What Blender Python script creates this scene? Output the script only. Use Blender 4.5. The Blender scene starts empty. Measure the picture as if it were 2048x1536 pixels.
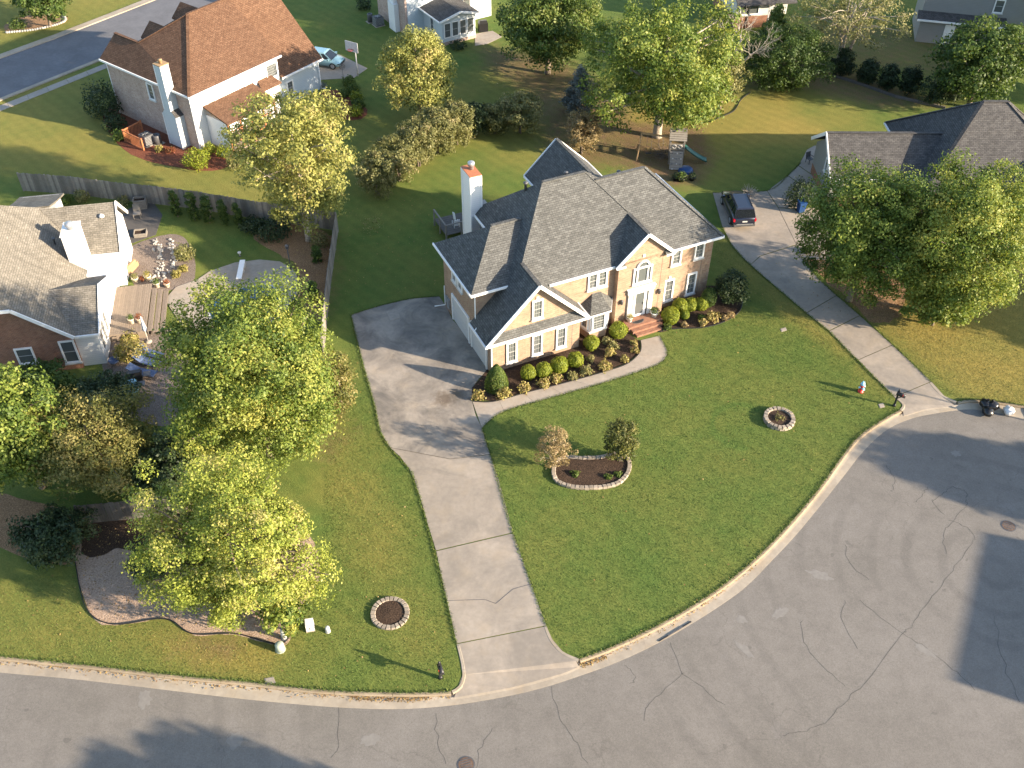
import bpy, math, random
import numpy as np
from mathutils import Vector, Matrix
from mathutils.geometry import tessellate_polygon, delaunay_2d_cdt

# ------------------------------------------------------------------ camera, sky, sun, exposure
scene = bpy.context.scene
FPX, PITCH, ROLL, CAMH = 2000.0, math.radians(42.35), math.radians(0.2), 45.0
cF = np.array([0, math.cos(PITCH), -math.sin(PITCH)])
cR0 = np.array([1.0, 0, 0]); cU0 = np.cross(cR0, cF)
cR = math.cos(ROLL) * cR0 + math.sin(ROLL) * cU0
cU = -math.sin(ROLL) * cR0 + math.cos(ROLL) * cU0
cam_data = bpy.data.cameras.new('camera')
cam = bpy.data.objects.new('camera', cam_data)
scene.collection.objects.link(cam)
cam_data.sensor_width = 36.0
cam_data.sensor_fit = 'HORIZONTAL'
cam_data.lens = 36.0 * FPX / 2048.0
cam_data.clip_start = 0.5
cam_data.clip_end = 5000.0
cam.matrix_world = Matrix(((cR[0], cU[0], -cF[0], 0), (cR[1], cU[1], -cF[1], 0), (cR[2], cU[2], -cF[2], CAMH), (0, 0, 0, 1)))
scene.camera = cam

SUN_EL = math.radians(17.0)
SUN_AZ = math.radians(-20.0)          # direction towards the sun in the ground plane, from +x
world = bpy.data.worlds.new('World'); scene.world = world; world.use_nodes = True
wn = world.node_tree
sky = wn.nodes.new('ShaderNodeTexSky'); sky.sky_type = 'NISHITA'; sky.sun_disc = False
sky.sun_elevation = SUN_EL
sky.sun_rotation = math.radians(90.0) - SUN_AZ
sky.altitude = 200.0; sky.air_density = 1.0; sky.dust_density = 1.0
wn.links.new(sky.outputs[0], wn.nodes['Background'].inputs[0])
wn.nodes['Background'].inputs[1].default_value = 0.125
sun_data = bpy.data.lights.new('sun', 'SUN'); sun_data.energy = 4.9; sun_data.angle = math.radians(0.7)
sun_data.color = (1.0, 0.83, 0.62)
sun = bpy.data.objects.new('sun', sun_data); scene.collection.objects.link(sun)
sdir = Vector((math.cos(SUN_EL) * math.cos(SUN_AZ), math.cos(SUN_EL) * math.sin(SUN_AZ), math.sin(SUN_EL)))
sun.rotation_euler = sdir.to_track_quat('Z', 'Y').to_euler()
sun.location = (60, -20, 60)
scene.view_settings.view_transform = 'Standard'
scene.view_settings.look = 'None'
scene.view_settings.exposure = 1.78
scene.view_settings.gamma = 1.0
scene.render.engine = 'CYCLES'
scene.cycles.max_bounces = 6
scene.cycles.diffuse_bounces = 3
scene.cycles.transparent_max_bounces = 6

# ------------------------------------------------------------------ helpers
C = scene.collection
RNG = np.random.default_rng(7)
random.seed(7)

def at(px, py, z=0.0):
    """ground (or height z) position of a point measured in the survey photograph"""
    d = (px - 1024) / FPX * cR - (py - 768) / FPX * cU + cF
    t = (z - CAMH) / d[2]
    return Vector((t * d[0], t * d[1], z))

def pxm(p):
    """pixels per metre at a world point"""
    q = np.array(p) - np.array([0, 0, CAMH])
    return FPX / float(q @ cF)

def tag(o, label=None, cat=None, group=None, kind=None):
    if label: o['label'] = label
    if cat: o['category'] = cat
    if group: o['group'] = group
    if kind: o['kind'] = kind
    return o

def empty(name, loc=(0, 0, 0), rz=0.0, label=None, cat=None, group=None):
    o = bpy.data.objects.new(name, None); C.objects.link(o)
    o.empty_display_size = 0.3
    o.location = loc; o.rotation_euler = (0, 0, rz)
    return tag(o, label, cat, group)

def link(name, me, parent=None, loc=None, rz=None):
    o = bpy.data.objects.new(name, me); C.objects.link(o)
    if parent is not None: o.parent = parent
    if loc is not None: o.location = loc
    if rz is not None: o.rotation_euler = (0, 0, rz)
    return o

def copy_tree(o, parent=None):
    c = o.copy(); C.objects.link(c); c.parent = parent
    for ch in list(o.children): copy_tree(ch, c)
    return c

class MB:
    """collects polygons; build() links them as one mesh with metre-scaled face UVs"""
    def __init__(s): s.v = []; s.f = []; s.smooth = []
    def poly(s, pts, smooth=False):
        n = len(s.v); s.v += [tuple(p) for p in pts]; s.f.append(list(range(n, n + len(pts)))); s.smooth.append(smooth); return s
    def box(s, x0, x1, y0, y1, z0, z1, rot=None, org=None):
        c = [(x0, y0, z0), (x1, y0, z0), (x1, y1, z0), (x0, y1, z0), (x0, y0, z1), (x1, y0, z1), (x1, y1, z1), (x0, y1, z1)]
        if rot is not None:
            o = Vector(org or (0, 0, 0)); c = [tuple(rot @ Vector(p) + o) for p in c]
        n = len(s.v); s.v += c
        for q in ((3, 2, 1, 0), (4, 5, 6, 7), (0, 1, 5, 4), (1, 2, 6, 5), (2, 3, 7, 6), (3, 0, 4, 7)):
            s.f.append([n + i for i in q]); s.smooth.append(False)
        return s
    def bar(s, a, b, w, h, up=(0, 0, 1)):
        """box of width w and height h along a..b (centred)"""
        a = Vector(a); b = Vector(b); d = b - a; L = d.length
        if L < 1e-6: return s
        d.normalize(); u = Vector(up)
        if abs(d.dot(u)) > .98: u = Vector((1, 0, 0))
        r = d.cross(u).normalized(); u = r.cross(d)
        n = len(s.v)
        for p in (a, b):
            for i, j in ((-1, -1), (1, -1), (1, 1), (-1, 1)):
                s.v.append(tuple(p + r * (i * w / 2) + u * (j * h / 2)))
        for q in ((3, 2, 1, 0), (4, 5, 6, 7), (0, 1, 5, 4), (1, 2, 6, 5), (2, 3, 7, 6), (3, 0, 4, 7)):
            s.f.append([n + i for i in q]); s.smooth.append(False)
        return s
    def slab(s, pts, t=0.14):
        """planar polygon thickened straight down"""
        top = [Vector(p) for p in pts]
        nrm = Vector((0, 0, 0))
        for i in range(len(top)):
            a, b = top[i], top[(i + 1) % len(top)]
            nrm += a.cross(b)
        if nrm.z < 0: top.reverse()
        bot = [p - Vector((0, 0, t)) for p in top]
        s.poly(top); s.poly(bot[::-1])
        for i in range(len(top)):
            j = (i + 1) % len(top); s.poly([bot[i], bot[j], top[j], top[i]])
        return s
    def prism(s, poly, z0, z1, wall=True):
        """2-D polygon extruded up; the top is triangulated so it may be concave"""
        P = [(p[0], p[1]) for p in poly]
        ar = sum(P[i][0] * P[(i + 1) % len(P)][1] - P[(i + 1) % len(P)][0] * P[i][1] for i in range(len(P)))
        if ar < 0: P.reverse()
        zz = [z1(p) if callable(z1) else z1 for p in P]
        n = len(s.v); s.v += [(p[0], p[1], z) for p, z in zip(P, zz)]
        tri = tessellate_polygon([[Vector((p[0], p[1], 0)) for p in P]])
        for t in tri:
            a, b, c = (Vector((P[i][0], P[i][1], 0)) for i in t)
            t = list(t)
            if (b - a).cross(c - a).z < 0: t.reverse()
            s.f.append([n + i for i in t]); s.smooth.append(False)
        if wall:
            m = len(s.v); s.v += [(p[0], p[1], z0) for p in P]
            for i in range(len(P)):
                j = (i + 1) % len(P); s.f.append([m + i, m + j, n + j, n + i]); s.smooth.append(False)
        return s
    def tube(s, pts, rad, n=8, cap=True, smooth=True):
        pts = [Vector(p) for p in pts]
        if not hasattr(rad, '__len__'): rad = [rad] * len(pts)
        base = len(s.v)
        for i, p in enumerate(pts):
            d = (pts[min(i + 1, len(pts) - 1)] - pts[max(i - 1, 0)])
            if d.length < 1e-9: d = Vector((0, 0, 1))
            d.normalize(); ref = Vector((0, 0, 1)) if abs(d.z) < .9 else Vector((1, 0, 0))
            r = d.cross(ref).normalized(); u = r.cross(d)
            for k in range(n):
                a = 2 * math.pi * k / n
                s.v.append(tuple(p + (r * math.cos(a) + u * math.sin(a)) * rad[i]))
        for i in range(len(pts) - 1):
            for k in range(n):
                a = base + i * n + k; b = base + i * n + (k + 1) % n
                s.f.append([a, b, b + n, a + n]); s.smooth.append(smooth)
        if cap:
            s.f.append([base + k for k in range(n)][::-1]); s.smooth.append(False)
            s.f.append([base + (len(pts) - 1) * n + k for k in range(n)]); s.smooth.append(False)
        return s
    def lathe(s, prof, n=20, org=(0, 0, 0), smooth=True):
        """profile [(r,z)...] turned about z"""
        base = len(s.v)
        for r, z in prof:
            for k in range(n):
                a = 2 * math.pi * k / n
                s.v.append((org[0] + r * math.cos(a), org[1] + r * math.sin(a), org[2] + z))
        for i in range(len(prof) - 1):
            for k in range(n):
                a = base + i * n + k; b = base + i * n + (k + 1) % n
                s.f.append([a, b, b + n, a + n]); s.smooth.append(smooth)
        s.f.append([base + k for k in range(n)][::-1]); s.smooth.append(False)
        s.f.append([base + (len(prof) - 1) * n + k for k in range(n)]); s.smooth.append(False)
        return s
    def loft(s, rings, closed=True, cap=True, smooth=True):
        n = len(rings[0]); base = len(s.v)
        for r in rings: s.v += [tuple(p) for p in r]
        for i in range(len(rings) - 1):
            for k in range(n if closed else n - 1):
                a = base + i * n + k; b = base + i * n + (k + 1) % n
                s.f.append([a, b, b + n, a + n]); s.smooth.append(smooth)
        if cap:
            s.f.append([base + k for k in range(n)][::-1]); s.smooth.append(False)
            s.f.append([base + (len(rings) - 1) * n + k for k in range(n)]); s.smooth.append(False)
        return s
    def blob(s, c, r, n=10, m=6, jit=0.12, flat=1.0, rng=RNG):
        """lumpy stone or sack"""
        rings = []
        for i in range(m + 1):
            t = math.pi * i / m; ring = []
            for k in range(n):
                a = 2 * math.pi * k / n; j = 1 + (rng.random() - .5) * 2 * jit
                rr = max(math.sin(t), .05)
                ring.append((c[0] + r[0] * rr * math.cos(a) * j, c[1] + r[1] * rr * math.sin(a) * j, c[2] - r[2] * math.cos(t) * flat * (1 + (rng.random() - .5) * jit)))
            rings.append(ring)
        return s.loft(rings)
    def mesh(s, name, mat):
        me = bpy.data.meshes.new(name)
        me.from_pydata(s.v, [], s.f)
        me.polygons.foreach_set('use_smooth', s.smooth)
        me.update()
        uv = me.uv_layers.new(name='UVMap')
        co = np.empty(len(me.vertices) * 3, np.float32); me.vertices.foreach_get('co', co); co = co.reshape(-1, 3)
        nl = len(me.loops); vi = np.empty(nl, np.int32); me.loops.foreach_get('vertex_index', vi)
        nr = np.empty(len(me.polygons) * 3, np.float32); me.polygons.foreach_get('normal', nr); nr = nr.reshape(-1, 3)
        lt = np.empty(len(me.polygons), np.int32); me.polygons.foreach_get('loop_total', lt)
        N = np.repeat(nr, lt, axis=0)
        T = np.stack([-N[:, 1], N[:, 0], np.zeros(nl)], 1); L = np.linalg.norm(T, axis=1)
        flat = L < 1e-3; T[flat] = (1, 0, 0); L[flat] = 1; T /= L[:, None]
        B = np.cross(N, T); B[flat] = (0, 1, 0)
        P = co[vi]
        U = np.stack([(P * T).sum(1), (P * B).sum(1)], 1).astype(np.float32)
        uv.data.foreach_set('uv', U.ravel())
        if mat is not None: me.materials.append(mat)
        return me
    def build(s, name, mat, parent=None, loc=None, rz=None):
        return link(name, s.mesh(name, mat), parent, loc, rz)

def crom(pts, n=6, closed=False):
    """Catmull-Rom through 2-D / 3-D points"""
    P = [Vector(p) for p in pts]; out = []; N = len(P)
    for i in range(N if closed else N - 1):
        g = (lambda k: P[k % N]) if closed else (lambda k: P[min(max(k, 0), N - 1)])
        a, b, c, d = g(i - 1), g(i), g(i + 1), g(i + 2)
        for k in range(n):
            t = k / n
            out.append(.5 * ((2 * b) + (c - a) * t + (2 * a - 5 * b + 4 * c - d) * t * t + (3 * b - a - 3 * c + d) * t ** 3))
    if not closed: out.append(P[-1])
    return out

def resample(pts, n):
    P = [Vector(p) for p in pts]
    d = [0.0]
    for i in range(len(P) - 1): d.append(d[-1] + (P[i + 1] - P[i]).length)
    out = []; j = 0
    for k in range(n):
        t = d[-1] * k / (n - 1)
        while j < len(P) - 2 and d[j + 1] < t: j += 1
        u = (t - d[j]) / max(d[j + 1] - d[j], 1e-9)
        out.append(P[j].lerp(P[j + 1], min(max(u, 0), 1)))
    return out

def apx(lst, z=0.0): return [at(x, y, z) for x, y in lst]

# ------------------------------------------------------------------ materials
class NT:
    def __init__(s, name):
        s.m = bpy.data.materials.new(name); s.m.use_nodes = True; s.t = s.m.node_tree
        s.b = s.t.nodes['Principled BSDF']; s.out = s.t.nodes['Material Output']
    def n(s, typ, **kw):
        nd = s.t.nodes.new('ShaderNode' + typ)
        for k, v in kw.items(): setattr(nd, k, v)
        return nd
    def l(s, a, b): s.t.links.new(a, b)
    def uv(s, scale=1.0):
        return s.n('UVMap').outputs[0]
    def pos(s): return s.n('NewGeometry').outputs['Position']
    def obj(s): return s.n('TexCoord').outputs['Object']
    def noise(s, vec, scale, detail=4, rough=.55, dist=0):
        nd = s.n('TexNoise'); nd.inputs['Scale'].default_value = scale; nd.inputs['Detail'].default_value = detail
        nd.inputs['Roughness'].default_value = rough; nd.inputs['Distortion'].default_value = dist
        s.l(vec, nd.inputs['Vector']); return nd.outputs['Fac']
    def ramp(s, fac, stops):
        r = s.n('ValToRGB'); el = r.color_ramp.elements
        el[0].position, el[0].color = stops[0][0], (*stops[0][1], 1) if len(stops[0][1]) == 3 else stops[0][1]
        el[1].position, el[1].color = stops[-1][0], (*stops[-1][1], 1)
        for p, c in stops[1:-1]:
            e = el.new(p); e.color = (*c, 1)
        s.l(fac, r.inputs[0]); return r.outputs[0]
    def mix(s, fac, a, b, mode='MIX'):
        m = s.n('Mix', data_type='RGBA', blend_type=mode)
        for sock, v in ((m.inputs[0], fac), (m.inputs[6], a), (m.inputs[7], b)):
            if isinstance(v, (int, float)): sock.default_value = v
            elif isinstance(v, tuple): sock.default_value = (*v, 1)
            else: s.l(v, sock)
        return m.outputs[2]
    def math(s, op, a, b=0.0, clamp=False):
        m = s.n('Math', operation=op, use_clamp=clamp)
        for sock, v in ((m.inputs[0], a), (m.inputs[1], b)):
            if isinstance(v, (int, float)): sock.default_value = v
            else: s.l(v, sock)
        return m.outputs[0]
    def bump(s, h, strength=.4, dist=.05, prev=None):
        b = s.n('Bump'); b.inputs['Strength'].default_value = strength; b.inputs['Distance'].default_value = dist
        s.l(h, b.inputs['Height'])
        if prev is not None: s.l(prev, b.inputs['Normal'])
        return b.outputs[0]
    def fin(s, col=None, rough=.8, nrm=None, metal=0.0, spec=None):
        if col is not None:
            if isinstance(col, tuple): s.b.inputs['Base Color'].default_value = (*col, 1)
            else: s.l(col, s.b.inputs['Base Color'])
        if isinstance(rough, (int, float)): s.b.inputs['Roughness'].default_value = rough
        else: s.l(rough, s.b.inputs['Roughness'])
        s.b.inputs['Metallic'].default_value = metal
        if spec is not None: s.b.inputs['Specular IOR Level'].default_value = spec
        if nrm is not None: s.l(nrm, s.b.inputs['Normal'])
        return s.m

def m_plain(name, col, rough=.7, metal=0.0, var=.12, scale=6.0, spec=None, rnd=0, isl=0):
    t = NT(name); n = t.noise(t.obj(), scale, 4)
    a = tuple(c * (1 - var) for c in col); b = tuple(min(c * (1 + var), 1) for c in col)
    c_ = t.ramp(n, [(.3, a), (.7, b)])
    if rnd or isl:
        if isl: r = t.n('NewGeometry').outputs['Random Per Island']
        else: r = t.n('ObjectInfo').outputs['Random']
        k = rnd or isl
        c_ = t.mix(1.0, c_, t.ramp(r, [(0, (1 - k,) * 3), (1, (1 + k,) * 3)]), 'MULTIPLY')
    return t.fin(c_, rough, None, metal, spec)

def m_brick(name, c1, c2, mortar, bw=.215, bh=.075, ms=.012, varc=None):
    t = NT(name); u = t.uv(); b = t.n('TexBrick')
    t.l(u, b.inputs['Vector']); b.inputs['Scale'].default_value = 1.0
    b.inputs['Brick Width'].default_value = bw; b.inputs['Row Height'].default_value = bh
    b.inputs['Mortar Size'].default_value = ms; b.inputs['Mortar Smooth'].default_value = .1; b.inputs['Bias'].default_value = 0
    b.inputs['Color1'].default_value = (*c1, 1); b.inputs['Color2'].default_value = (*c2, 1); b.inputs['Mortar'].default_value = (*mortar, 1)
    n = t.noise(u, 1.3, 5); col = t.mix(.5, b.outputs[0], t.ramp(n, [(.3, (.36, .36, .36)), (.7, (.64, .64, .64))]), 'OVERLAY')
    if varc:
        n2 = t.noise(u, 4.0, 3); col = t.mix(t.math('MULTIPLY', t.ramp(n2, [(.5, (0, 0, 0)), (.75, (1, 1, 1))]), .55), col, varc)
    inv = t.math('SUBTRACT', 1.0, b.outputs['Fac'])
    return t.fin(col, .85, t.bump(inv, .6, .012), spec=.25)

def m_shingle(name, c1, c2, dark, streak=.0):
    t = NT(name); u = t.uv(); b = t.n('TexBrick', offset=.5, squash=1.0)
    t.l(u, b.inputs['Vector']); b.inputs['Scale'].default_value = 1.0
    b.inputs['Brick Width'].default_value = .33; b.inputs['Row Height'].default_value = .15
    b.inputs['Mortar Size'].default_value = .012; b.inputs['Mortar Smooth'].default_value = .3
    b.inputs['Color1'].default_value = (*c1, 1); b.inputs['Color2'].default_value = (*c2, 1); b.inputs['Mortar'].default_value = (*dark, 1)
    n = t.noise(u, 2.2, 6, .65)
    col = t.mix(.6, b.outputs[0], t.ramp(n, [(.3, (.34, .34, .34)), (.7, (.66, .66, .66))]), 'OVERLAY')
    n3 = t.noise(u, 9.0, 3, .6)
    col = t.mix(.35, col, t.ramp(n3, [(.35, (.3, .3, .3)), (.65, (.7, .7, .7))]), 'OVERLAY')
    if streak:
        mp = t.n('Mapping'); mp.inputs['Scale'].default_value = (1.6, .12, 1); t.l(u, mp.inputs['Vector'])
        n2 = t.noise(mp.outputs[0], 1.0, 4)
        col = t.mix(t.math('MULTIPLY', t.ramp(n2, [(.5, (0, 0, 0)), (.68, (1, 1, 1))]), streak), col, tuple(x * .45 for x in c1))
    inv = t.math('SUBTRACT', 1.0, b.outputs['Fac'])
    h = t.math('ADD', inv, t.math('MULTIPLY', n3, .8))
    return t.fin(col, .9, t.bump(h, .7, .02), spec=.2)

def m_concrete(name, base, stain=None, stain_amt=0.0, warm=None, rnd=.05, sscale=.28, slo=.42, shi=.62, spots=()):
    t = NT(name); p = t.pos()
    n1 = t.noise(p, .45, 6, .62, .4); n2 = t.noise(p, 3.5, 6, .6); n3 = t.noise(p, 45, 2)
    col = t.ramp(n1, [(.3, tuple(c * .84 for c in base)), (.55, base), (.75, tuple(c * 1.1 for c in base))])
    col = t.mix(.35, col, t.ramp(n2, [(.3, (.35, .35, .35)), (.7, (.62, .62, .62))]), 'OVERLAY')
    if warm: col = t.mix(t.math('MULTIPLY', t.ramp(t.noise(p, .9, 5), [(.5, (0, 0, 0)), (.72, (1, 1, 1))]), .5), col, warm)
    if stain: col = t.mix(t.math('MULTIPLY', t.ramp(t.noise(p, sscale, 7, .66, .8), [(slo, (0, 0, 0)), (shi, (1, 1, 1))]), stain_amt), col, stain)
    for (sx, sy, sr, sc) in spots:
        vd = t.n('VectorMath', operation='DISTANCE'); t.l(p, vd.inputs[0]); vd.inputs[1].default_value = (sx, sy, .02)
        dd = t.math('ADD', t.math('DIVIDE', vd.outputs['Value'], sr), t.math('MULTIPLY', t.math('SUBTRACT', t.noise(p, 2.2, 5, .65), .5), 1.6))
        col = t.mix(t.math('MULTIPLY', t.ramp(dd, [(.25, (1, 1, 1)), (.95, (0, 0, 0))]), .8), col, sc)
    col = t.mix(1.0, col, t.ramp(t.n('ObjectInfo').outputs['Random'], [(0, (1 - rnd,) * 3), (1, (1 + rnd,) * 3)]), 'MULTIPLY')
    return t.fin(col, .9, t.bump(t.math('ADD', n3, t.math('MULTIPLY', n2, .6)), .25, .01), spec=.2)

def m_leaf(name, stops, trans=.35, rough=.55):
    """leaf colour runs over the stops by a per-leaf tint"""
    t = NT(name); a = t.n('Attribute', attribute_name='tint')
    col = t.ramp(a.outputs['Fac'], [(i / (len(stops) - 1), c) for i, c in enumerate(stops)])
    t.fin(col, rough, spec=.3)
    tr = t.n('BsdfTranslucent'); t.l(t.mix(1.0, col, (1.15, 1.12, .75), 'MULTIPLY'), tr.inputs[0])
    mx = t.n('MixShader'); mx.inputs[0].default_value = trans
    t.l(t.b.outputs[0], mx.inputs[1]); t.l(tr.outputs[0], mx.inputs[2]); t.l(mx.outputs[0], t.out.inputs[0])
    return t.m

M = {}
M['white'] = m_plain('white_paint', (.8, .79, .77), .5, var=.04)
M['offwhite'] = m_plain('off_white_paint', (.52, .51, .49), .55, var=.05)
def m_siding(name, col, h=.16):
    t = NT(name); u = t.uv(); sx = t.n('SeparateXYZ'); t.l(u, sx.inputs[0])
    fr = t.math('FRACT', t.math('DIVIDE', sx.outputs[1], h))
    line = t.ramp(fr, [(.0, tuple(c * .55 for c in col)), (.1, col), (1.0, col)])
    n = t.noise(u, 1.5, 4); c2 = t.mix(.25, line, t.ramp(n, [(.3, (.42, .42, .42)), (.7, (.56, .56, .56))]), 'OVERLAY')
    return t.fin(c2, .6, t.bump(fr, .5, .02))
M['siding_white'] = m_siding('white_lap_siding', (.74, .74, .73))
M['siding_grey'] = m_siding('grey_lap_siding', (.25, .25, .245))
M['siding_blue'] = m_siding('pale_blue_lap_siding', (.5, .55, .58))
M['brick_tan'] = m_brick('tan_brick', (.262, .156, .096), (.338, .226, .142), (.325, .265, .21), bw=.24, bh=.085, ms=.014, varc=(.27, .135, .085))
M['brick_red'] = m_brick('red_brick', (.21, .08, .045), (.29, .125, .065), (.28, .21, .165), varc=(.13, .055, .04))
M['brick_pink'] = m_brick('rosy_brick', (.33, .22, .18), (.45, .33, .27), (.46, .40, .35), varc=(.25, .13, .10))
M['shingle_grey'] = m_shingle('weathered_grey_shingles', (.080, .081, .078), (.124, .125, .12), (.04, .04, .039))
M['shingle_tan'] = m_shingle('worn_taupe_shingles', (.16, .146, .122), (.21, .192, .163), (.085, .078, .067), .5)
M['shingle_brown'] = m_shingle('rust_brown_shingles', (.112, .06, .036), (.155, .088, .054), (.048, .028, .02))
M['shingle_dark'] = m_shingle('charcoal_shingles', (.065, .062, .062), (.10, .096, .093), (.03, .03, .03), .25)
M['concrete'] = m_concrete('concrete', (.33, .287, .24), warm=(.29, .225, .165))
M['drive'] = m_concrete('driveway_concrete', (.315, .272, .225), (.13, .12, .108), .4, warm=(.32, .26, .19))
M['drive_stained'] = m_concrete('stained_driveway_concrete', (.30, .262, .22), (.075, .072, .07), .72, warm=(.32, .26, .19), sscale=.42, slo=.40, shi=.66, spots=[(at(888, 797).x, at(888, 797).y, 1.0, (.10, .075, .055)), (at(915, 790).x, at(915, 790).y, .7, (.10, .08, .06))])
M['kerb_tan'] = m_concrete('tan_stained_kerb', (.31, .25, .175), (.17, .125, .08), .45, warm=(.36, .26, .15))
M['kerb'] = m_concrete('kerb_concrete', (.36, .31, .245), (.18, .145, .11), .3, warm=(.36, .27, .165))
M['stone'] = m_concrete('planter_stone', (.295, .25, .20), warm=(.32, .25, .185), rnd=.2)
M['whiterock'] = m_concrete('pale_rock', (.36, .345, .32), rnd=.25)
M['bark'] = m_plain('bark', (.16, .125, .095), .9, var=.45, scale=14)
M['bark_pale'] = m_plain('pale_bark', (.33, .28, .22), .9, var=.4, scale=12)
M['black'] = m_plain('black_metal', (.02, .02, .022), .45, var=.2)
M['darkgrey'] = m_plain('dark_grey_metal', (.08, .08, .085), .5, var=.2)
M['steel'] = m_plain('galvanised_steel', (.42, .43, .44), .4, .6)
M['red'] = m_plain('red_paint', (.55, .03, .02), .45)
M['lightblue'] = m_plain('light_blue_paint', (.25, .5, .65), .45)
M['blue'] = m_plain('blue_plastic', (.012, .05, .16), .4)
M['green_plastic'] = m_plain('dark_green_plastic', (.02, .11, .09), .35)
M['wood_grey'] = m_plain('weathered_grey_wood', (.20, .18, .155), .9, var=.12, scale=5, isl=.38)
M['wood_dark'] = m_plain('dark_weathered_wood', (.10, .09, .08), .9, var=.12, scale=5, isl=.35)
M['wood_deck'] = m_plain('tan_deck_boards', (.215, .17, .13), .8, var=.08, scale=4, rnd=.13)
M['wood_red'] = m_plain('red_cedar_lattice', (.42, .15, .06), .8, var=.2)
M['wood_tan'] = m_plain('new_tan_timber', (.33, .215, .11), .8, var=.15)
M['terracotta'] = m_plain('terracotta', (.42, .15, .07), .8, var=.15)
M['pot_cream'] = m_plain('cream_glazed_pot', (.68, .6, .48), .5, var=.08)
M['utilgreen'] = m_plain('pale_utility_green', (.33, .37, .3), .55, var=.08)
M['plastic_black'] = m_plain('black_plastic', (.012, .012, .013), .3)
M['plastic_clear'] = m_plain('translucent_white_plastic', (.6, .58, .56), .3)
M['tyre'] = m_plain('tyre_rubber', (.02, .02, .02), .8)
M['rim'] = m_plain('alloy_rim', (.5, .5, .52), .3, .8)
M['glassdark'] = NT('window_glass').fin((.10, .11, .11), .04, spec=.9)
M['glasswhite'] = NT('blinded_window_glass').fin((.5, .5, .48), .1, spec=.7)
M['carglass'] = NT('car_glass').fin((.012, .015, .02), .03, spec=.9)
def m_car(name, col):
    t = NT(name); t.fin(col, .32, metal=.35); t.b.inputs['Coat Weight'].default_value = .8; t.b.inputs['Coat Roughness'].default_value = .05; return t.m
M['navy'] = m_car('dark_navy_car_paint', (.018, .022, .04))
M['cyan'] = m_car('pale_blue_car_paint', (.25, .42, .48))
M['taillight'] = NT('tail_light_red').fin((.45, .01, .02), .15)
M['headlight'] = NT('head_lamp_lens').fin((.6, .62, .65), .1)
M['fabric_blue'] = m_plain('blue_grey_sling_fabric', (.075, .11, .2), .8, var=.15)
M['water'] = NT('pool_water').fin((.012, .055, .12), .06, spec=.7)
M['mulch'] = None
def m_litter(name, stops, scale=16):
    t = NT(name); p = t.pos(); n = t.noise(p, scale, 5, .7); n2 = t.noise(p, .8, 4)
    col = t.ramp(n, [(.3 + .4 * i / (len(stops) - 1), c) for i, c in enumerate(stops)])
    col = t.mix(.4, col, t.ramp(n2, [(.3, (.38, .38, .38)), (.7, (.62, .62, .62))]), 'OVERLAY')
    return t.fin(col, .95, t.bump(n, 1.0, .06), spec=.15)
M['mulch'] = m_litter('dark_bark_mulch', [(.02, .013, .01), (.05, .033, .023), (.10, .065, .045)], 14)
M['redmulch'] = m_litter('red_mulch', [(.09, .03, .018), (.17, .06, .035), (.25, .11, .07)], 12)
M['leaflitter'] = m_litter('fallen_leaf_litter', [(.10, .055, .03), (.25, .15, .08), (.42, .28, .16)], 12)
M['gravel'] = m_litter('brown_pea_gravel', [(.09, .07, .058), (.19, .15, .125), (.31, .265, .23)], 13)
M['palegravel'] = m_litter('pale_wood_chip_bed', [(.2, .14, .1), (.36, .26, .19), (.5, .38, .3)], 11)

# asphalt with hairline cracks, pale patches and tyre marks
t = NT('aged_asphalt'); p = t.pos()
n1 = t.noise(p, .16, 6, .6, .6); n2 = t.noise(p, 1.3, 6, .62); n3 = t.noise(p, 40, 2, .5)
col = t.ramp(n1, [(.28, (.158, .145, .128)), (.5, (.178, .163, .145)), (.72, (.196, .18, .161))])
col = t.mix(.28, col, t.ramp(n2, [(.25, (.33, .33, .33)), (.75, (.66, .66, .66))]), 'OVERLAY')
col = t.mix(t.math('MULTIPLY', t.ramp(t.noise(p, .5, 3, .4), [(.66, (0, 0, 0)), (.72, (1, 1, 1))]), .35), col, (.21, .195, .18))
vm = t.n('VectorMath', operation='ADD'); t.l(p, vm.inputs[0])
nz = t.n('TexNoise'); nz.inputs['Scale'].default_value = .6; nz.inputs['Detail'].default_value = 5; t.l(p, nz.inputs['Vector'])
vs = t.n('VectorMath', operation='SCALE'); t.l(nz.outputs['Color'], vs.inputs[0]); vs.inputs['Scale'].default_value = 2.2
t.l(vs.outputs[0], vm.inputs[1])
vo = t.n('TexVoronoi', feature='DISTANCE_TO_EDGE'); vo.inputs['Scale'].default_value = .15; t.l(vm.outputs[0], vo.inputs['Vector'])
crk = t.ramp(vo.outputs['Distance'], [(.0, (1, 1, 1)), (.0055, (0, 0, 0))])
gate = t.ramp(t.noise(p, .12, 3), [(.42, (0, 0, 0)), (.55, (1, 1, 1))])
cf = t.math('MULTIPLY', t.math('MULTIPLY', crk, gate), .28)
col = t.mix(cf, col, (.075, .068, .06))
col = t.mix(.4, col, t.ramp(n3, [(.3, (.25, .25, .25)), (.7, (.75, .75, .75))]), 'OVERLAY')
col = t.mix(.32, col, t.ramp(t.noise(p, 11, 4, .7), [(.3, (.3, .3, .3)), (.7, (.7, .7, .7))]), 'OVERLAY')
mp = t.n('Mapping'); mp.inputs['Location'].default_value = (-27, -34, 0); t.l(p, mp.inputs['Vector'])
wr = t.n('TexWave', wave_type='RINGS', rings_direction='Z'); wr.inputs['Scale'].default_value = .16; wr.inputs['Distortion'].default_value = 2.5; wr.inputs['Detail'].default_value = 3; wr.inputs['Detail Scale'].default_value = .4; t.l(mp.outputs[0], wr.inputs['Vector'])
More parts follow.
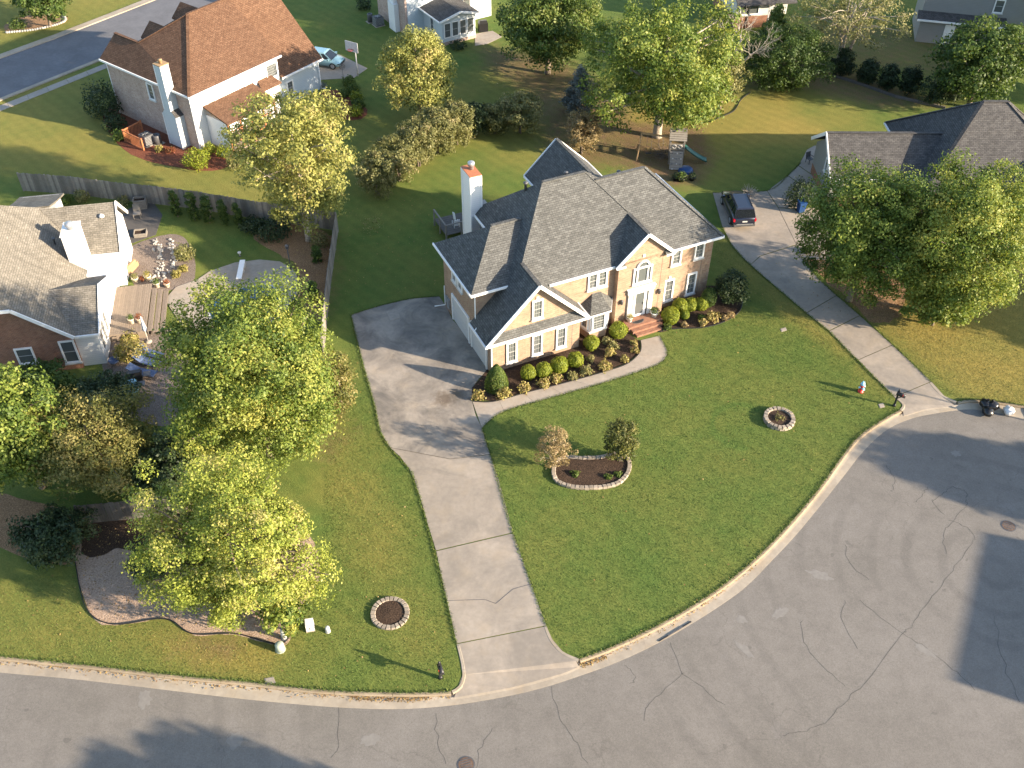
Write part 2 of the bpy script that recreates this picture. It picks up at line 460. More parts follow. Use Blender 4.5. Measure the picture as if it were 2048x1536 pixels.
tg = t.math('MULTIPLY', t.ramp(wr.outputs['Fac'], [(.72, (0, 0, 0)), (.95, (1, 1, 1))]), t.ramp(t.noise(p, .13, 3), [(.45, (0, 0, 0)), (.62, (1, 1, 1))]))
col = t.mix(t.math('MULTIPLY', tg, .22), col, (.09, .083, .075))
sp_ = t.ramp(t.noise(p, 1.9, 2, .3), [(.74, (0, 0, 0)), (.78, (1, 1, 1))])
col = t.mix(t.math('MULTIPLY', sp_, .35), col, (.075, .07, .065))
M['asphalt'] = t.fin(col, .92, t.bump(n3, .35, .012), spec=.15)
M['asphalt2'] = m_concrete('blue_grey_asphalt', (.155, .155, .165), (.1, .1, .105), .3)

# lawn: green to dry by the 'dry' attribute, bare earth by 'bare', mower stripes as paler and darker bands in the colour
t = NT('lawn_grass'); p = t.pos()
dry = t.n('Attribute', attribute_name='dry').outputs['Fac']; bare = t.n('Attribute', attribute_name='bare').outputs['Fac']
n1 = t.noise(p, .22, 5, .6); n2 = t.noise(p, 1.4, 5, .65); n3 = t.noise(p, 9, 6, .78); n4 = t.noise(p, 34, 3, .7)
green = t.ramp(n3, [(.2, (.058, .096, .024)), (.5, (.09, .138, .032)), (.8, (.138, .18, .046))])
yel = t.ramp(n3, [(.25, (.17, .135, .036)), (.5, (.245, .195, .052)), (.77, (.32, .26, .085))])
df = t.math('ADD', dry, t.math('MULTIPLY', t.math('SUBTRACT', t.math('ADD', t.math('MULTIPLY', n1, .7), t.math('MULTIPLY', n2, .3)), .5), 1.3), clamp=True)
col = t.mix(df, green, yel)
brn = t.ramp(n3, [(.28, (.075, .047, .027)), (.5, (.145, .095, .055)), (.74, (.24, .165, .10))])
bf = t.math('MULTIPLY', t.math('ADD', bare, t.math('MULTIPLY', t.math('SUBTRACT', n2, .5), 1.3)), t.math('GREATER_THAN', bare, .02), clamp=True)
col = t.mix(t.math('MINIMUM', bf, 1.0), col, brn)
col = t.mix(.2, col, t.ramp(n4, [(.3, (.3, .3, .3)), (.7, (.7, .7, .7))]), 'OVERLAY')
col = t.mix(.3, col, t.ramp(n2, [(.3, (.4, .4, .4)), (.7, (.6, .6, .6))]), 'OVERLAY')
h = t.math('ADD', t.math('MULTIPLY', n4, .5), n3)
wv = t.n('TexWave', wave_type='BANDS', bands_direction='DIAGONAL'); wv.inputs['Scale'].default_value = .42; wv.inputs['Distortion'].default_value = 1.6; wv.inputs['Detail'].default_value = 2; wv.inputs['Detail Scale'].default_value = .25; t.l(p, wv.inputs['Vector'])
col = t.mix(.14, col, t.ramp(wv.outputs['Fac'], [(.2, (.38, .38, .38)), (.8, (.62, .62, .62))]), 'OVERLAY')
M['grass'] = t.fin(col, .95, t.bump(h, .85, .06), spec=.1)
t = NT('grass_blades'); a = t.n('Attribute', attribute_name='tint')
col = t.ramp(a.outputs['Fac'], [(0, (.068, .108, .024)), (.45, (.112, .16, .038)), (.7, (.17, .18, .055)), (1, (.30, .24, .09))])
t.fin(col, .8, spec=.15); M['blade'] = t.m

# leaf palettes
M['leaf_maple'] = m_leaf('yellow_green_maple_leaves', [(.05, .09, .016), (.112, .165, .028), (.205, .25, .046), (.36, .355, .085)])
M['leaf_green'] = m_leaf('mid_green_leaves', [(.03, .06, .012), (.06, .10, .02), (.10, .15, .03), (.17, .20, .045)])
M['leaf_dark'] = m_leaf('dark_evergreen_leaves', [(.012, .025, .01), (.025, .045, .016), (.045, .07, .025), (.08, .10, .04)], .2)
M['leaf_cypress'] = m_leaf('bright_cypress_needles', [(.105, .145, .026), (.20, .25, .04), (.33, .36, .066), (.38, .34, .12)])
M['leaf_olive'] = m_leaf('bronze_olive_leaves', [(.06, .075, .02), (.13, .14, .036), (.21, .20, .06), (.27, .225, .085)])
M['leaf_pale'] = m_leaf('pale_autumn_leaves', [(.13, .15, .04), (.24, .25, .065), (.36, .35, .10), (.42, .34, .14)])
M['leaf_sage'] = m_leaf('dull_sage_leaves', [(.08, .09, .03), (.15, .155, .055), (.24, .235, .09), (.32, .27, .14)])
M['leaf_tan'] = m_leaf('tan_dying_leaves', [(.15, .11, .05), (.25, .19, .09), (.34, .27, .14), (.30, .20, .12)])
M['leaf_blue'] = m_leaf('blue_grey_needles', [(.07, .085, .08), (.12, .14, .13), (.18, .2, .185), (.22, .22, .2)], .2)
M['leaf_box'] = m_leaf('clipped_boxwood_leaves', [(.07, .11, .01), (.15, .19, .016), (.24, .27, .025), (.32, .33, .04)], .25)
M['leaf_gold'] = m_leaf('gold_variegated_leaves', [(.08, .09, .02), (.2, .18, .04), (.32, .28, .09), (.36, .26, .13)], .25)
M['leaf_red'] = m_leaf('red_orange_blooms', [(.10, .08, .03), (.2, .08, .035), (.28, .10, .045), (.25, .06, .04)], .25)
M['twig'] = m_plain('bare_grey_twigs', (.36, .32, .27), .9, var=.25)

M['joint'] = m_plain('joint_dirt', (.12, .10, .085), .95)
M['bars'] = m_plain('muted_glazing_bars', (.34, .34, .33), .6)
M['crack'] = m_plain('asphalt_crack', (.085, .077, .068), .95)
M['patch'] = m_plain('pale_asphalt_patch', (.195, .181, .163), .95, var=.1)
M['fallen'] = m_leaf('fallen_leaves', [(.14, .08, .035), (.26, .16, .06), (.36, .25, .09), (.2, .1, .05)], .15)
# ------------------------------------------------------------------ street, kerbs, ground
B_LEFT = [(-420, 1268), (-200, 1290), (0, 1312.5), (200, 1332.5), (350, 1350), (500, 1364), (650, 1380), (800, 1385), (870, 1384), (903, 1382)]
RET_L = [(903, 1382), (918, 1372), (925, 1352), (922, 1325), (914, 1292)]
APRON1 = [(906, 1387), (1019, 1367), (1122, 1339), (1152, 1325)]
RET_R = [(1093, 1252), (1104, 1279), (1125, 1303), (1158, 1318)]
B_MID = [(1158, 1318), (1224, 1293), (1327, 1244), (1429, 1182), (1510, 1117), (1576, 1050), (1641, 972), (1690, 903.5), (1722.5, 867.6), (1771.5, 835), (1799, 820)]
RET_2L = [(1799, 820), (1805, 810), (1794, 799)]
APRON2 = [(1806, 824), (1850, 812), (1908, 805)]
RET_2R = [(1862, 766), (1885, 790), (1914, 803)]
B_NE = [(1914, 803), (1940, 799), (1985, 802), (2048, 811)]
O_LINE = [(-420, 1302), (-200, 1323), (0, 1345), (125, 1356), (250, 1370), (450, 1394), (600, 1409), (700, 1416), (800, 1418), (917, 1409), (1053, 1384), (1156, 1353), (1258.5, 1314), (1361, 1261), (1478, 1185), (1543, 1122), (1592, 1070), (1641, 1011), (1690, 949), (1726, 903.5), (1771.5, 861), (1820, 838), (1869, 827), (1934.6, 818.7), (1985, 824), (2048, 838)]
ZR = -0.12
b_all = crom(apx(B_LEFT + APRON1 + B_MID[1:] + APRON2 + B_NE[1:]), 4)
o_all = crom(apx(O_LINE, -0.115), 4)
BULB = [(33.5, 44.6), (38.5, 40), (41, 33.5), (40, 26), (36, 19), (28, 14.5), (18, 13.2), (10, 14.2), (-2, 17.2), (-14, 19.6), (-30, 21), (-90, 27)]
far_left = Vector((-90, b_all[0].y + (b_all[0].x + 90) * .02, 0))
h_all = crom(apx(B_LEFT), 4) + crom(apx(RET_L), 3) + crom(apx(RET_R), 3) + crom(apx(B_MID), 4)[1:] + crom(apx(RET_2L), 3) + crom(apx(RET_2R), 3) + crom(apx(B_NE), 4)[1:]
hole = [far_left] + h_all + [Vector((x, y, 0)) for x, y in BULB]
street_poly = [Vector((-90, o_all[0].y, 0))] + [Vector((p.x, p.y, 0)) for p in o_all] + [Vector((x - .6 if x > 20 else x, y - .3 if y > 30 else y + .5, 0)) for x, y in BULB]
street = tag(MB().prism(street_poly, ZR - .2, ZR, wall=False).build('street', M['asphalt']), kind='structure')
CRACKS = [[(1947, 1080), (1915, 1125), (1889, 1161), (1850, 1213), (1814, 1259), (1804, 1270), (1739, 1355), (1694, 1400), (1649, 1445), (1604, 1462), (1564, 1470)], [(1689, 1200), (1684, 1245), (1719, 1300)], [(1604, 1240), (1614, 1295), (1654, 1340), (1689, 1372)],
    [(1719, 1200), (1794, 1260), (1844, 1290), (1914, 1345), (1949, 1380)], [(1104, 1375), (1119, 1435), (1149, 1480), (1174, 1530)], [(1339, 1285), (1369, 1345), (1419, 1390), (1449, 1410)], [(1369, 1345), (1334, 1375), (1299, 1405), (1290, 1440)], [(870, 1425), (877, 1485), (890, 1530)], [(675, 1405), (678, 1480), (660, 1520)],
    [(1931, 1014), (1902, 1047), (1886, 1070), (1895, 1109)], [(1902, 1041), (1941, 1060), (1949, 1080)], [(1856, 975), (1843, 992), (1830, 1005)], [(1866, 1005), (1884, 988), (1902, 974), (1920, 978), (1934, 986), (1933, 1000), (1931, 1014)], [(1860, 1000), (1890, 1030)], [(1770, 930), (1790, 960), (1785, 985)], [(1990, 1230), (2010, 1330), (2040, 1400)], [(985, 1455), (960, 1500), (950, 1536)], [(1250, 1330), (1270, 1350), (1262, 1370)], [(1690, 1090), (1700, 1125), (1735, 1160)]]
crg = np.random.default_rng(31)
for cpx in CRACKS:
    ln_ = crom(apx(cpx, ZR + .002), 5); m = MB()
    ln_ = [q + Vector((crg.normal(0, .05), crg.normal(0, .05), 0)) for q in ln_]
    for i in range(len(ln_) - 1): m.bar(ln_[i], ln_[i + 1], float(crg.uniform(.016, .034)), .004)
    m.build('crack', M['crack'], street)
for (x, y, a, b, r_) in [(290, 1396, .35, .6, .3), (1561, 1226, .5, .35, .5), (1484, 1240, .3, .3, 0), (1912, 907, .3, .3, 0), (1490, 1300, .25, .7, .6), (470, 1480, .4, .5, .2), (740, 1480, .5, .3, .1), (1850, 1300, .3, .6, .9), (1640, 1150, .3, .8, 1.2)]:
    c_ = at(x, y, ZR); pp_ = [(c_.x + (a * math.cos(t_) * math.cos(r_) - b * math.sin(t_) * math.sin(r_)) * k_, c_.y + (a * math.cos(t_) * math.sin(r_) + b * math.sin(t_) * math.cos(r_)) * k_) for t_, k_ in zip(np.linspace(0, 6.28, 22, endpoint=False), crg.uniform(.6, 1.15, 22))]
    MB().prism(pp_, ZR, ZR + .004, wall=False).build('asphalt_patch', M['patch'], street)

tag(MB().prism(hole, -.3, ZR - .012, wall=False).build('road_base', M['kerb']), kind='structure')
# ground sheet: fine triangles near by, coarse out to the horizon, street cut out
def pip(P, poly):
    P = np.asarray(P); x, y = P[:, 0], P[:, 1]; ins = np.zeros(len(P), bool); n = len(poly)
    for i in range(n):
        x0, y0 = poly[i][0], poly[i][1]; x1, y1 = poly[(i + 1) % n][0], poly[(i + 1) % n][1]
        if y0 == y1: continue
        c = ((y0 > y) != (y1 > y)) & (x < (x1 - x0) * (y - y0) / (y1 - y0) + x0); ins ^= c
    return ins
def sdist(P, poly):
    P = np.asarray(P)[:, :2]; best = np.full(len(P), 1e9); n = len(poly)
    for i in range(n):
        a = np.array(poly[i][:2]); b = np.array(poly[(i + 1) % n][:2]); ab = b - a
        t = np.clip(((P - a) @ ab) / max(ab @ ab, 1e-9), 0, 1); best = np.minimum(best, np.linalg.norm(P - a - t[:, None] * ab, axis=1))
    return np.where(pip(P, poly), best, -best)

xs = np.arange(-72, 72.1, 1.1); ys = np.arange(6, 132, 1.1)
gx, gy = np.meshgrid(xs, ys); g = np.stack([gx.ravel(), gy.ravel()], 1) + RNG.uniform(-.2, .2, (gx.size, 2))
hp = [(p.x, p.y) for p in hole]
sd = sdist(g, hp); g = g[sd < -.25]
rad = [(math.cos(a) * r, 60 + math.sin(a) * r) for r in (130, 260, 600, 1500, 3000) for a in np.linspace(0, 2 * math.pi, 28, endpoint=False)]
rc0 = at(1488, 852); RC = (rc0.x, rc0.y, 2.0)
rp = [(RC[0] + r_ * math.cos(a), RC[1] + r_ * math.sin(a)) for r_ in (RC[2] - .5, RC[2] - .25, RC[2], RC[2] + .25, RC[2] + .5) for a in np.linspace(1.2, 4.6, 34)]
pts = hp + [tuple(p) for p in g] + rp + rad
edges = [(i, (i + 1) % len(hp)) for i in range(len(hp))]
cd = delaunay_2d_cdt([Vector((float(a), float(b))) for a, b in pts], edges, [], 0, 1e-4)
gv = np.array([(v.x, v.y) for v in cd[0]]); gf = np.array(cd[2])
cen = gv[gf].mean(1); gf = gf[~pip(cen, hp)]
me = bpy.data.meshes.new('ground')
me.from_pydata([(float(a), float(b), 0.0) for a, b in gv], [], [list(map(int, f)) for f in gf]); me.update()
if me.polygons[0].normal.z < 0: me.flip_normals()
MASKS = [  # (attribute, value, softness m, outline in photo pixels)
    ('dry', .62, 3, [(-200, 150), (200, 135), (240, 240), (440, 330), (700, 330), (520, 420), (0, 350), (-200, 340)]),
    ('dry', .55, 2, [(-200, -100), (320, -10), (100, 75), (-200, 160)]),
    ('dry', .15, 3, [(560, -80), (740, -80), (760, 110), (650, 100)]),
    ('dry', .45, 3, [(700, 250), (960, 130), (1200, 330), (1000, 330), (900, 300), (740, 390)]),
    ('dry', .9, 1.2, [(1640, 565), (1720, 600), (2100, 500), (2100, 830), (1920, 798), (1790, 690)]),
    ('dry', .75, .8, [(1436, 470), (1480, 500), (1600, 606), (1792, 792), (1766, 778), (1700, 730), (1560, 622), (1470, 545), (1430, 500)]),
    ('dry', .42, 2, [(-400, 1130), (300, 1150), (480, 1240), (640, 1290), (560, 1372), (300, 1342), (-400, 1270)]),
    ('dry', .9, 1, [(330, 1268), (470, 1275), (560, 1310), (520, 1350), (400, 1335), (320, 1300)]),
    ('bare', .75, .8, [(370, 1275), (450, 1278), (470, 1300), (430, 1312), (380, 1300)]),
    ('dry', .5, 1.2, [(640, 850), (690, 820), (760, 960), (880, 1300), (800, 1330), (700, 1100), (640, 980)]),
    ('bare', .45, .9, [(632, 850), (672, 822), (690, 870), (650, 920)]),
    ('dry', .5, 2, [(1420, 170), (1700, 190), (1800, 300), (1620, 320), (1420, 380), (1300, 330), (1320, 250)]),
    ('bare', .75, 1.5, [(960, 90), (1120, 120), (1260, 200), (1240, 330), (1110, 330), (1060, 190), (980, 140)]),
    ('bare', .85, .8, [(1235, 245), (1400, 250), (1430, 310), (1400, 370), (1320, 372), (1230, 320)]),
    ('dry', .85, 1.0, [(1180, 225), (1560, 190), (1680, 290), (1560, 292), (1350, 280), (1180, 275)]),
    ('bare', .7, 1.2, [(1480, 130), (1700, 140), (1900, 210), (1760, 215), (1600, 175), (1490, 175)]),
    ('bare', .5, 2, [(1560, 40), (1900, 60), (1950, 160), (1700, 130)]),
    ('bare', .55, 1, [(600, 470), (670, 480), (650, 640), (590, 560), (570, 500)]),
    ('dry', .55, 1.2, [(1425, 470), (1475, 500), (1520, 560), (1460, 560), (1425, 520)]),
]
att = {k: np.full(len(gv), v) for k, v in (('dry', .16), ('bare', 0.0))}
for k, val, soft, poly in MASKS:
    s_ = sdist(gv, [tuple(p[:2]) for p in apx(poly)]); w = np.clip(s_ / (2 * soft) + .5, 0, 1); w = w * w * (3 - 2 * w)
    att[k] = att[k] * (1 - w) + val * w
rr_ = np.hypot(gv[:, 0] - RC[0], gv[:, 1] - RC[1]); an_ = np.mod(np.arctan2(gv[:, 1] - RC[1], gv[:, 0] - RC[0]), 6.283)
att['dry'] += np.where((an_ > 1.15) & (an_ < 4.65), np.clip(1 - np.abs(rr_ - RC[2]) / .3, 0, 1) * -.3, 0)
for k, v in att.items():
    a_ = me.attributes.new(k, 'FLOAT', 'POINT'); a_.data.foreach_set('value', v.astype(np.float32))
me.materials.append(M['grass'])
ground = tag(link('ground', me), kind='structure')

# kerb, laid in short lengths, and the gutter pan
def side(pts, w):
    """points shifted by w towards the street (to the right of travel)"""
    out = []
    for i, p in enumerate(pts):
        d = pts[min(i + 1, len(pts) - 1)] - pts[max(i - 1, 0)]; d.z = 0; d.normalize()
        out.append(p + Vector((d.y, -d.x, 0)) * w)
    return out
def kerb(name, px, L=3.0, flip=False, z=0.02, w=.16, drop=True):
    line = crom(apx(px), 6)
    tot = sum((line[i + 1] - line[i]).length for i in range(len(line) - 1)); n = max(1, int(round(tot / L)))
    root = None
    fine = resample(line, n * 6 + 1)
    sgn = -1 if flip else 1
    for k in range(n):
        seg = fine[k * 6:k * 6 + 7]
        seg = [p.copy() for p in seg]
        d = (seg[-1] - seg[-2]).normalized(); seg[-1] -= d * .02
        a = seg; b = side(seg, sgn * w); c = side(seg, sgn * (w + .05))
        rings = []
        for i in range(7):
            rings.append([(a[i].x, a[i].y, -.25), (a[i].x, a[i].y, z), (b[i].x, b[i].y, z), (c[i].x, c[i].y, z - .03), (c[i].x, c[i].y, -.25)])
        m = MB().loft(rings, smooth=False)
        if root is None:
            root = tag(m.build(name, M['kerb_tan'] if w > .15 else M['kerb']), kind='structure')
        else: m.build('kerb_length', M['kerb_tan'] if w > .15 else M['kerb'], root)
    return root
kerb('kerb', B_LEFT); kerb('kerb', B_MID); kerb('kerb', B_NE)
kerb('kerb', RET_L, 1.2, z=.03, w=.13); kerb('kerb', RET_R[::-1], 1.2, z=.03, w=.13, flip=True)
kerb('kerb', RET_2L, 1.0, z=.03, w=.13, flip=False); kerb('kerb', RET_2R, 1.0, z=.03, w=.13)
NB = 220
bi = resample(side(b_all, .17), NB); oi = resample(o_all, NB)
gm = None
for k in range(0, NB - 1, 6):
    e = min(k + 6, NB - 1); m = MB(); rg = []
    for i in range(k, e + 1):
        sh = .012 if i == e else 0
        a = bi[i].lerp(bi[max(i - 1, 0)], sh); b = oi[i].lerp(oi[max(i - 1, 0)], sh)
        rg.append([(a.x, a.y, -.3), (a.x, a.y, -.085), (a.x * .7 + b.x * .3, a.y * .7 + b.y * .3, -.108), (b.x, b.y, -.112), (b.x, b.y, -.3)])
    m.loft(rg, smooth=False)
    if gm is None: gm = tag(m.build('gutter', M['kerb']), kind='structure')
    else: m.build('gutter_slab', M['kerb'], gm)

# second street behind the brown-roofed house, its pavement and kerbs
def band(name, l1, l2, z, mat, th=.0):
    A = apx(l1); Bq = apx(l2); poly = A + Bq[::-1]
    return tag(MB().prism(poly, z - .1, z).build(name, mat), kind='structure')
band('street', [(-300, 232), (0, 117), (108, 78), (217, 36), (311, 0), (620, -110)], [(-300, 321), (0, 199), (195, 121), (520, -10), (760, -110)], .008, M['asphalt2'])
band('kerb', [(-300, 225), (0, 110), (108, 71), (217, 29), (305, -6), (610, -116)], [(-300, 233), (0, 118), (108, 79), (217, 37), (312, 0), (622, -110)], .10, M['kerb'])
band('kerb', [(-300, 320), (0, 198), (195, 120), (520, -11)], [(-300, 325), (0, 203), (197, 124), (522, -8)], .10, M['kerb'])
walk2 = None
for k in range(16):
    f = lambda a, b, t_: at(a[0] + (b[0] - a[0]) * t_, a[1] + (b[1] - a[1]) * t_)
    a0, a1, b0, b1 = (-300, 331), (330, 80), (-300, 344), (338, 86)
    t0, t1 = k / 16, (k + .985) / 16
    m = MB().prism([f(a0, a1, t0), f(a0, a1, t1), f(b0, b1, t1), f(b0, b1, t0)], -.05, .03)
    if walk2 is None: walk2 = tag(m.build('pavement', M['concrete']), kind='structure')
    else: m.build('concrete_slab', M['concrete'], walk2)

# ---- driveway of the brick house, slab by slab
def slabs(name, polys, mat, z=.025, kind='structure'):
    root = None
    for i, q in enumerate(polys):
        m = MB().prism(q, -.06, z) if not isinstance(q, MB) else q
        if root is None: root = tag(m.build(name, mat), kind=kind)
        else: m.build('concrete_slab', mat, root)
        filler(root, q)
    return root
def filler(root, q):
    c = sum((Vector((p[0], p[1], 0)) for p in q), Vector()) / len(q)
    MB().prism([Vector((p[0], p[1], 0)) + (Vector((p[0], p[1], 0)) - c).normalized() * .02 for p in q], -.01, .016 + .0015 * (len(root.children) % 4), wall=False).build('joint_filler', M['joint'], root)
def inset(poly, d=.006):
    c = Vector((sum(p[0] for p in poly) / len(poly), sum(p[1] for p in poly) / len(poly), 0))
    return [Vector((p[0], p[1], 0)) + (c - Vector((p[0], p[1], 0))).normalized() * d for p in poly]
D_UP = [(702, 630), (760, 612), (820, 598), (878, 593), (893, 614), (905, 640), (960, 700), (982, 736), (958, 757), (946, 774), (944, 803), (951, 830), (963.7, 856.7), (980, 909), (900, 918), (779, 895), (760, 861), (748, 806), (736, 764), (724.4, 720.6), (712, 672)]
D_2 = [(780, 896), (900, 919), (980.5, 910), (997, 960), (1011, 1010), (1026, 1065), (872, 1101), (856, 1050), (843, 1005), (830, 963), (816.7, 936), (800, 913)]
D_3 = [(872.5, 1103), (1026.5, 1067), (1042, 1110), (1060, 1161.7), (1076, 1206), (1092.5, 1251), (913, 1287), (903, 1240), (889, 1182), (880, 1140)]
drive = slabs('driveway', [inset(apx(D_UP))], M['drive_stained'])
for q in (D_2, D_3): MB().prism(inset(apx(q)), -.06, .025).build('concrete_slab', M['drive'], drive); filler(drive, inset(apx(q)))
ap = apx([(913, 1289), (1092.7, 1253), (1104.7, 1279), (1125, 1303), (1152, 1322)]); ap2 = apx([(1158, 1332), (1124, 1346), (1021, 1374), (908, 1394), (918, 1370), (925, 1350), (920, 1319)])
def apron_z(q): return lambda p: .025 if min((Vector((p[0], p[1])) - Vector((r.x, r.y))).length for r in q) < .05 else -.082
low = apx([(1158, 1332), (1124, 1346), (1021, 1374), (908, 1394)])
MB().prism(ap + ap2, -.2, lambda p: -.082 if min((Vector((p[0], p[1])) - Vector((r.x, r.y))).length for r in low) < .05 else .02).build('concrete_slab', M['drive'], drive)
# hairline crack across the third slab, a thin dark inlay
cr = apx([(893, 1201), (970, 1199), (992, 1207), (1026, 1178), (1061, 1168)], .03)
m = MB()
for i in range(len(cr) - 1): m.bar(cr[i], cr[i + 1], .022, .012)
m.build('crack', M['darkgrey'], drive)
# manhole plate set in the driveway
pl = apx([(772, 624), (794, 620), (801, 636), (781, 643)], 0)
MB().prism(pl, 0, .045).build('access_plate', M['concrete'], drive)

# walkway from the drive to the porch
W_OUT = [(963.7, 856.7), (1003, 825), (1090, 799), (1140, 785), (1192.7, 770), (1240, 756), (1278, 743), (1302, 735), (1319, 727.5), (1331, 716), (1334.6, 705), (1331, 693), (1319, 672)]
W_IN = [(945, 804), (987.6, 803), (1056, 784), (1092, 774), (1124, 767), (1168, 755), (1210, 743), (1232, 736), (1254, 727.5), (1268, 718), (1276.5, 709), (1282, 697), (1281, 681)]
wo = resample(crom(apx(W_OUT), 5), 41); wi = resample(crom(apx(W_IN), 5), 41)
polys = []
for k in range(0, 40, 5):
    e = k + 5
    q = wo[k:e + 1] + wi[k:e + 1][::-1]
    polys.append(inset(q, .008))
slabs('walkway', polys, M['concrete'], .03)

# neighbour's drive on the right
P2 = [
    [(1425.6, 385.6), (1534, 382.5), (1545, 400), (1556, 416), (1592, 489), (1520, 512), (1500, 530), (1482, 512), (1464.6, 493), (1445, 454)],
    [(1557, 416), (1600, 420), (1720, 400), (1790, 430), (1780, 500), (1700, 520), (1640, 520), (1605, 519), (1593, 489.5)],
    [(1501, 530.5), (1521, 513), (1592, 490.5), (1604.6, 519.5), (1640, 561), (1673, 590.6), (1612, 626), (1559, 581)],
    [(1613, 627), (1674, 591.5), (1719, 631), (1657.5, 661.5), (1640, 648)],
    [(1658.5, 663), (1720, 632), (1784, 690), (1716, 719.5), (1705, 711)],
    [(1717, 720.5), (1785, 691), (1862, 763), (1812, 784), (1787, 792), (1754, 760)],
]
drive2 = slabs('driveway', [inset(apx(q)) for q in P2], M['drive'])
hi2 = apx([(1787.5, 793), (1813, 785), (1863, 764), (1888, 792)]); lo2 = apx([(1910, 810), (1850, 817), (1808, 830), (1804, 808)])
MB().prism(hi2 + lo2, -.2, lambda p: -.082 if min((Vector((p[0], p[1])) - Vector((r.x, r.y))).length for r in lo2[:3]) < .05 else .02).build('concrete_slab', M['drive'], drive2)
slabs('garden_path', [inset(apx(q)) for q in (
    [(1535, 382), (1575, 352), (1592, 364), (1606, 376), (1600, 418), (1557, 415), (1546, 399)],
    [(1576, 351), (1596, 332), (1615, 345), (1640, 360), (1640, 400), (1607, 402), (1607, 376), (1593, 363)],
    [(1597, 331), (1606, 316), (1614, 300), (1628, 292), (1650, 290), (1660, 330), (1642, 358), (1616, 344)])], M['concrete'], .03)

# planting beds and other ground covers, thin sheets
def sheet(name, px, z, mat, closed_smooth=True, kind='structure', jit=0.05):
    line = crom(apx(px), 5, closed=True) if closed_smooth else apx(px)
    line = [Vector((p.x + RNG.uniform(-jit, jit), p.y + RNG.uniform(-jit, jit), 0)) for p in line]
    return tag(MB().prism(line, z - .02, z).build(name, mat), kind=kind)
BED1 = [(944, 776), (944, 800), (986, 802), (1055, 783), (1123, 766), (1209, 742), (1252, 727), (1275, 709), (1280, 697), (1279, 682), (1262, 672), (1240, 640), (1180, 650), (1100, 690), (990, 715), (962, 756)]
BED2 = [(1318, 664), (1351, 658), (1403, 656), (1444, 645), (1476, 626), (1484, 607), (1478, 596), (1440, 575), (1405, 575), (1330, 610), (1310, 640)]
sheet('planting_bed', BED1, .03, M['mulch'], False, jit=.0)
sheet('planting_bed', BED2, .03, M['mulch'], jit=.02)
def edging(name, px, label):
    l = crom(apx(px), 6); m = MB()
    for i in range(len(l) - 1): m.bar(l[i] + Vector((0, 0, .04)), l[i + 1] + Vector((0, 0, .04)), .04, .1)
    return tag(m.build(name, M['black']), label, 'edging')
edging('bed_edging', [(946, 803), (987, 804), (1056, 785), (1124, 768), (1210, 744), (1254, 728.5), (1276.5, 710), (1282.5, 697), (1281, 682)], 'black strip edging between mulch bed and curved concrete walkway')
edging('bed_edging', [(1318.6, 664), (1351, 658), (1403, 656), (1444.7, 645.5), (1476, 626.5), (1484.5, 607.5), (1480, 598)], 'black strip edging round mulch bed right of the brick porch')
sheet('leaf_litter', [(1590, 505), (1640, 520), (1700, 500), (1800, 540), (1810, 610), (1780, 640), (1740, 640), (1700, 600), (1660, 570), (1610, 520)], .012, M['leaflitter'], jit=.2)
sheet('wood_chip_bed', [(150, 1120), (170, 1060), (260, 1020), (420, 1000), (600, 1050), (640, 1150), (590, 1230), (575, 1288), (530, 1285), (470, 1268), (390, 1270), (330, 1238), (230, 1250), (180, 1230)], .012, M['palegravel'], jit=.06)
bed_edge = [(150, 1120), (172, 1215), (225, 1249), (330, 1238), (385, 1268), (470, 1268), (530, 1284), (565, 1288), (585, 1262), (590, 1235)]
edging('bed_edging', bed_edge, 'thin edging along the wavy wood chip bed under cypress')
sheet('leaf_litter', [(165, 1045), (250, 1030), (340, 1015), (350, 1070), (300, 1110), (240, 1100), (175, 1112)], .02, M['mulch'], jit=.15)
sheet('mulch_bed', [(-40, 990), (60, 1000), (180, 1050), (160, 1120), (60, 1120), (-40, 1060)], .01, M['leaflitter'], jit=.1)
sheet('gravel_bed', [(255, 500), (330, 470), (372, 480), (392, 540), (372, 570), (300, 585), (262, 560)], .012, M['gravel'], jit=.05)
sheet('gravel_bed', [(206, 660), (300, 650), (380, 680), (360, 790), (340, 850), (250, 830), (210, 760)], .012, M['gravel'], jit=.08)
sheet('mulch_bed', [(505, 470), (570, 440), (660, 470), (668, 500), (650, 640), (600, 600), (590, 530), (560, 510)], .012, M['leaflitter'], jit=.08)
sheet('slate_patio', [(235, 430), (300, 395), (325, 430), (312, 470), (255, 490), (232, 470)], .02, M['wood_dark'], False, jit=.02)
sheet('mulch_bed', [(205, 240), (250, 300), (330, 330), (440, 340), (470, 300), (420, 270), (300, 240), (240, 200)], .012, M['redmulch'], jit=.08)
sheet('mulch_bed', [(635, 190), (670, 180), (700, 195), (735, 220), (715, 240), (660, 230)], .012, M['redmulch'], jit=.06)
sheet('mulch_bed', [(10, 50), (60, 30), (125, 30), (130, 45), (70, 58), (20, 65)], .012, M['leaflitter'], jit=.06)
sheet('concrete_pad', [(632, 96), (680, 110), (735, 137), (708, 156), (640, 160), (600, 130)], .03, M['concrete'], False, jit=.0)
sheet('concrete_pad', [(950, 68), (985, 62), (1004, 74), (975, 88), (950, 92)], .03, M['concrete'], False, jit=.0)
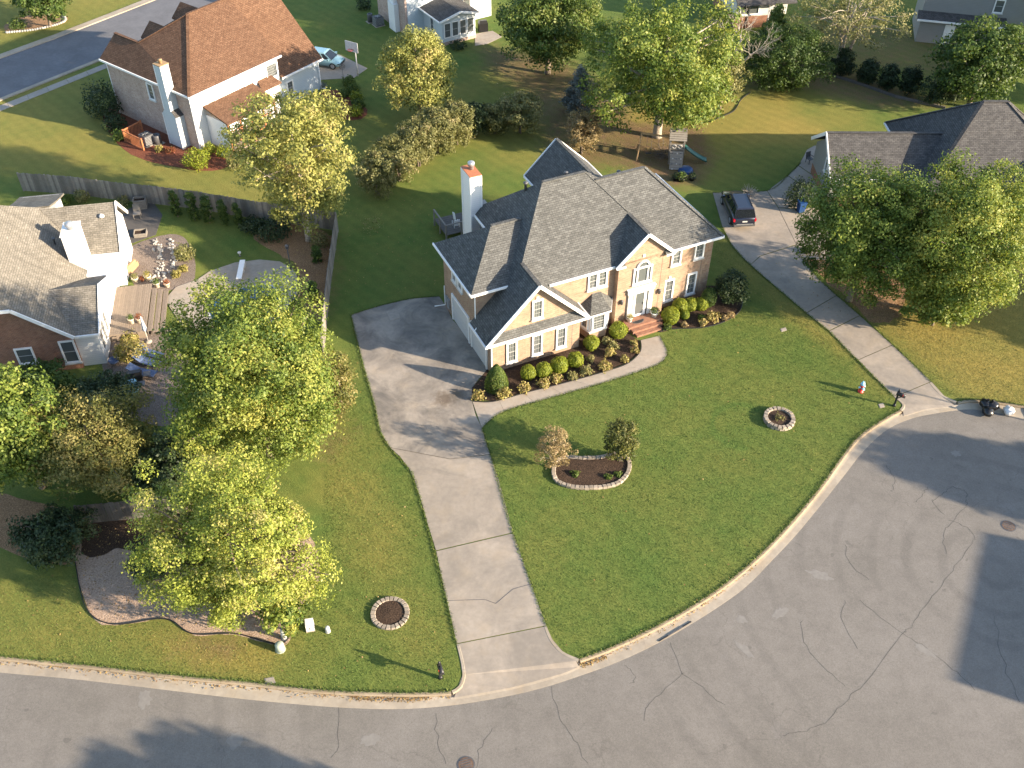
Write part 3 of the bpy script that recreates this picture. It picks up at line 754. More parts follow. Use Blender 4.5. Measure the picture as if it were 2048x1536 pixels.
# grass blades standing in the near lawns
def blades(name, polys, holes, dens, hgt, dryb, seed):
    rg = np.random.default_rng(seed); allp = []
    for q in polys:
        P = np.array([tuple(p[:2]) for p in apx(q)]); lo, hi = P.min(0), P.max(0)
        n = int((hi - lo).prod() * dens); s = rg.uniform(lo, hi, (n, 2)); s = s[pip(s, P)]; allp.append(s)
    s = np.concatenate(allp)
    for h_ in holes: s = s[~pip(s, [tuple(p[:2]) for p in apx(h_)])]
    s = s[~pip(s, hp)]
    n = len(s); a = rg.uniform(0, 2 * math.pi, n); ln = rg.uniform(.5, 1.0, n) * hgt; w = rg.uniform(.01, .02, n)
    lean = rg.normal(0, .035, (n, 2)) + np.stack([np.cos(a + 1.57), np.sin(a + 1.57)], 1) * .02
    z0 = np.zeros(n)
    p0 = np.stack([s[:, 0] - np.cos(a) * w, s[:, 1] - np.sin(a) * w, z0], 1); p1 = np.stack([s[:, 0] + np.cos(a) * w, s[:, 1] + np.sin(a) * w, z0], 1)
    p2 = np.stack([s[:, 0] + lean[:, 0], s[:, 1] + lean[:, 1], ln], 1)
    co = np.stack([p0, p1, p2], 1).reshape(-1, 3).astype(np.float32)
    me = bpy.data.meshes.new(name); me.vertices.add(3 * n); me.vertices.foreach_set('co', co.ravel())
    me.loops.add(3 * n); me.loops.foreach_set('vertex_index', np.arange(3 * n, dtype=np.int32))
    me.polygons.add(n); me.polygons.foreach_set('loop_start', np.arange(0, 3 * n, 3, dtype=np.int32))
    me.update(calc_edges=True)
    # dryness follows the lawn's own dry attribute (nearest ground vertex)
    gi = {}
    d = np.full(n, dryb)
    for k, val, soft, poly in MASKS:
        if k == 'dry':
            ww = np.clip(sdist(s, [tuple(p[:2]) for p in apx(poly)]) / (2 * soft) + .5, 0, 1); d = d * (1 - ww) + val * ww
    tint = np.clip(d * .75 + rg.normal(.12, .16, n), 0, 1)
    at_ = me.attributes.new('tint', 'FLOAT', 'POINT'); at_.data.foreach_set('value', np.repeat(tint, 3).astype(np.float32))
    me.materials.append(M['blade'])
    return tag(link(name, me), 'short mown grass blades of the front lawns', 'grass', kind='stuff')
LAWN1 = [(966, 858), (1003, 827), (1090, 801), (1192, 772), (1278, 745), (1321, 729), (1336, 706), (1322, 672), (1352, 660), (1404, 658), (1446, 647), (1478, 628), (1487, 608), (1470, 560), (1430, 520), (1425, 470), (1447, 460), (1510, 540), (1608, 626), (1705, 713), (1786, 795), (1800, 818), (1772, 833), (1690, 902), (1576, 1048), (1429, 1180), (1327, 1242), (1224, 1291), (1156, 1316), (1126, 1301), (1094, 1250), (1060, 1160), (1027, 1064), (998, 960)]
LAWN2 = [(-60, 1160), (150, 1150), (175, 1225), (230, 1252), (330, 1241), (385, 1272), (530, 1288), (588, 1265), (592, 1235), (645, 1100), (650, 900), (700, 700), (702, 640), (723, 722), (747, 807), (759, 862), (779, 897), (829, 964), (888, 1183), (912, 1289), (921, 1345), (903, 1380), (800, 1383), (650, 1378), (350, 1348), (-60, 1305)]
LAWN3 = [(1725, 634), (1815, 600), (2060, 540), (2060, 808), (1942, 797), (1890, 792), (1864, 763), (1788, 690)]
HOLES = [[(1105, 930), (1115, 915), (1255, 905), (1262, 935), (1230, 970), (1140, 976), (1108, 955)], [(742, 1222), (760, 1193), (800, 1190), (819, 1220), (800, 1252), (760, 1255)], [(1527, 835), (1540, 814), (1575, 812), (1591, 840), (1570, 860), (1540, 852)]]
blades('grass', [LAWN1, LAWN2, LAWN3], HOLES, 170, .065, .16, 3)

# ragged turf along paving edges
def edge_tufts(name, lines, dens, hgt, seed):
    rg = np.random.default_rng(seed); P = []
    for l, smooth in lines:
        L = crom(apx(l), 4) if smooth else apx(l); n0 = sum((L[i + 1] - L[i]).length for i in range(len(L) - 1)); n = int(n0 * dens)
        R_ = resample(L, n); P.append(np.array([(p.x, p.y) for p in R_]) + rg.normal(0, .045, (n, 2)))
    s_ = np.concatenate(P); n = len(s_); a = rg.uniform(0, 6.283, n); ln = rg.uniform(.4, 1, n) * hgt; w = rg.uniform(.012, .026, n); lean = rg.normal(0, .06, (n, 2))
    p0 = np.stack([s_[:, 0] - np.cos(a) * w, s_[:, 1] - np.sin(a) * w, np.full(n, .0)], 1); p1 = np.stack([s_[:, 0] + np.cos(a) * w, s_[:, 1] + np.sin(a) * w, np.full(n, .0)], 1); p2 = np.stack([s_[:, 0] + lean[:, 0], s_[:, 1] + lean[:, 1], ln], 1)
    co = np.stack([p0, p1, p2], 1).reshape(-1, 3).astype(np.float32); me = bpy.data.meshes.new(name); me.vertices.add(3 * n); me.vertices.foreach_set('co', co.ravel()); me.loops.add(3 * n); me.loops.foreach_set('vertex_index', np.arange(3 * n, dtype=np.int32)); me.polygons.add(n); me.polygons.foreach_set('loop_start', np.arange(0, 3 * n, 3, dtype=np.int32)); me.update(calc_edges=True)
    t_ = np.clip(rg.normal(.35, .22, n), 0, 1); q = me.attributes.new('tint', 'FLOAT', 'POINT'); q.data.foreach_set('value', np.repeat(t_, 3).astype(np.float32)); me.materials.append(M['blade'])
    return tag(link(name, me), 'ragged grass fringe along driveways, walkway and kerbs', 'grass', kind='stuff')
EDG = [([(702, 630), (724, 721), (748, 806), (760, 861), (779, 895), (816, 936), (830, 963), (865, 1090), (889, 1182), (913, 1288)], True), ([(964, 857), (981, 909), (1006, 1000), (1026, 1066), (1060, 1162), (1093, 1252)], True), (W_OUT, True), (B_LEFT[2:], True), (B_MID, True), ([(1445, 454), (1465, 493), (1510, 539), (1559, 581), (1608, 623), (1657, 662), (1705, 711), (1754, 760), (1787, 792)], True), ([(1605, 519), (1640, 561), (1673, 591), (1722, 633), (1787, 691), (1862, 764)], True), (B_NE, True), ([(702, 630), (760, 612), (820, 598), (878, 593)], True), ([(1426, 386), (1534, 382), (1575, 352), (1602, 325)], True)]
edge_tufts('grass_fringe', EDG, 150, .12, 41)
# ------------------------------------------------------------------ houses
def trimline(m, a, b, w=.06, h=.18, dz=-.07): 
    a = Vector(a) + Vector((0, 0, dz)); b = Vector(b) + Vector((0, 0, dz)); m.bar(a, b, w, h); return m

def window(parent, o, d, n, w, z0, z1, cols=2, rows=2, depth=.10, tr=.11, sash=2, glass='glassdark', name='window', sill=True, grid=True):
    """o: left-bottom corner (u,v) on the wall, d: unit dir along the wall, n: unit outward normal"""
    o = Vector((o[0], o[1], 0)); d = Vector((d[0], d[1], 0)); n = Vector((n[0], n[1], 0))
    def bx(m, s0, s1, a, b, t0, t1):
        c = [o + d * s0 + n * t0, o + d * s1 + n * t0, o + d * s1 + n * t1, o + d * s0 + n * t1]
        k = len(m.v)
        for zz in (a, b):
            for p in c: m.v.append((p.x, p.y, zz))
        for q in ((3, 2, 1, 0), (4, 5, 6, 7), (0, 1, 5, 4), (1, 2, 6, 5), (2, 3, 7, 6), (3, 0, 4, 7)):
            m.f.append([k + i for i in q]); m.smooth.append(False)
    m = MB()
    bx(m, 0, tr, z0, z1, -.02, depth); bx(m, w - tr, w, z0, z1, -.02, depth)
    bx(m, tr, w - tr, z0, z0 + tr * .9, -.02, depth - .003); bx(m, tr, w - tr, z1 - tr, z1, -.02, depth - .003)
    fr = m.build(name, M['white'], parent)
    zs = np.linspace(z0 + tr * .9, z1 - tr, sash + 1)
    for k in range(sash):
        g = MB(); bx(g, tr, w - tr, zs[k], zs[k + 1], -.01, .012 + .012 * k); g.build('pane', M[glass], fr)
    g = MB()
    for k in range(1, sash): bx(g, tr, w - tr, zs[k] - .022, zs[k] + .022, 0, .05)
    if grid:
        for k in range(sash):
            for c in range(1, cols): s0 = tr + (w - 2 * tr) * c / cols; bx(g, s0 - .007, s0 + .007, zs[k], zs[k + 1], 0, .036)
            for r in range(1, rows): zz = zs[k] + (zs[k + 1] - zs[k]) * r / rows; bx(g, tr, w - tr, zz - .007, zz + .007, 0, .0345)
    if g.v: g.build('glazing_bars', M['bars'], fr)
    if sill:
        s = MB(); bx(s, -.06, w + .06, z0 - .1, z0 - .004, -.02, depth + .05); s.build('sill', M['offwhite'], fr)
    return fr

def pbox(parent, name, mat, *b):
    return MB().box(*b).build(name, M[mat], parent)

YAW = math.radians(25.0)
H1 = empty('brick_house', at(980, 738), YAW, 'two storey tan brick house with grey hipped roof and front gables', 'house')
# walls
pbox(H1, 'wall', 'brick_tan', -.15, 6.55, -.45, 7.62, -.1, 2.86)
def gable_wall(parent, u0, u1, um, z0, zt, v0, v1, mat):
    m = MB()
    a = [(u0, v0, z0), (u1, v0, z0), (um, v0, zt)]; b = [(u0, v1, z0), (u1, v1, z0), (um, v1, zt)]
    m.poly(a); m.poly(b[::-1]); m.poly([a[0], b[0], b[1], a[1]]); m.poly([a[1], b[1], b[2], a[2]]); m.poly([a[2], b[2], b[0], a[0]])
    return m.build('gable_wall', M[mat], parent)
gable_wall(H1, -.15, 6.55, 3.2, 2.861, 6.35, -.447, .3, 'brick_tan')
pbox(H1, 'wall', 'brick_tan', -.147, 5.2, 1.95, 7.62, 2.861, 5.36)
pbox(H1, 'wall', 'brick_tan', 6.551, 17.75, .9, 9.35, -.1, 5.36)
pbox(H1, 'wall', 'brick_tan', 3.6, 6.55, .902, 1.94, 2.861, 5.36)
pbox(H1, 'wall', 'brick_tan', 3.3, 9.8, 7.63, 10.3, -.1, 5.36)
pbox(H1, 'wall', 'siding_grey', 3.25, 4.2, 7.6, 10.25, 3.0, 6.45)
pbox(H1, 'wall', 'brick_tan', 9.85, 13.75, .45, .899, -.1, 5.42)
gable_wall(H1, 9.85, 13.75, 11.8, 5.421, 7.25, .452, 1.2, 'brick_tan')
pbox(H1, 'wall', 'brick_tan', 9.4, 13.9, 9.36, 13.2, -.1, 5.36)
gable_wall(H1, 9.4, 13.9, 11.65, 5.361, 7.6, 12.6, 13.2, 'siding_grey')
# roofs
fp = lambda u, v: (u, v, 5.4 + .864 * (v - .45))
lp = lambda u, v: (u, v, 3.4 + u)
m = MB()
m.slab([fp(4.4, .45), fp(18.2, .45), (14.1, 5.08, 9.4), (10.6, 5.08, fp(0, 5.08)[2]), (9.7, 5.6, 9.85), (6.45, 5.6, 9.85), (3.2, 1.84, 6.6)])
m.slab([(14.1, 5.08, 9.4), (18.2, .45, 5.4), (18.2, 9.73, 5.4)])
m.slab([(9.9, 5.08, 9.4), (14.1, 5.08, 9.4), (18.2, 9.73, 5.4), (9.9, 9.73, 5.4)])
m.slab([(9.7, 5.6, 9.85), (14.6, 10.73, 5.42), (14.6, .6, 5.42)])
m.slab([(6.45, 5.6, 9.85), (9.7, 5.6, 9.85), (14.6, 10.73, 5.42), (2.9, 10.73, 5.42), (2.9, 9.71, 6.3)])
m.slab([lp(3.2, 1.84), lp(6.45, 5.6), lp(2.9, 9.71), lp(2.9, 4.0), lp(.3, 4.0), lp(.3, 1.95), lp(-.6, 1.95), lp(-.6, -.85), lp(3.2, -.85)])
m.slab([(3.2, -.85, 6.6), (7.0, -.85, 2.8), (7.0, .9, 2.8), (4.4, .9, 5.4), (4.4, .45, 5.4), (3.2, 1.84, 6.6)])
rf = m.build('roof', M['shingle_grey'], H1)
MB().bar((9.7, 5.6, 9.845), (11.8, 3.0, 7.615), .16, .03).build('ridge_cap', M['shingle_grey'], rf)
m = MB()
m.slab([(-.6, 1.5, 5.4), (2.05, 1.5, 5.4), (4.6, 4.8, 8.0), (2.3, 4.8, 8.0)])
m.slab([(-.6, 1.5, 5.4), (2.3, 4.8, 8.0), (-.6, 8.1, 5.4)])
m.slab([(-.6, 8.1, 5.4), (2.3, 4.8, 8.0), (4.6, 4.8, 8.0), (4.0, 8.1, 5.4)])
m.build('wing_roof', M['shingle_grey'], H1)
m = MB()
m.slab([(9.5, .2, 5.4), (11.8, .2, 7.5), (11.8, 3.0, 7.5), (9.5, .45, 5.4)]); m.slab([(14.1, .2, 5.4), (11.8, .2, 7.5), (11.8, 3.0, 7.5), (14.1, .45, 5.4)])
m.build('entry_gable_roof', M['shingle_grey'], H1)
m = MB()
m.slab([(9.0, 8.6, 5.4), (9.0, 13.6, 5.4), (11.65, 13.6, 7.9), (11.65, 7.9, 7.9)]); m.slab([(14.3, 8.6, 5.4), (14.3, 13.6, 5.4), (11.65, 13.6, 7.9), (11.65, 7.9, 7.9)])
m.build('rear_gable_roof', M['shingle_grey'], H1)
# pent roof across the garage gable
MB().slab([(-.2, -.45, 3.32), (6.6, -.45, 3.32), (7.0, -.86, 2.84), (-.6, -.86, 2.84)], .1).build('pent_roof', M['shingle_grey'], H1)
# entry gable returns
for s0, s1 in ((9.5, 10.2), (13.4, 14.1)):
    MB().slab([(s0, .2, 5.36), (s1, .2, 5.36), (s1, .44, 5.62), (s0, .44, 5.62)], .05).build('gable_return', M['shingle_grey'], H1)
# ridge caps
for a, b in (((6.45, 5.6, 9.87), (9.7, 5.6, 9.87)), ((10.2, 5.08, 9.42), (14.1, 5.08, 9.42)), ((2.3, 4.8, 8.02), (4.5, 4.8, 8.02)), ((3.2, -.85, 6.62), (3.2, 1.84, 6.62)), ((11.8, .2, 7.52), (11.8, 3.0, 7.52)), ((11.65, 8.0, 7.92), (11.65, 13.6, 7.92)), ((14.1, 5.08, 9.42), (18.2, .45, 5.42))):
    MB().bar(a, b, .26, .05).build('ridge_cap', M['shingle_grey'], rf)
# gutters, fascia and rakes
def part_trim(name, a, b, w=.09, h=.16, dz=-.07): return trimline(MB(), a, b, w, h, dz).build(name, M['white'], H1)
for a, b in (((-.62, -.9, 2.84), (7.02, -.9, 2.84)), ((4.55, .4, 5.4), (9.5, .4, 5.4)), ((14.1, .4, 5.4), (18.25, .4, 5.4)), ((18.25, .4, 5.4), (18.25, 9.75, 5.4)), ((-.65, 1.45, 5.4), (2.1, 1.45, 5.4)), ((-.65, 1.45, 5.4), (-.65, 8.15, 5.4)), ((-.65, -.9, 2.8), (-.65, 1.95, 2.8)), ((7.05, -.9, 2.8), (7.05, .9, 2.8)), ((2.86, 4.5, 6.28), (2.86, 8.95, 6.28)), ((8.95, 9.8, 5.4), (8.95, 13.6, 5.4)), ((14.35, 9.8, 5.4), (14.35, 13.6, 5.4))):
    part_trim('gutter', a, b)
for a, b in (((-.62, -.9, 2.8), (3.2, -.9, 6.62)), ((3.2, -.9, 6.62), (7.02, -.9, 2.8)), ((9.48, .15, 5.4), (11.8, .15, 7.52)), ((11.8, .15, 7.52), (14.12, .15, 5.4)), ((9.0, 13.65, 5.4), (11.65, 13.65, 7.92)), ((11.65, 13.65, 7.92), (14.3, 13.65, 5.4))):
    part_trim('rake_board', a, b, .07, .22, -.06)
for s0, s1 in ((9.48, 10.2), (13.4, 14.12)): part_trim('gutter', (s0, .15, 5.38), (s1, .15, 5.38), .07, .12)
# downspouts
def spout(pts, r=.045): return MB().tube(pts, r, 6, smooth=False).build('downspout', M['white'], H1)
spout([(-.2, 1.88, 5.25), (-.2, 1.88, 3.2), (-.3, 1.2, 2.95), (-.62, 1.0, 2.85)])
spout([(-.1, -.52, 2.75), (-.1, -.52, 0)]); spout([(-.22, 7.5, 2.0), (-.22, 7.5, .3), (-.9, 7.9, .1)])
# vents and flue pipes
for u, v, z in ((5.6, 6.4, 9.15), (8.6, 6.3, 9.25), (13.0, 6.6, 8.1)):
    MB().lathe([(.09, -.3), (.09, .35), (.16, .36), (.16, .46), (.02, .5)], 10, (u, v, z)).build('vent_pipe', M['darkgrey'], H1)
MB().lathe([(.06, -.2), (.06, .6)], 8, (13.4, 9.2, 6.1)).build('vent_pipe', M['black'], H1)
# chimney chase in white lap siding
ch = pbox(H1, 'chimney', 'siding_white', 2.62, 3.42, 8.95, 10.5, -.1, 9.3)
for u, v in ((2.62, 8.95), (3.42, 8.95), (2.62, 10.5)):
    MB().box(u - .05, u + .05, v - .05, v + .05, -.1, 9.32).build('corner_board', M['white'], ch)
MB().box(2.58, 3.46, 8.9, 10.54, 9.325, 9.38).build('chimney_cap', M['terracotta'], ch)
MB().lathe([(.17, 0), (.17, .28), (.25, .3), (.25, .52), (.2, .56), (.02, .6)], 14, (3.1, 9.9, 9.38)).build('flue_cap', M['steel'], ch)
# windows
X, Y = (1, 0), (0, -1)
for u in (1.0, 2.9, 4.72): window(H1, (u, -.45), X, Y, .78, .52, 2.3, 3, 2)
window(H1, (2.86, -.447), X, Y, .8, 3.65, 5.2, 3, 2)
for u in (7.72, 8.46): window(H1, (u, .9), X, Y, .76, 3.62, 4.98, 2, 2)
for u in (14.05, 15.95): window(H1, (u, .9), X, Y, .8, .6, 2.5, 2, 2)
for u in (14.35, 16.25): window(H1, (u, .9), X, Y, .8, 3.68, 5.1, 2, 2)
for v in (5.9, 4.9): window(H1, (-.147, v), (0, -1), (-1, 0), .8, 3.65, 4.7, 2, 1)
for u, z in ((3.26, 5.22), (11.75, 5.5), (14.45, 2.52)): MB().box(u - .1, u + .1, (-.5 if u < 4 else (.4 if u < 13 else .85)), (-.44 if u < 4 else (.46 if u < 13 else .91)), z, z + .24).build('keystone', M['offwhite'], H1)
# arched window over the door
aw = window(H1, (11.02, .45), X, Y, 1.5, 3.35, 4.72, 1, 1, sash=1, grid=False)
m = MB()
for u in (11.32, 12.14): m.box(u, u + .09, .36, .46, 3.45, 4.62)
m.build('mullion', M['white'], aw)
def arch(r0, r1, v0, v1, n=14, solid=False):
    m = MB(); cu, cz = 11.77, 4.721
    A = [math.pi * k / n for k in range(n + 1)]
    for k in range(n):
        q = []
        for r, a in ((r0, A[k]), (r1, A[k]), (r1, A[k + 1]), (r0, A[k + 1])): q.append((cu + r * math.cos(a), cz + r * math.sin(a)))
        f = [(x, v0, z) for x, z in q]; b = [(x, v1, z) for x, z in q]
        m.poly(f[::-1]); m.poly([f[1], f[2], b[2], b[1]]); m.poly([f[3], f[0], b[0], b[3]])
    return m
arch(.40, .52, .34, .46).build('arch_trim', M['white'], aw); arch(.002, .40, .425, .46).build('pane', M['glassdark'], aw)
# canted bay with its hipped roof
bay = MB().prism([(7.3, .9), (7.55, -.12), (8.85, -.12), (9.6, .9)], -.05, .62).build('bay_base', M['brick_tan'], H1)
MB().prism([(7.25, .9), (7.5, -.17), (8.9, -.17), (9.65, .9)], .621, .7).build('bay_sill', M['offwhite'], bay)
MB().prism([(7.33, .9), (7.58, -.09), (8.82, -.09), (9.57, .9)], .701, 2.32).build('bay_wall', M['white'], bay)
window(H1, (7.68, -.09), X, Y, 1.04, .75, 2.25, 3, 3, tr=.09, sill=False)
dv = Vector((.75, .99, 0)).normalized(); window(H1, (8.92, .05), dv[:2], (dv.y, -dv.x), .8, .78, 2.25, 2, 2, tr=.1, sill=False)
dv = Vector((.25, -.99, 0)).normalized(); window(H1, (7.36, .78), dv[:2], (-.97, -.245), .7, .78, 2.25, 2, 2, tr=.1, sill=False)
m = MB(); A, Bq, Cq, Dq = (7.05, .9, 2.36), (7.38, -.38, 2.36), (9.0, -.38, 2.36), (9.8, .9, 2.36); T1, T2 = (8.15, .9, 3.2), (8.75, .9, 3.2)
m.slab([A, Bq, T1], .06); m.slab([Bq, Cq, T2, T1], .06); m.slab([Cq, Dq, T2], .06); m.build('bay_roof', M['shingle_grey'], H1)
m = MB()
for a, b in ((A, Bq), (Bq, Cq), (Cq, Dq)): m.bar(Vector(a) - Vector((0, 0, .05)), Vector(b) - Vector((0, 0, .05)), .06, .1)
m.build('bay_fascia', M['white'], H1)
# entrance
sur = MB()
for u in (10.78, 12.42): sur.box(u, u + .34, .30, .46, .46, 2.62)
sur.box(10.7, 12.84, .26, .46, 2.621, 2.95); sur.box(10.64, 12.9, .2, .46, 2.951, 3.03)
for u in (11.24, 12.2): sur.box(u, u + .07, .34, .46, .46, 2.62)
door = sur.build('door_surround', M['white'], H1)
for u0, u1 in ((11.12, 11.24), (12.27, 12.42)): MB().box(u0, u1, .40, .46, .5, 2.6).build('sidelight', M['glassdark'], door)
m = MB().box(11.31, 12.2, .37, .455, .46, .62).box(11.31, 12.2, .37, .455, 2.48, 2.62)
for u in (11.31, 12.1): m.box(u, u + .1, .371, .454, .62, 2.48)
dr = m.build('door', M['white'], H1)
MB().box(11.41, 12.1, .40, .44, .62, 2.48).build('door_glass', M['glassdark'], dr)
MB().box(12.05, 12.1, .33, .37, 1.4, 1.6).build('handle', M['steel'], dr)
for u in (10.25, 13.3):
    l = MB().box(u - .05, u + .05, .42, .46, 2.0, 2.2).build('wall_lantern', M['terracotta'], H1)
    MB().lathe([(.05, 0), (.1, .05), (.12, .3), (.14, .32), (.03, .42)], 8, (u, .33, 1.95)).build('lantern_body', M['darkgrey'], l)
# porch and steps in brick
porch = MB().prism([(10.45, .45), (10.45, -.6), (13.3, -.6), (13.3, .45)], -.05, .45).build('porch', M['brick_red'], H1)
MB().prism([(10.62, -.601), (10.62, -.95), (13.0, -.95), (13.0, -.601)], -.05, .3).build('step', M['brick_red'], porch)
MB().prism([(10.75, -.951), (10.75, -1.3), (12.8, -1.3), (12.8, -.951)], -.05, .15).build('step', M['brick_red'], porch)
# garage doors, left wall
for v0, v1 in ((.15, 2.6), (3.15, 6.0)):
    g = MB()
    for a, b in ((v0 - .14, v0), (v1, v1 + .14)): g.box(-.25, -.14, a, b, 0, 2.3)
    g.box(-.25, -.14, v0, v1, 2.15, 2.3)
    gd = g.build('garage_door', M['white'], H1)
    for k in range(4):
        MB().box(-.185, -.14, v0 + .01, v1 - .01, .02 + k * .53, .02 + k * .53 + .515).build('door_panel', M['offwhite'], gd)
MB().box(-.3, -.15, 6.6, 7.0, .5, 1.3).box(-.26, -.15, 7.05, 7.3, .8, 1.3).build('meter_box', M['steel'], H1)
# movement joints and quoins of the brick front
for u, v, z0, z1 in ((5.95, -.452, .1, 2.6), (13.3, .448, .45, 5.2), (17.0, .898, .1, 5.2)): MB().box(u, u + .03, v - .004, v + .02, z0, z1).build('movement_joint', M['wood_dark'], H1)
for k in range(13):
    w = .5 if k % 2 else .32
    MB().box(17.75 - w, 17.775, .872, 1.2, .1 + k * .4, .1 + k * .4 + .36).build('quoin', M['brick_tan'], H1)
# timber deck behind the chimney
dk = empty('rear_deck', at(905, 462), YAW, 'small dark timber deck with railing beside the white chimney', 'deck')
for k in range(10): MB().box(-1.0, 1.6, -1.2 + k * .26, -1.2 + k * .26 + .23, .55, .6).build('deck_board', M['wood_dark'], dk)
for x, y in ((-1, -1.2), (1.6, -1.2), (-1, 1.35), (.3, -1.2), (-1, .1)): MB().box(x - .05, x + .05, y - .05, y + .05, 0, 1.5).build('post', M['wood_grey'], dk)
MB().bar((-1, -1.2, 1.5), (1.6, -1.2, 1.5), .12, .06).bar((-1, -1.2, 1.5), (-1, 1.35, 1.5), .12, .06).build('handrail', M['wood_grey'], dk)
pp = at(915, 440, 1.2)
gp = empty('folding_chair', at(912, 452, .6), .4, 'white folding chair on the small rear deck', 'chair'); gp.location.z = .6
MB().bar((-.25, -.25, .45), (.25, -.25, .45), .5, .04, (0, 1, 0)).build('seat', M['white'], gp)
MB().bar((0, .25, .45), (0, .45, 1.0), .5, .04, (1, 0, 0)).build('backrest', M['white'], gp)
for x in (-.22, .22):
    for y in (-.22, .22): MB().bar((x, y, 0), (x, y, .45), .04, .04).build('leg', M['white'], gp)

# ---- white and brick house on the left, with chimney and deck
Y2 = math.radians(11.0)
H2 = empty('white_house', at(197, 700), Y2, 'low house with white walls, red brick front gable and taupe roof beside deck', 'house')
pbox(H2, 'wall', 'brick_red', -13.2, -.75, -1.75, 9.4, -.1, 3.0)
m = MB(); a = [(-.75, -1.747, 3.001), (-3.7, -1.747, 5.5), (-10.3, -1.747, 5.5), (-13.2, -1.747, 3.001)]; b = [(u, -1.2, z) for u, _, z in a]; m.poly(a[::-1]); m.poly(b)
for i in range(4): m.poly([a[i], a[(i + 1) % 4], b[(i + 1) % 4], b[i]])
m.build('gable_wall', M['brick_red'], H2)
pbox(H2, 'wall', 'siding_white', -.749, 1.3, 7.35, 12.1, -.1, 3.2)
m = MB(); a = [(1.3, 7.35, 3.201), (1.3, 12.1, 3.201), (1.3, 9.73, 5.45)]; b = [(.6, y, z) for _, y, z in a]; m.poly(a); m.poly(b[::-1]); m.poly([a[1], b[1], b[2], a[2]]); m.poly([a[2], b[2], b[0], a[0]]); m.build('gable_wall', M['siding_white'], H2)
pbox(H2, 'wall', 'siding_white', -.748, .75, -1.55, 7.349, -.1, 2.95)
m = MB(); a = [(.75, -1.55, 2.951), (.75, 4.2, 2.951), (.75, 1.3, 4.3)]; b = [(.2, y, z) for _, y, z in a]; m.poly(a); m.poly(b[::-1]); m.poly([a[1], b[1], b[2], a[2]]); m.poly([a[2], b[2], b[0], a[0]]); m.build('gable_wall', M['siding_white'], H2)
m = MB()
m.slab([(-.5, -2.2, 3.05), (-3.65, -2.2, 5.72), (-7, 1.15, 8.56), (-7, 6.6, 8.56), (-3.4, 10.2, 5.51), (-.5, 10.2, 3.05)])
m.slab([(-3.65, -2.2, 5.72), (-10.35, -2.2, 5.72), (-7, 1.15, 8.56)])
m.slab([(-13.5, -2.2, 3.05), (-10.35, -2.2, 5.72), (-7, 1.15, 8.56), (-7, 6.6, 8.56), (-10.6, 10.2, 5.51), (-13.5, 10.2, 3.05)])
m.slab([(-7, 6.6, 8.56), (-.5, 13.1, 3.05), (-13.5, 13.1, 3.05)])
m.build('roof', M['shingle_tan'], H2)
m = MB(); m.slab([(-3.65, 9.75, 5.74), (1.6, 9.75, 5.74), (1.6, 7.0, 3.2), (-.6, 7.0, 3.2)]); m.slab([(-3.65, 9.75, 5.74), (1.6, 9.75, 5.74), (1.6, 12.45, 3.2), (-3.65, 12.45, 3.2)]); m.build('rear_roof', M['shingle_tan'], H2)
m = MB(); m.slab([(-3.1, 1.3, 4.52), (1.0, 1.3, 4.52), (1.0, -2.0, 2.95), (-.6, -2.0, 2.95)]); m.slab([(-3.1, 1.3, 4.52), (1.0, 1.3, 4.52), (1.0, 4.6, 2.95), (-.6, 4.6, 2.95)]); m.build('side_roof', M['shingle_tan'], H2)
m = MB(); m.slab([(-6.9, 14.6, 3.6), (-3.6, 14.6, 3.6), (-3.6, 12.0, 4.6), (-6.9, 12.0, 4.6)]); m.slab([(-6.9, 14.6, 3.6), (-3.6, 14.6, 3.6), (-3.6, 16.5, 3.0), (-6.9, 16.5, 3.0)]); m.build('shed_roof', M['shingle_tan'], H2)
pbox(H2, 'wall', 'siding_white', -6.6, -3.9, 12.0, 16.2, -.1, 3.1)
chb = pbox(H2, 'chimney', 'siding_white', -1.5, -.45, 5.35, 7.1, -.1, 5.95)
MB().box(-1.56, -.39, 5.29, 7.16, 5.951, 6.02).build('chimney_cap', M['white'], chb)
MB().lathe([(.2, 0), (.2, .25), (.3, .28), (.3, .5), (.05, .6)], 12, (-.95, 6.2, 6.02)).build('flue_cap', M['steel'], chb)
MB().lathe([(.2, 0), (.2, .1), (.1, .2), (.05, .25)], 10, (.6, 9.0, 5.05)).build('roof_vent', M['offwhite'], H2)
MB().lathe([(.06, -.2), (.06, .3), (.12, .32), (.12, .42)], 8, (-2.4, 6.6, 4.75)).build('vent_pipe', M['darkgrey'], H2)
for a, b in (((-3.65, -2.25, 5.74), (-.5, -2.25, 3.07)), ((-3.65, -2.25, 5.74), (-10.35, -2.25, 5.74)), ((1.64, 9.75, 5.76), (1.64, 7.0, 3.22)), ((1.64, 9.75, 5.76), (1.64, 12.45, 3.22)), ((1.04, 1.3, 4.54), (1.04, -2.0, 2.97)), ((1.04, 1.3, 4.54), (1.04, 4.6, 2.97))):
    trimline(MB(), a, b, .07, .24, -.07).build('rake_board', M['white'], H2)
for a, b in (((-.6, -2.05, 2.95), (1.05, -2.05, 2.95)), ((-.6, 6.95, 3.2), (1.65, 6.95, 3.2)), ((-.46, 4.7, 3.05), (-.46, 7.0, 3.05))): trimline(MB(), a, b, .09, .16).build('gutter', M['white'], H2)
for u, z0, z1, w in ((-4.6, .95, 2.3, 1.15), (-7.0, .9, 2.4, 1.2), (-1.75, .6, 2.5, 1.0)):
    if u > -6.7: window(H2, (u, -1.75), X, Y, w, z0, z1, 1, 1)
window(H2, (-7.0, -1.75), X, Y, 1.1, .95, 2.3, 1, 1); window(H2, (-6.6, -1.747), X, Y, 1.0, 3.4, 4.9, 1, 1)
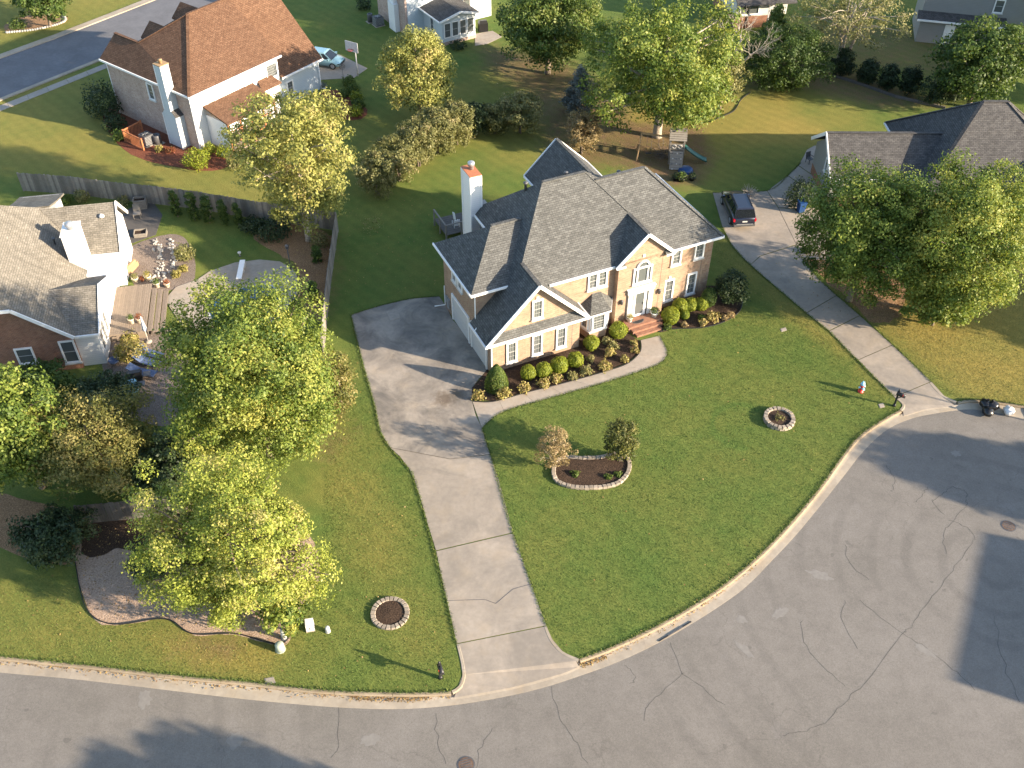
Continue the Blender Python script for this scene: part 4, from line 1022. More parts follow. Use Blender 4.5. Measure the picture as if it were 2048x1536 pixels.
for k in range(3): window(H2, (.75, -1.3 + k * .95), (0, 1), (1, 0), .85, .7, 2.5, 2, 2, depth=.06, tr=.08, sill=False)
window(H2, (1.3, 9.2), (0, 1), (1, 0), .7, 1.2, 2.3, 1, 1)
# deck with steps
D2 = empty('timber_deck', at(197, 700), Y2, 'tan board deck with three steps beside the white house', 'deck')
nb = 17
for k in range(nb):
    x0 = .78 + k * .148
    MB().box(x0, x0 + .135, .7, 6.3, .62, .66).build('deck_board', M['wood_deck'], D2)
for s in range(3):
    for j in range(2): MB().box(3.3 + s * .37 + j * .185, 3.3 + s * .37 + j * .185 + .172, .9, 5.9, .45 - s * .16, .49 - s * .16).build('step_board', M['wood_deck'], D2)
    MB().box(3.3 + s * .37, 3.32 + s * .37, .92, 5.88, .1, .44 - s * .16).build('riser', M['wood_dark'], D2)
MB().box(.8, 3.28, .66, .698, .1, .655).build('fascia_board', M['wood_deck'], D2)

# ---- brown-roofed house at upper left
Y3 = math.radians(53.0)
H3 = empty('brown_roof_house', at(401.5, 300), Y3, 'two storey house with rust brown roof, rosy brick side and white siding', 'house')
pbox(H3, 'wall', 'brick_pink', 0, 1.2, 0, 11.6, -.1, 5.2)
pbox(H3, 'wall', 'siding_white', 1.201, 10.2, .002, 8, -.1, 5.2)
MB().box(-.02, .06, -.02, .06, 0, 5.2).box(-.02, .06, 11.54, 11.62, 0, 5.2).build('corner_board', M['white'], H3)
MB().box(.061, 1.2, -.006, .0, -.05, 5.2).build('wall', M['siding_white'], H3)
pbox(H3, 'wall', 'siding_blue', 10.201, 15.2, .1, 8, -.1, 3.05)
m = MB(); a = [(15.2, .1, 3.051), (15.2, 12, 3.051), (15.2, 6, 8.6)]; b = [(14.5, y, z) for _, y, z in a]; m.poly(a); m.poly(b[::-1]); m.poly([a[1], b[1], b[2], a[2]]); m.poly([a[2], b[2], b[0], a[0]]); m.build('gable_wall', M['siding_white'], H3)
m = MB()
m.slab([(-.25, -.45, 5.3), (10.4, -.45, 5.3), (10.4, 5.9, 9.05), (5.8, 5.9, 9.05)])
m.slab([(-.25, -.45, 5.3), (5.8, 5.9, 9.05), (1.95, 8.7, 7.0), (1.95, 12.1, 7.0), (-.25, 12.1, 5.3)])
m.slab([(5.8, 5.9, 9.05), (15.5, 5.9, 9.05), (15.5, 12, 5.3), (4.5, 12.0, 5.3), (1.95, 8.7, 7.0)])
m.slab([(1.95, 8.7, 7.0), (1.95, 12.1, 7.0), (4.2, 12.1, 5.3), (4.2, 8.7, 5.3)])
m.slab([(10.2, -.3, 3.1), (15.5, -.3, 3.1), (15.5, 5.9, 9.05), (10.2, 5.9, 9.05)])
r3 = m.build('roof', M['shingle_brown'], H3)
for a, b in (((-.25, -.45, 5.32), (5.8, 5.9, 9.08)), ((5.8, 5.9, 9.08), (15.5, 5.9, 9.08)), ((1.95, 8.7, 7.02), (1.95, 12.1, 7.02)), ((5.8, 5.9, 9.08), (1.95, 8.7, 7.02))): MB().bar(a, b, .28, .05).build('ridge_cap', M['shingle_brown'], r3)
for u0, zt in ((4.6, 7.75), (8.3, 8.35)):
    m = MB(); m.slab([(u0 - 1.3, 7.2, zt - 1.1), (u0, 7.2, zt), (u0, 10.2, zt), (u0 - 1.3, 10.2, zt - 1.1)]); m.slab([(u0 + 1.3, 7.2, zt - 1.1), (u0, 7.2, zt), (u0, 10.2, zt), (u0 + 1.3, 10.2, zt - 1.1)]); m.build('dormer_roof', M['shingle_brown'], H3)
for a, b in (((-.25, -.5, 5.3), (10.4, -.5, 5.3)), ((-.3, -.45, 5.3), (-.3, 12.1, 5.3)), ((10.2, -.35, 3.1), (15.5, -.35, 3.1))): trimline(MB(), a, b, .09, .17).build('gutter', M['white'], H3)
MB().tube([(15.1, -.02, 3.0), (15.1, -.02, .1), (15.4, -.3, .05)], .05, 6).build('downspout', M['white'], H3)
c3 = MB().prism([(0, 1.35), (-.85, 1.35), (-.85, 3.15), (0, 3.15)], -.1, 3.0)
rg = [[(-.85, 1.35, 3.0), (0, 1.35, 3.0), (0, 3.15, 3.0), (-.85, 3.15, 3.0)], [(-.85, 1.85, 3.5), (0, 1.85, 3.5), (0, 2.75, 3.5), (-.85, 2.75, 3.5)], [(-.85, 1.85, 7.6), (0, 1.85, 7.6), (0, 2.75, 7.6), (-.85, 2.75, 7.6)]]
c3.loft(rg, smooth=False); c3 = c3.build('chimney', M['siding_blue'], H3)
MB().box(-.9, .05, 1.8, 2.8, 7.601, 7.68).build('chimney_cap', M['wood_tan'], c3); MB().lathe([(.16, 0), (.16, .3), (.2, .32), (.05, .36)], 12, (-.42, 2.3, 7.68)).build('flue', M['wood_tan'], c3)
MB().slab([(-.86, 1.33, 3.02), (.0, 1.33, 3.02), (.0, 1.86, 3.53), (-.86, 1.86, 3.53)], .03).build('shoulder', M['shingle_dark'], c3)
for x_ in (-.85,):
    for y_ in (1.35, 3.15): MB().box(x_ - .04, x_ + .04, y_ - .04, y_ + .04, 0, 3.0).build('corner_board', M['white'], c3)
    for y_ in (1.85, 2.75): MB().box(x_ - .04, x_ + .04, y_ - .04, y_ + .04, 3.5, 7.6).build('corner_board', M['white'], c3)
window(H3, (0, 5.9), (0, -1), (-1, 0), .9, 3.2, 4.8, 1, 2)
for u in (1.7, 5.2): window(H3, (u, .002), X, Y, .95, 3.4, 4.8, 1, 1, glass='glasswhite', depth=.06, tr=.07)
g = window(H3, (8.7, .002), X, Y, 1.3, 3.4, 4.7, 7, 5, sash=1, tr=.06, sill=False)
window(H3, (10.9, .1), X, Y, .85, .9, 2.3, 2, 2)
m = MB(); m.slab([(1.2, .0, 3.75), (7.0, .0, 3.75), (7.0, -3.0, 2.95), (1.2, -3.0, 2.95)]); m.build('porch_roof', M['shingle_brown'], H3)
m = MB(); m.slab([(7.6, 0, 3.7), (9.2, 0, 3.7), (9.6, -.9, 3.1), (7.2, -.9, 3.1)]); m.build('bay_roof', M['shingle_brown'], H3)
MB().prism([(7.5, 0), (7.7, -.7), (9.1, -.7), (9.3, 0)], 0, 3.0).build('bay_wall', M['white'], H3)
for k in range(5):
    MB().box(1.35 + k * 1.35, 1.47 + k * 1.35, -2.85, -2.73, 0, 2.85).build('porch_post', M['wood_red'], H3)
for z in (.9, 2.0): MB().bar((1.4, -2.79, z), (6.8, -2.79, z), .08, .08).build('porch_rail', M['wood_red'], H3)
MB().box(1.3, 1.42, -2.7, -.02, 0, 2.9).build('porch_screen', M['siding_white'], H3)
MB().box(1.28, 7.0, -2.95, .0, .02, .12).build('porch_floor', M['wood_deck'], H3)

# ---- pale blue house at the top edge
Y4 = math.radians(32.0)
H4 = empty('blue_grey_house', at(891, 90.6), Y4, 'pale blue grey house with windowed sunroom and dark brown roof', 'house')
pbox(H4, 'wall', 'siding_blue', -.3, 3.7, 0, 4.2, -.1, 2.75)
gable_wall(H4, -.3, 3.7, 1.7, 2.751, 3.25, .0, .4, 'siding_blue')
pbox(H4, 'foundation', 'brick_pink', -.34, 3.74, -.04, 4.1, -.1, .35)
m = MB(); m.slab([(-.75, -.4, 2.78), (1.7, -.4, 3.4), (1.7, 4.6, 3.4), (-.75, 4.6, 2.78)]); m.slab([(4.15, -.4, 2.78), (1.7, -.4, 3.4), (1.7, 4.6, 3.4), (4.15, 4.6, 2.78)])
m.build('sunroom_roof', M['shingle_dark'], H4)
for a, b in (((-.75, -.45, 2.8), (1.7, -.45, 3.42)), ((1.7, -.45, 3.42), (4.15, -.45, 2.8))): trimline(MB(), a, b, .07, .22).build('rake_board', M['white'], H4)
trimline(MB(), (-.8, -.4, 2.78), (-.8, 4.6, 2.78), .09, .15).build('gutter', M['white'], H4)
for k in range(4): window(H4, (-.1 + k * .93, 0), X, Y, .82, .75, 2.35, 1, 1, depth=.06, tr=.08, sill=False)
window(H4, (-.3, 2.6), (0, -1), (-1, 0), .8, .75, 2.35, 1, 1, depth=.06, tr=.08, sill=False)
pbox(H4, 'wall', 'siding_blue', -2.2, 8.2, 4.201, 11, -.1, 5.6)  # white wall under the big tree; its shade is put into the blue colour
pbox(H4, 'wall', 'brick_pink', -2.45, -2.201, 4.19, 11.02, -.1, 5.6)
MB().prism([(-2.451, 5.7), (-3.0, 5.7), (-3.0, 7.2), (-2.451, 7.2)], 0, 3.0).build('chimney_base', M['siding_white'], H4)
MB().prism([(-2.451, 6.0), (-2.9, 6.0), (-2.9, 6.9), (-2.451, 6.9)], 3.001, 7.2).build('chimney', M['siding_white'], H4)
m = MB(); m.slab([(-2.9, 3.8, 5.6), (8.6, 3.8, 5.6), (8.6, 7.6, 8.2), (-2.9, 7.6, 8.2)]); m.slab([(-2.9, 11.4, 5.6), (8.6, 11.4, 5.6), (8.6, 7.6, 8.2), (-2.9, 7.6, 8.2)]); m.build('roof', M['shingle_dark'], H4)
window(H4, (4.6, 4.2), X, Y, .95, .9, 2.6, 1, 1)
m = MB(); m.slab([(4.2, 3.2, 2.9), (7.0, 3.2, 2.9), (7.0, 4.2, 3.5), (4.2, 4.2, 3.5)]); m.build('lean_to_roof', M['shingle_dark'], H4)

# ---- dark-roofed house on the right behind the maples
H6 = empty('dark_roof_house', at(1650, 380), math.radians(0), 'low house with charcoal hipped roof partly hidden behind two maples', 'house')
pbox(H6, 'wall', 'siding_grey', -.6, 9.0, -2.6, 3.0, .9, 2.9)
pbox(H6, 'wall', 'brick_red', -.58, 9.0, -2.58, 3.0, -.1, .899)
m = MB(); a = [(-.6, -2.6, 2.901), (-.6, 3.0, 2.901), (-.6, .2, 4.85)]; b = [(.2, y, z) for _, y, z in a]; m.poly(a[::-1]); m.poly(b); m.poly([a[1], b[1], b[2], a[2]]); m.poly([a[2], b[2], b[0], a[0]]); m.build('gable_wall', M['siding_grey'], H6)
m = MB(); m.slab([(-.9, .2, 5.25), (12.5, .2, 5.25), (12.5, -3.2, 2.95), (-.9, -3.2, 2.95)]); m.slab([(-.9, .2, 5.25), (12.5, .2, 5.25), (12.5, 3.6, 2.95), (-.9, 3.6, 2.95)]); r6 = m.build('garage_roof', M['shingle_dark'], H6)
MB().bar((-.9, .2, 5.28), (8.5, .2, 5.28), .3, .05).build('ridge_cap', M['shingle_dark'], r6)
for a, b in (((-.95, .2, 5.27), (-.95, -3.2, 2.97)), ((-.95, .2, 5.27), (-.95, 3.6, 2.97))): trimline(MB(), a, b, .08, .28).build('rake_board', M['white'], H6)
trimline(MB(), (-.9, -3.25, 2.95), (9, -3.25, 2.95), .1, .16).build('gutter', M['white'], H6)
window(H6, (-.6, -.4), (0, -1), (-1, 0), .8, 2.2, 3.4, 1, 1)
pbox(H6, 'wall', 'brick_red', 6.5, 18.6, -4.6, 6.0, -.1, 3.0)
m = MB(); P1, P2_ = (11.2, .7, 7.8), (13.2, .7, 7.8)
m.slab([(6.1, 6.4, 2.95), P1, (6.1, -5.0, 2.95)]); m.slab([(6.1, -5.0, 2.95), P1, P2_, (19, -5.0, 2.95)]); m.slab([(19, -5, 2.95), P2_, (19, 6.4, 2.95)]); m.slab([(19, 6.4, 2.95), P2_, P1, (6.1, 6.4, 2.95)])
m.build('roof', M['shingle_dark'], H6)
for a, b in (((6.1, -5, 2.97), P1), (P1, P2_), ((6.1, 6.4, 2.97), P1), (P2_, (19, -5, 2.97)), (P2_, (19, 6.4, 2.97))): MB().bar(Vector(a) + Vector((0, 0, .02)), Vector(b) + Vector((0, 0, .02)), .28, .05).build('ridge_cap', M['shingle_dark'], H6)
m = MB(); m.slab([(15.0, -8.2, 2.95), (18.4, -8.2, 6.0), (18.4, 1, 6.0), (15.0, 1, 2.95)]); m.slab([(22.6, -8.2, 2.95), (18.4, -8.2, 6.0), (18.4, 1, 6.0), (22.6, 1, 2.95)]); m.build('front_gable_roof', M['shingle_dark'], H6)
pbox(H6, 'wall', 'brick_red', 15.4, 22.2, -7.8, -4.6, -.1, 2.9); gable_wall(H6, 15.4, 22.2, 18.4, 2.901, 5.6, -7.797, -7.2, 'brick_red')
window(H6, (17.9, -7.8), X, Y, 1.0, .8, 2.3, 2, 2)
for a, b in (((14.95, -8.25, 2.97), (18.4, -8.25, 6.02)), ((22.65, -8.25, 2.97), (18.4, -8.25, 6.02))): trimline(MB(), a, b, .07, .22).build('rake_board', M['white'], H6)
trimline(MB(), (6.05, 6.4, 2.95), (6.05, 3.6, 2.95), .1, .16).build('gutter', M['white'], H6)

# ---- two houses only partly in view along the top edge
H5 = empty('dark_porch_house', at(1500, 62), math.radians(10), 'brick house with covered back porch at the top edge', 'house')
pbox(H5, 'wall', 'brick_red', -1.6, 3.2, .8, 8, -.1, 1.3); pbox(H5, 'wall', 'offwhite', -1.6, 4.2, .82, 8, 1.301, 5.4)
window(H5, (-1.2, .8), X, Y, 2.2, 1.5, 3.0, 2, 1, sash=1); MB().box(1.6, 1.72, -.4, -.28, 0, 3.0).build('post', M['offwhite'], H5)
m = MB(); m.slab([(-2, -.6, 3.1), (4.6, -.6, 3.1), (4.6, .8, 3.6), (-2, .8, 3.6)]); m.slab([(-2, .4, 5.5), (4.6, .4, 5.5), (4.6, 4.4, 8), (-2, 4.4, 8)]); m.slab([(-2, 8.4, 5.5), (4.6, 8.4, 5.5), (4.6, 4.4, 8), (-2, 4.4, 8)]); m.build('roof', M['shingle_dark'], H5)
H7 = empty('grey_siding_house', at(1880, 88), math.radians(-14), 'grey siding house with white side door at the top right', 'house')
pbox(H7, 'wall', 'siding_grey', -2.6, 5.5, 0, 6, -.1, 2.6); pbox(H7, 'wall', 'siding_grey', -2.6, 9.5, .6, 7, 2.601, 5.6)
m = MB(); m.slab([(-3, -.4, 2.55), (5.8, -.4, 2.55), (5.8, .62, 3.15), (-3, .62, 3.15)]); m.slab([(-3, .2, 5.7), (10, .2, 5.7), (10, 3.6, 8), (-3, 3.6, 8)]); m.slab([(-3, 7.4, 5.7), (10, 7.4, 5.7), (10, 3.6, 8), (-3, 3.6, 8)]); m.build('roof', M['shingle_dark'], H7)
trimline(MB(), (-3, -.45, 2.55), (5.8, -.45, 2.55), .09, .18).build('gutter', M['white'], H7)
d7 = MB().box(.0, 1.0, -.06, -.001, 0, 2.1).build('door', M['white'], H7); MB().box(.88, .93, -.12, -.061, .95, 1.05).build('handle', M['steel'], d7)
window(H7, (4.2, .6), X, Y, 1.0, 3.6, 5.0, 1, 1)
# ------------------------------------------------------------------ trees and shrubs
def leaf_mesh(name, cen, nrm, size, tint, mat, rg, aspect=.62):
    n = len(cen)
    r = rg.normal(size=(n, 3)); t = np.cross(nrm, r); t /= np.linalg.norm(t, axis=1)[:, None] + 1e-9
    b = np.cross(nrm, t); s = size[:, None]
    co = np.stack([cen - t * s * .5, cen + b * s * .5 * aspect + nrm * s * .06, cen + t * s * .5, cen - b * s * .5 * aspect + nrm * s * .06], 1).reshape(-1, 3).astype(np.float32)
    me = bpy.data.meshes.new(name); me.vertices.add(4 * n); me.vertices.foreach_set('co', co.ravel())
    me.loops.add(4 * n); me.loops.foreach_set('vertex_index', np.arange(4 * n, dtype=np.int32))
    me.polygons.add(n); me.polygons.foreach_set('loop_start', np.arange(0, 4 * n, 4, dtype=np.int32))
    me.update(calc_edges=True)
    a = me.attributes.new('tint', 'FLOAT', 'POINT'); a.data.foreach_set('value', np.repeat(tint, 4).astype(np.float32))
    me.materials.append(mat)
    return me

def unit(v): return v / (np.linalg.norm(v, axis=-1, keepdims=True) + 1e-9)

def crown(rx, rz, nc, nl, ls, style, seed, rc=None, lobes=.16, tone=.5, spread=.2, up=.35, ry=None):
    """clump centres in a crown volume, then leaves round every clump; returns leaves and clump centres (crown centre at 0)"""
    rg = np.random.default_rng(seed); ry = ry or rx
    d = unit(rg.normal(size=(nc, 3))); r = rg.random(nc) ** .38
    ph = rg.uniform(0, 6.28, (5,)); az = np.arctan2(d[:, 1], d[:, 0])
    lob = 1 + lobes * (np.sin(3 * az + ph[0] + 2 * d[:, 2]) + .7 * np.sin(5 * az + ph[1] - 3 * d[:, 2]) + .6 * np.sin(2 * az + ph[2])) / 1.6
    h = d[:, 2] * r
    if style == 'cone':
        h = rg.beta(1.1, 1.7, nc) * 2 - 1; rad = (1 - (h + 1) / 2) ** .85 * .98 + .03
        rr = rg.random(nc) ** .35 * rad; c = np.stack([np.cos(az) * rr * rx * lob, np.sin(az) * rr * ry * lob, h * rz], 1)
    elif style == 'column':
        h = rg.uniform(-1, 1, nc); rad = np.where(h > .3, np.sqrt(np.clip(1 - ((h - .3) / .72) ** 2, 0, 1)), 1.0)
        rr = rg.random(nc) ** .4 * rad; c = np.stack([np.cos(az) * rr * rx, np.sin(az) * rr * ry, h * rz], 1)
    elif style == 'vase':
        h = rg.beta(1.6, 1.1, nc) * 2 - 1; rad = .45 + .55 * np.sqrt(np.clip((h + 1) / 2, 0, 1)); rad *= np.where(h > .55, np.sqrt(np.clip(1 - ((h - .55) / .47) ** 2, 0, 1)), 1)
        rr = rg.random(nc) ** .45 * rad; c = np.stack([np.cos(az) * rr * rx * lob, np.sin(az) * rr * ry * lob, h * rz], 1)
    elif style == 'ovoid':
        h = rg.beta(1.5, 1.8, nc) * 2 - 1; rad = np.sqrt(np.clip(1 - h * h, 0, 1)) * (1 - .28 * h)
        rr = rg.random(nc) ** .4 * rad; c = np.stack([np.cos(az) * rr * rx * lob, np.sin(az) * rr * ry * lob, h * rz], 1)
    else:
        sq = (np.abs(d) ** 4).sum(1) ** -.25 if style == 'broad' else 1.0
        c = d * (r * lob * (np.sqrt(sq) if style == 'broad' else 1.0))[:, None] * np.array([rx, ry, rz])
    rc = rc or rx * .24
    crad = rg.uniform(.55, 1.15, nc) * rc; ctint = np.clip(rg.normal(tone, spread, nc), 0, 1)
    k = np.repeat(np.arange(nc), nl); n = len(k)
    ld = rg.normal(size=(n, 3)); ld[:, 2] += up; ld = unit(ld)
    out = unit(c[k] / np.array([rx, ry, rz]) + 1e-6)
    pos = c[k] + ld * (crad[k] * rg.uniform(.45, 1.05, n))[:, None] * np.array([1, 1, .72])
    nrm = unit(ld * .6 + out * .35 + rg.normal(size=(n, 3)) * .55 + np.array([0, 0, .25]))
    tint = np.clip(ctint[k] + rg.normal(0, .13, n), 0, 1); size = ls * rg.uniform(.5, 1.4, n)
    return pos, nrm, size, tint, c, rg

def trunk_mesh(base, top, r0, limbs, mat, parent, rg, stems=1):
    m = MB()
    for s in range(stems):
        off = Vector((rg.normal() * r0 * 1.2, rg.normal() * r0 * 1.2, 0)) if stems > 1 else Vector((0, 0, 0))
        t = Vector(top) + off * 4
        mid = off.lerp(t, .5) + Vector((rg.normal() * .15, rg.normal() * .15, 0))
        m.tube([off + Vector((0, 0, -.05)), off * 1.1 + Vector((0, 0, .25)), mid, t], [r0 * 1.25, r0, r0 * .75, r0 * .3], 9)
    for p in limbs:
        p = Vector([float(x) for x in p]); f = rg.uniform(.3, .85); st = Vector((0, 0, 0)).lerp(Vector(top), f)
        if p.z < st.z: st.z = max(p.z - .3, .3)
        md = st.lerp(p, .5) + Vector((rg.normal() * .15, rg.normal() * .15, .25))
        m.tube([st, md, p], [r0 * .38 * (1.1 - f * .5), r0 * .22, r0 * .06], 6, cap=False)
    return m.build('trunk', mat, parent)

def tree(name, label, cx, cy, rx_px, ry_px, clear, mat, nc, nl, ls, style='round', seed=1, trunk=.2, bark='bark', group=None, rc=None, tone=.5, spread=.2, lobes=.16, stems=1, nlimb=14, cat='tree', world=None, rxm=None, rzm=None, base_px=None, up=.35):
    if world is None:
        z = clear + 2.5
        for _ in range(6):
            p = at(cx, cy, z); sc = pxm(p); dv = np.array(p) - np.array([0, 0, CAMH]); th = math.asin(-dv[2] / np.linalg.norm(dv))
            rx = rx_px / sc; a = ry_px / sc; rz = math.sqrt(max(a * a - (math.sin(th) * rx) ** 2, (.45 * rx * math.cos(th)) ** 2)) / math.cos(th)
            z = clear + rz * .97
    else:
        p = Vector((world[0], world[1], 0)); rx, rz = rxm, rzm; z = clear + rz * .97
    root = empty(name, (p.x, p.y, 0), 0, label, cat, group)
    k = .86  # clumps add their own radius
    pos, nrm, size, tint, c, rg = crown(rx * k, rz * k, nc, nl, ls, style, seed, rc, lobes, tone, spread, up)
    pos[:, 2] += z; c = c.copy(); c[:, 2] += z
    keep = pos[:, 2] > .04
    link('crown', leaf_mesh('crown', pos[keep], nrm[keep], size[keep], tint[keep], M[mat], rg), root)
    far = np.argsort(-np.linalg.norm(c[:, :2], axis=1))[:max(nlimb * 2, 1)]
    limbs = c[rg.choice(far, min(nlimb, len(far)), replace=False)] if nlimb else []
    trunk_mesh((0, 0, 0), (0, 0, z + rz * .45), trunk, limbs, M[bark], root, rg, stems)
    return root

def shrub(name, label, cx, cy, r_px, mat, n=900, ls=.09, tall=1.0, group=None, seed=1, ball=False, cat='shrub', tone=.5, spread=.2, loose=.22, cone=False, zc=None):
    """leafy shrub as one mesh: leaves over a lumpy volume; clipped balls keep a tight skin over a leafy core"""
    rg = np.random.default_rng(seed); z = .5
    for _ in range(5):
        p = at(cx, cy, z); r = r_px / pxm(p); z = r * tall * (.95 if ball else .85)
    d = unit(rg.normal(size=(n, 3)))
    ph = rg.uniform(0, 6.28, 6)
    lump = 1 + (.06 if ball else loose) * (np.sin(3 * np.arctan2(d[:, 1], d[:, 0]) + ph[0]) * np.cos(2 * d[:, 2] + ph[1]) + .8 * np.sin(7 * d[:, 0] + ph[2]) * np.sin(6 * d[:, 1] + ph[3]))
    rr = (rg.uniform(.86, 1.05, n) if ball else rg.uniform(.35, 1.05, n) ** .6) * lump
    pos = d * rr[:, None] * np.array([r, r, r * tall])
    if cone:
        h = rg.random(n); a = rg.uniform(0, 6.28, n); rad = np.sin(np.clip((1 - h) * 1.75, 0, 1.57)) ** .8 * np.clip(h * 6 + .55, 0, 1)
        pos = np.stack([np.cos(a) * rad * r, np.sin(a) * rad * r, (h * 2 - 1) * r * tall], 1) * rg.uniform(.92, 1.02, n)[:, None]; d = unit(pos * np.array([1, 1, .4]))
    nrm = unit(d * (1.0 if ball else .6) + rg.normal(size=(n, 3)) * (.45 if ball else .6) + np.array([0, 0, .2]))
    cl = .5 + .5 * np.sin(4 * pos[:, 0] / r + ph[4]) * np.sin(4 * pos[:, 1] / r + ph[5])
    tint = np.clip(rg.normal(tone, spread, n) + (cl - .5) * .25, 0, 1)
    pos[:, 2] += z; k = pos[:, 2] > .02
    me = leaf_mesh(name, pos[k], nrm[k], ls * rg.uniform(.7, 1.3, k.sum()), tint[k], M[mat], rg, .7)
    return tag(link(name, me, None, (p.x, p.y, 0)), label, cat, group)

# --- left foreground
tree('maple_tree', 'large yellow green maple overhanging the pool beside the grey fence', 502, 750, 184, 203, .7, 'leaf_maple', 540, 195, .165, 'broad', 11, .26, tone=.55, rc=1.0)
tree('bald_cypress_tree', 'bright feathery cypress tree standing in the wood chip bed', 458, 1082, 182, 198, .3, 'leaf_cypress', 680, 165, .13, 'round', 12, .3, 'bark', rc=.75, tone=.5, nlimb=40, lobes=.3, spread=.24)
tree('crape_myrtle_tree', 'bronze olive tree left of the dark gap above the old fence', 184, 888, 138, 128, .3, 'leaf_olive', 340, 110, .145, 'round', 13, .16, rc=.75, tone=.55, nlimb=20, lobes=.25)
tree('maple_tree', 'green maple cut by the left edge above the dark shrub', 32, 858, 112, 140, .6, 'leaf_maple', 240, 110, .2, 'round', 14, .2, rc=.85, tone=.4)
tree('laurel_tree', 'dark green leafy tree against the red brick gable wall', 70, 778, 90, 52, .3, 'leaf_green', 120, 80, .2, 'round', 15, .14, rc=.6, tone=.45)
tree('juniper_tree', 'dull green juniper between brick wall and bronze olive tree', 205, 790, 75, 48, .3, 'leaf_dark', 110, 80, .17, 'round', 16, .14, rc=.55, tone=.75)
tree('holly_tree', 'very dark round holly at left beside the wood chip bed', 106, 1072, 84, 68, .15, 'leaf_dark', 150, 90, .17, 'round', 17, .14, rc=.6, tone=.5)
tree('holly_tree', 'dark evergreen added to darken the shaded gap between maple and cypress', 332, 935, 74, 78, .2, 'leaf_dark', 120, 90, .18, 'round', 18, .12, rc=.55, tone=.35)  # added filler, its dark leaves stand in for the shadowed hollow
tree('laurel_shrub', 'dark green low branches at the left foot of bright cypress', 305, 1120, 48, 44, .1, 'leaf_dark', 80, 80, .16, 'round', 23, .06, rc=.5, tone=.7, cat='shrub')
tree('young_maple_tree', 'small green sapling at the foot of the bright cypress', 562, 1212, 52, 60, .4, 'leaf_maple', 70, 70, .2, 'round', 19, .07, rc=.5, tone=.45)
tree('euonymus_shrub', 'golden leafy shrub at the end of the grey fence', 672, 762, 42, 74, .0, 'leaf_olive', 90, 80, .15, 'ovoid', 20, .08, rc=.5, tone=.7, cat='shrub')
# --- upper left
tree('pale_maple_tree', 'pale yellow green tree with white trunk inside fence corner', 592, 325, 138, 146, 1.6, 'leaf_pale', 320, 105, .21, 'vase', 21, .24, 'bark_pale', rc=.95, tone=.45, lobes=.28)
tree('pale_maple_tree', 'yellowing tree standing behind the sage hedge row', 832, 132, 84, 92, 1.2, 'leaf_pale', 210, 95, .21, 'ovoid', 22, .18, rc=.85, tone=.4, lobes=.25)
for i, (x, y, rx, ry, lab) in enumerate([(752, 350, 54, 50, 'sage hedge shrub nearest the grey fence corner'), (795, 320, 54, 50, 'second sage hedge shrub from the fence corner'), (835, 290, 52, 50, 'third sage hedge shrub from the fence corner'), (874, 264, 52, 50, 'fourth sage hedge shrub, below the yellowing tree'), (914, 248, 46, 46, 'fifth sage hedge shrub from the fence corner'), (952, 240, 28, 32, 'last and darkest shrub of the sage hedge row')]):
    tree('hedge_shrub', lab, x, y, rx, ry, .0, 'leaf_sage' if i < 5 else 'leaf_dark', 120, 85, .17, 'vase', 30 + i, .06, rc=.55, tone=.45, cat='shrub', group='sage hedge row', stems=3, nlimb=6)
tree('hedge_shrub', 'sage shrub between the hedge row and wide pale shrub', 990, 238, 36, 34, .0, 'leaf_sage', 90, 85, .17, 'vase', 36, .06, rc=.5, tone=.35, cat='shrub', stems=3, nlimb=5)
tree('wide_shrub', 'wide pale green shrub behind the rear gable lawn', 1040, 230, 58, 44, .1, 'leaf_sage', 120, 75, .19, 'vase', 37, .08, rc=.6, tone=.6, cat='shrub', stems=3)
tree('blue_spruce_tree', 'blue grey conifer in shade between maple and wide shrub', 1160, 176, 42, 50, .2, 'leaf_blue', 130, 70, .17, 'cone', 38, .12, rc=.5)
tree('viburnum_shrub', 'tan leaved shrub just behind the rear gable roof', 1166, 264, 42, 46, .1, 'leaf_tan', 120, 80, .16, 'round', 39, .08, rc=.5, cat='shrub', stems=3)
tree('oak_tree', 'large deep green tree at the top edge beside sunroom', 1098, 42, 124, 98, 1.0, 'leaf_green', 330, 100, .26, 'round', 40, .3, rc=1.2, tone=.62, spread=.25)
tree('maple_tree', 'large bright maple with thick trunk above the wooden playset', 1330, 128, 172, 136, 1.6, 'leaf_maple', 420, 105, .25, 'broad', 41, .42, 'bark_pale', rc=1.2, tone=.48)
tree('arborvitae_tree', 'dark spreading evergreen at the top beside round bushes', 1575, 110, 100, 72, .1, 'leaf_green', 300, 100, .18, 'ovoid', 42, .2, rc=.85, tone=.22)
tree('arborvitae_tree', 'bright green pointed evergreen behind the dark spreading one', 1552, 46, 34, 44, .5, 'leaf_green', 90, 70, .22, 'cone', 43, .12, rc=.6, tone=.75)
tree('birch_tree', 'thin pale tree with leaning trunks at the top edge', 1700, 28, 140, 66, 2.2, 'leaf_sage', 170, 55, .2, 'round', 44, .18, 'bark_pale', rc=.9, tone=.55, stems=4, nlimb=40)
for i, (x, y, rx, ry, lab) in enumerate([(1688, 122, 25, 31, 'first dark round bush below the thin pale tree'), (1737, 141, 22, 25, 'second dark round bush in the row of four'), (1778, 152, 22, 27, 'third dark round bush in the row of four'), (1824, 160, 24, 31, 'last dark round bush in the row, at right')]):
    tree('round_bush', lab, x, y, rx, ry, .0, 'leaf_dark', 70, 70, .17, 'ovoid', 50 + i, .06, rc=.5, tone=.3, cat='shrub', group='row of dark round bushes', nlimb=3)
tree('magnolia_tree', 'dark green tree at right edge above the charcoal roof', 1968, 118, 108, 92, .8, 'leaf_green', 260, 75, .27, 'round', 55, .25, rc=1.1, tone=.42)
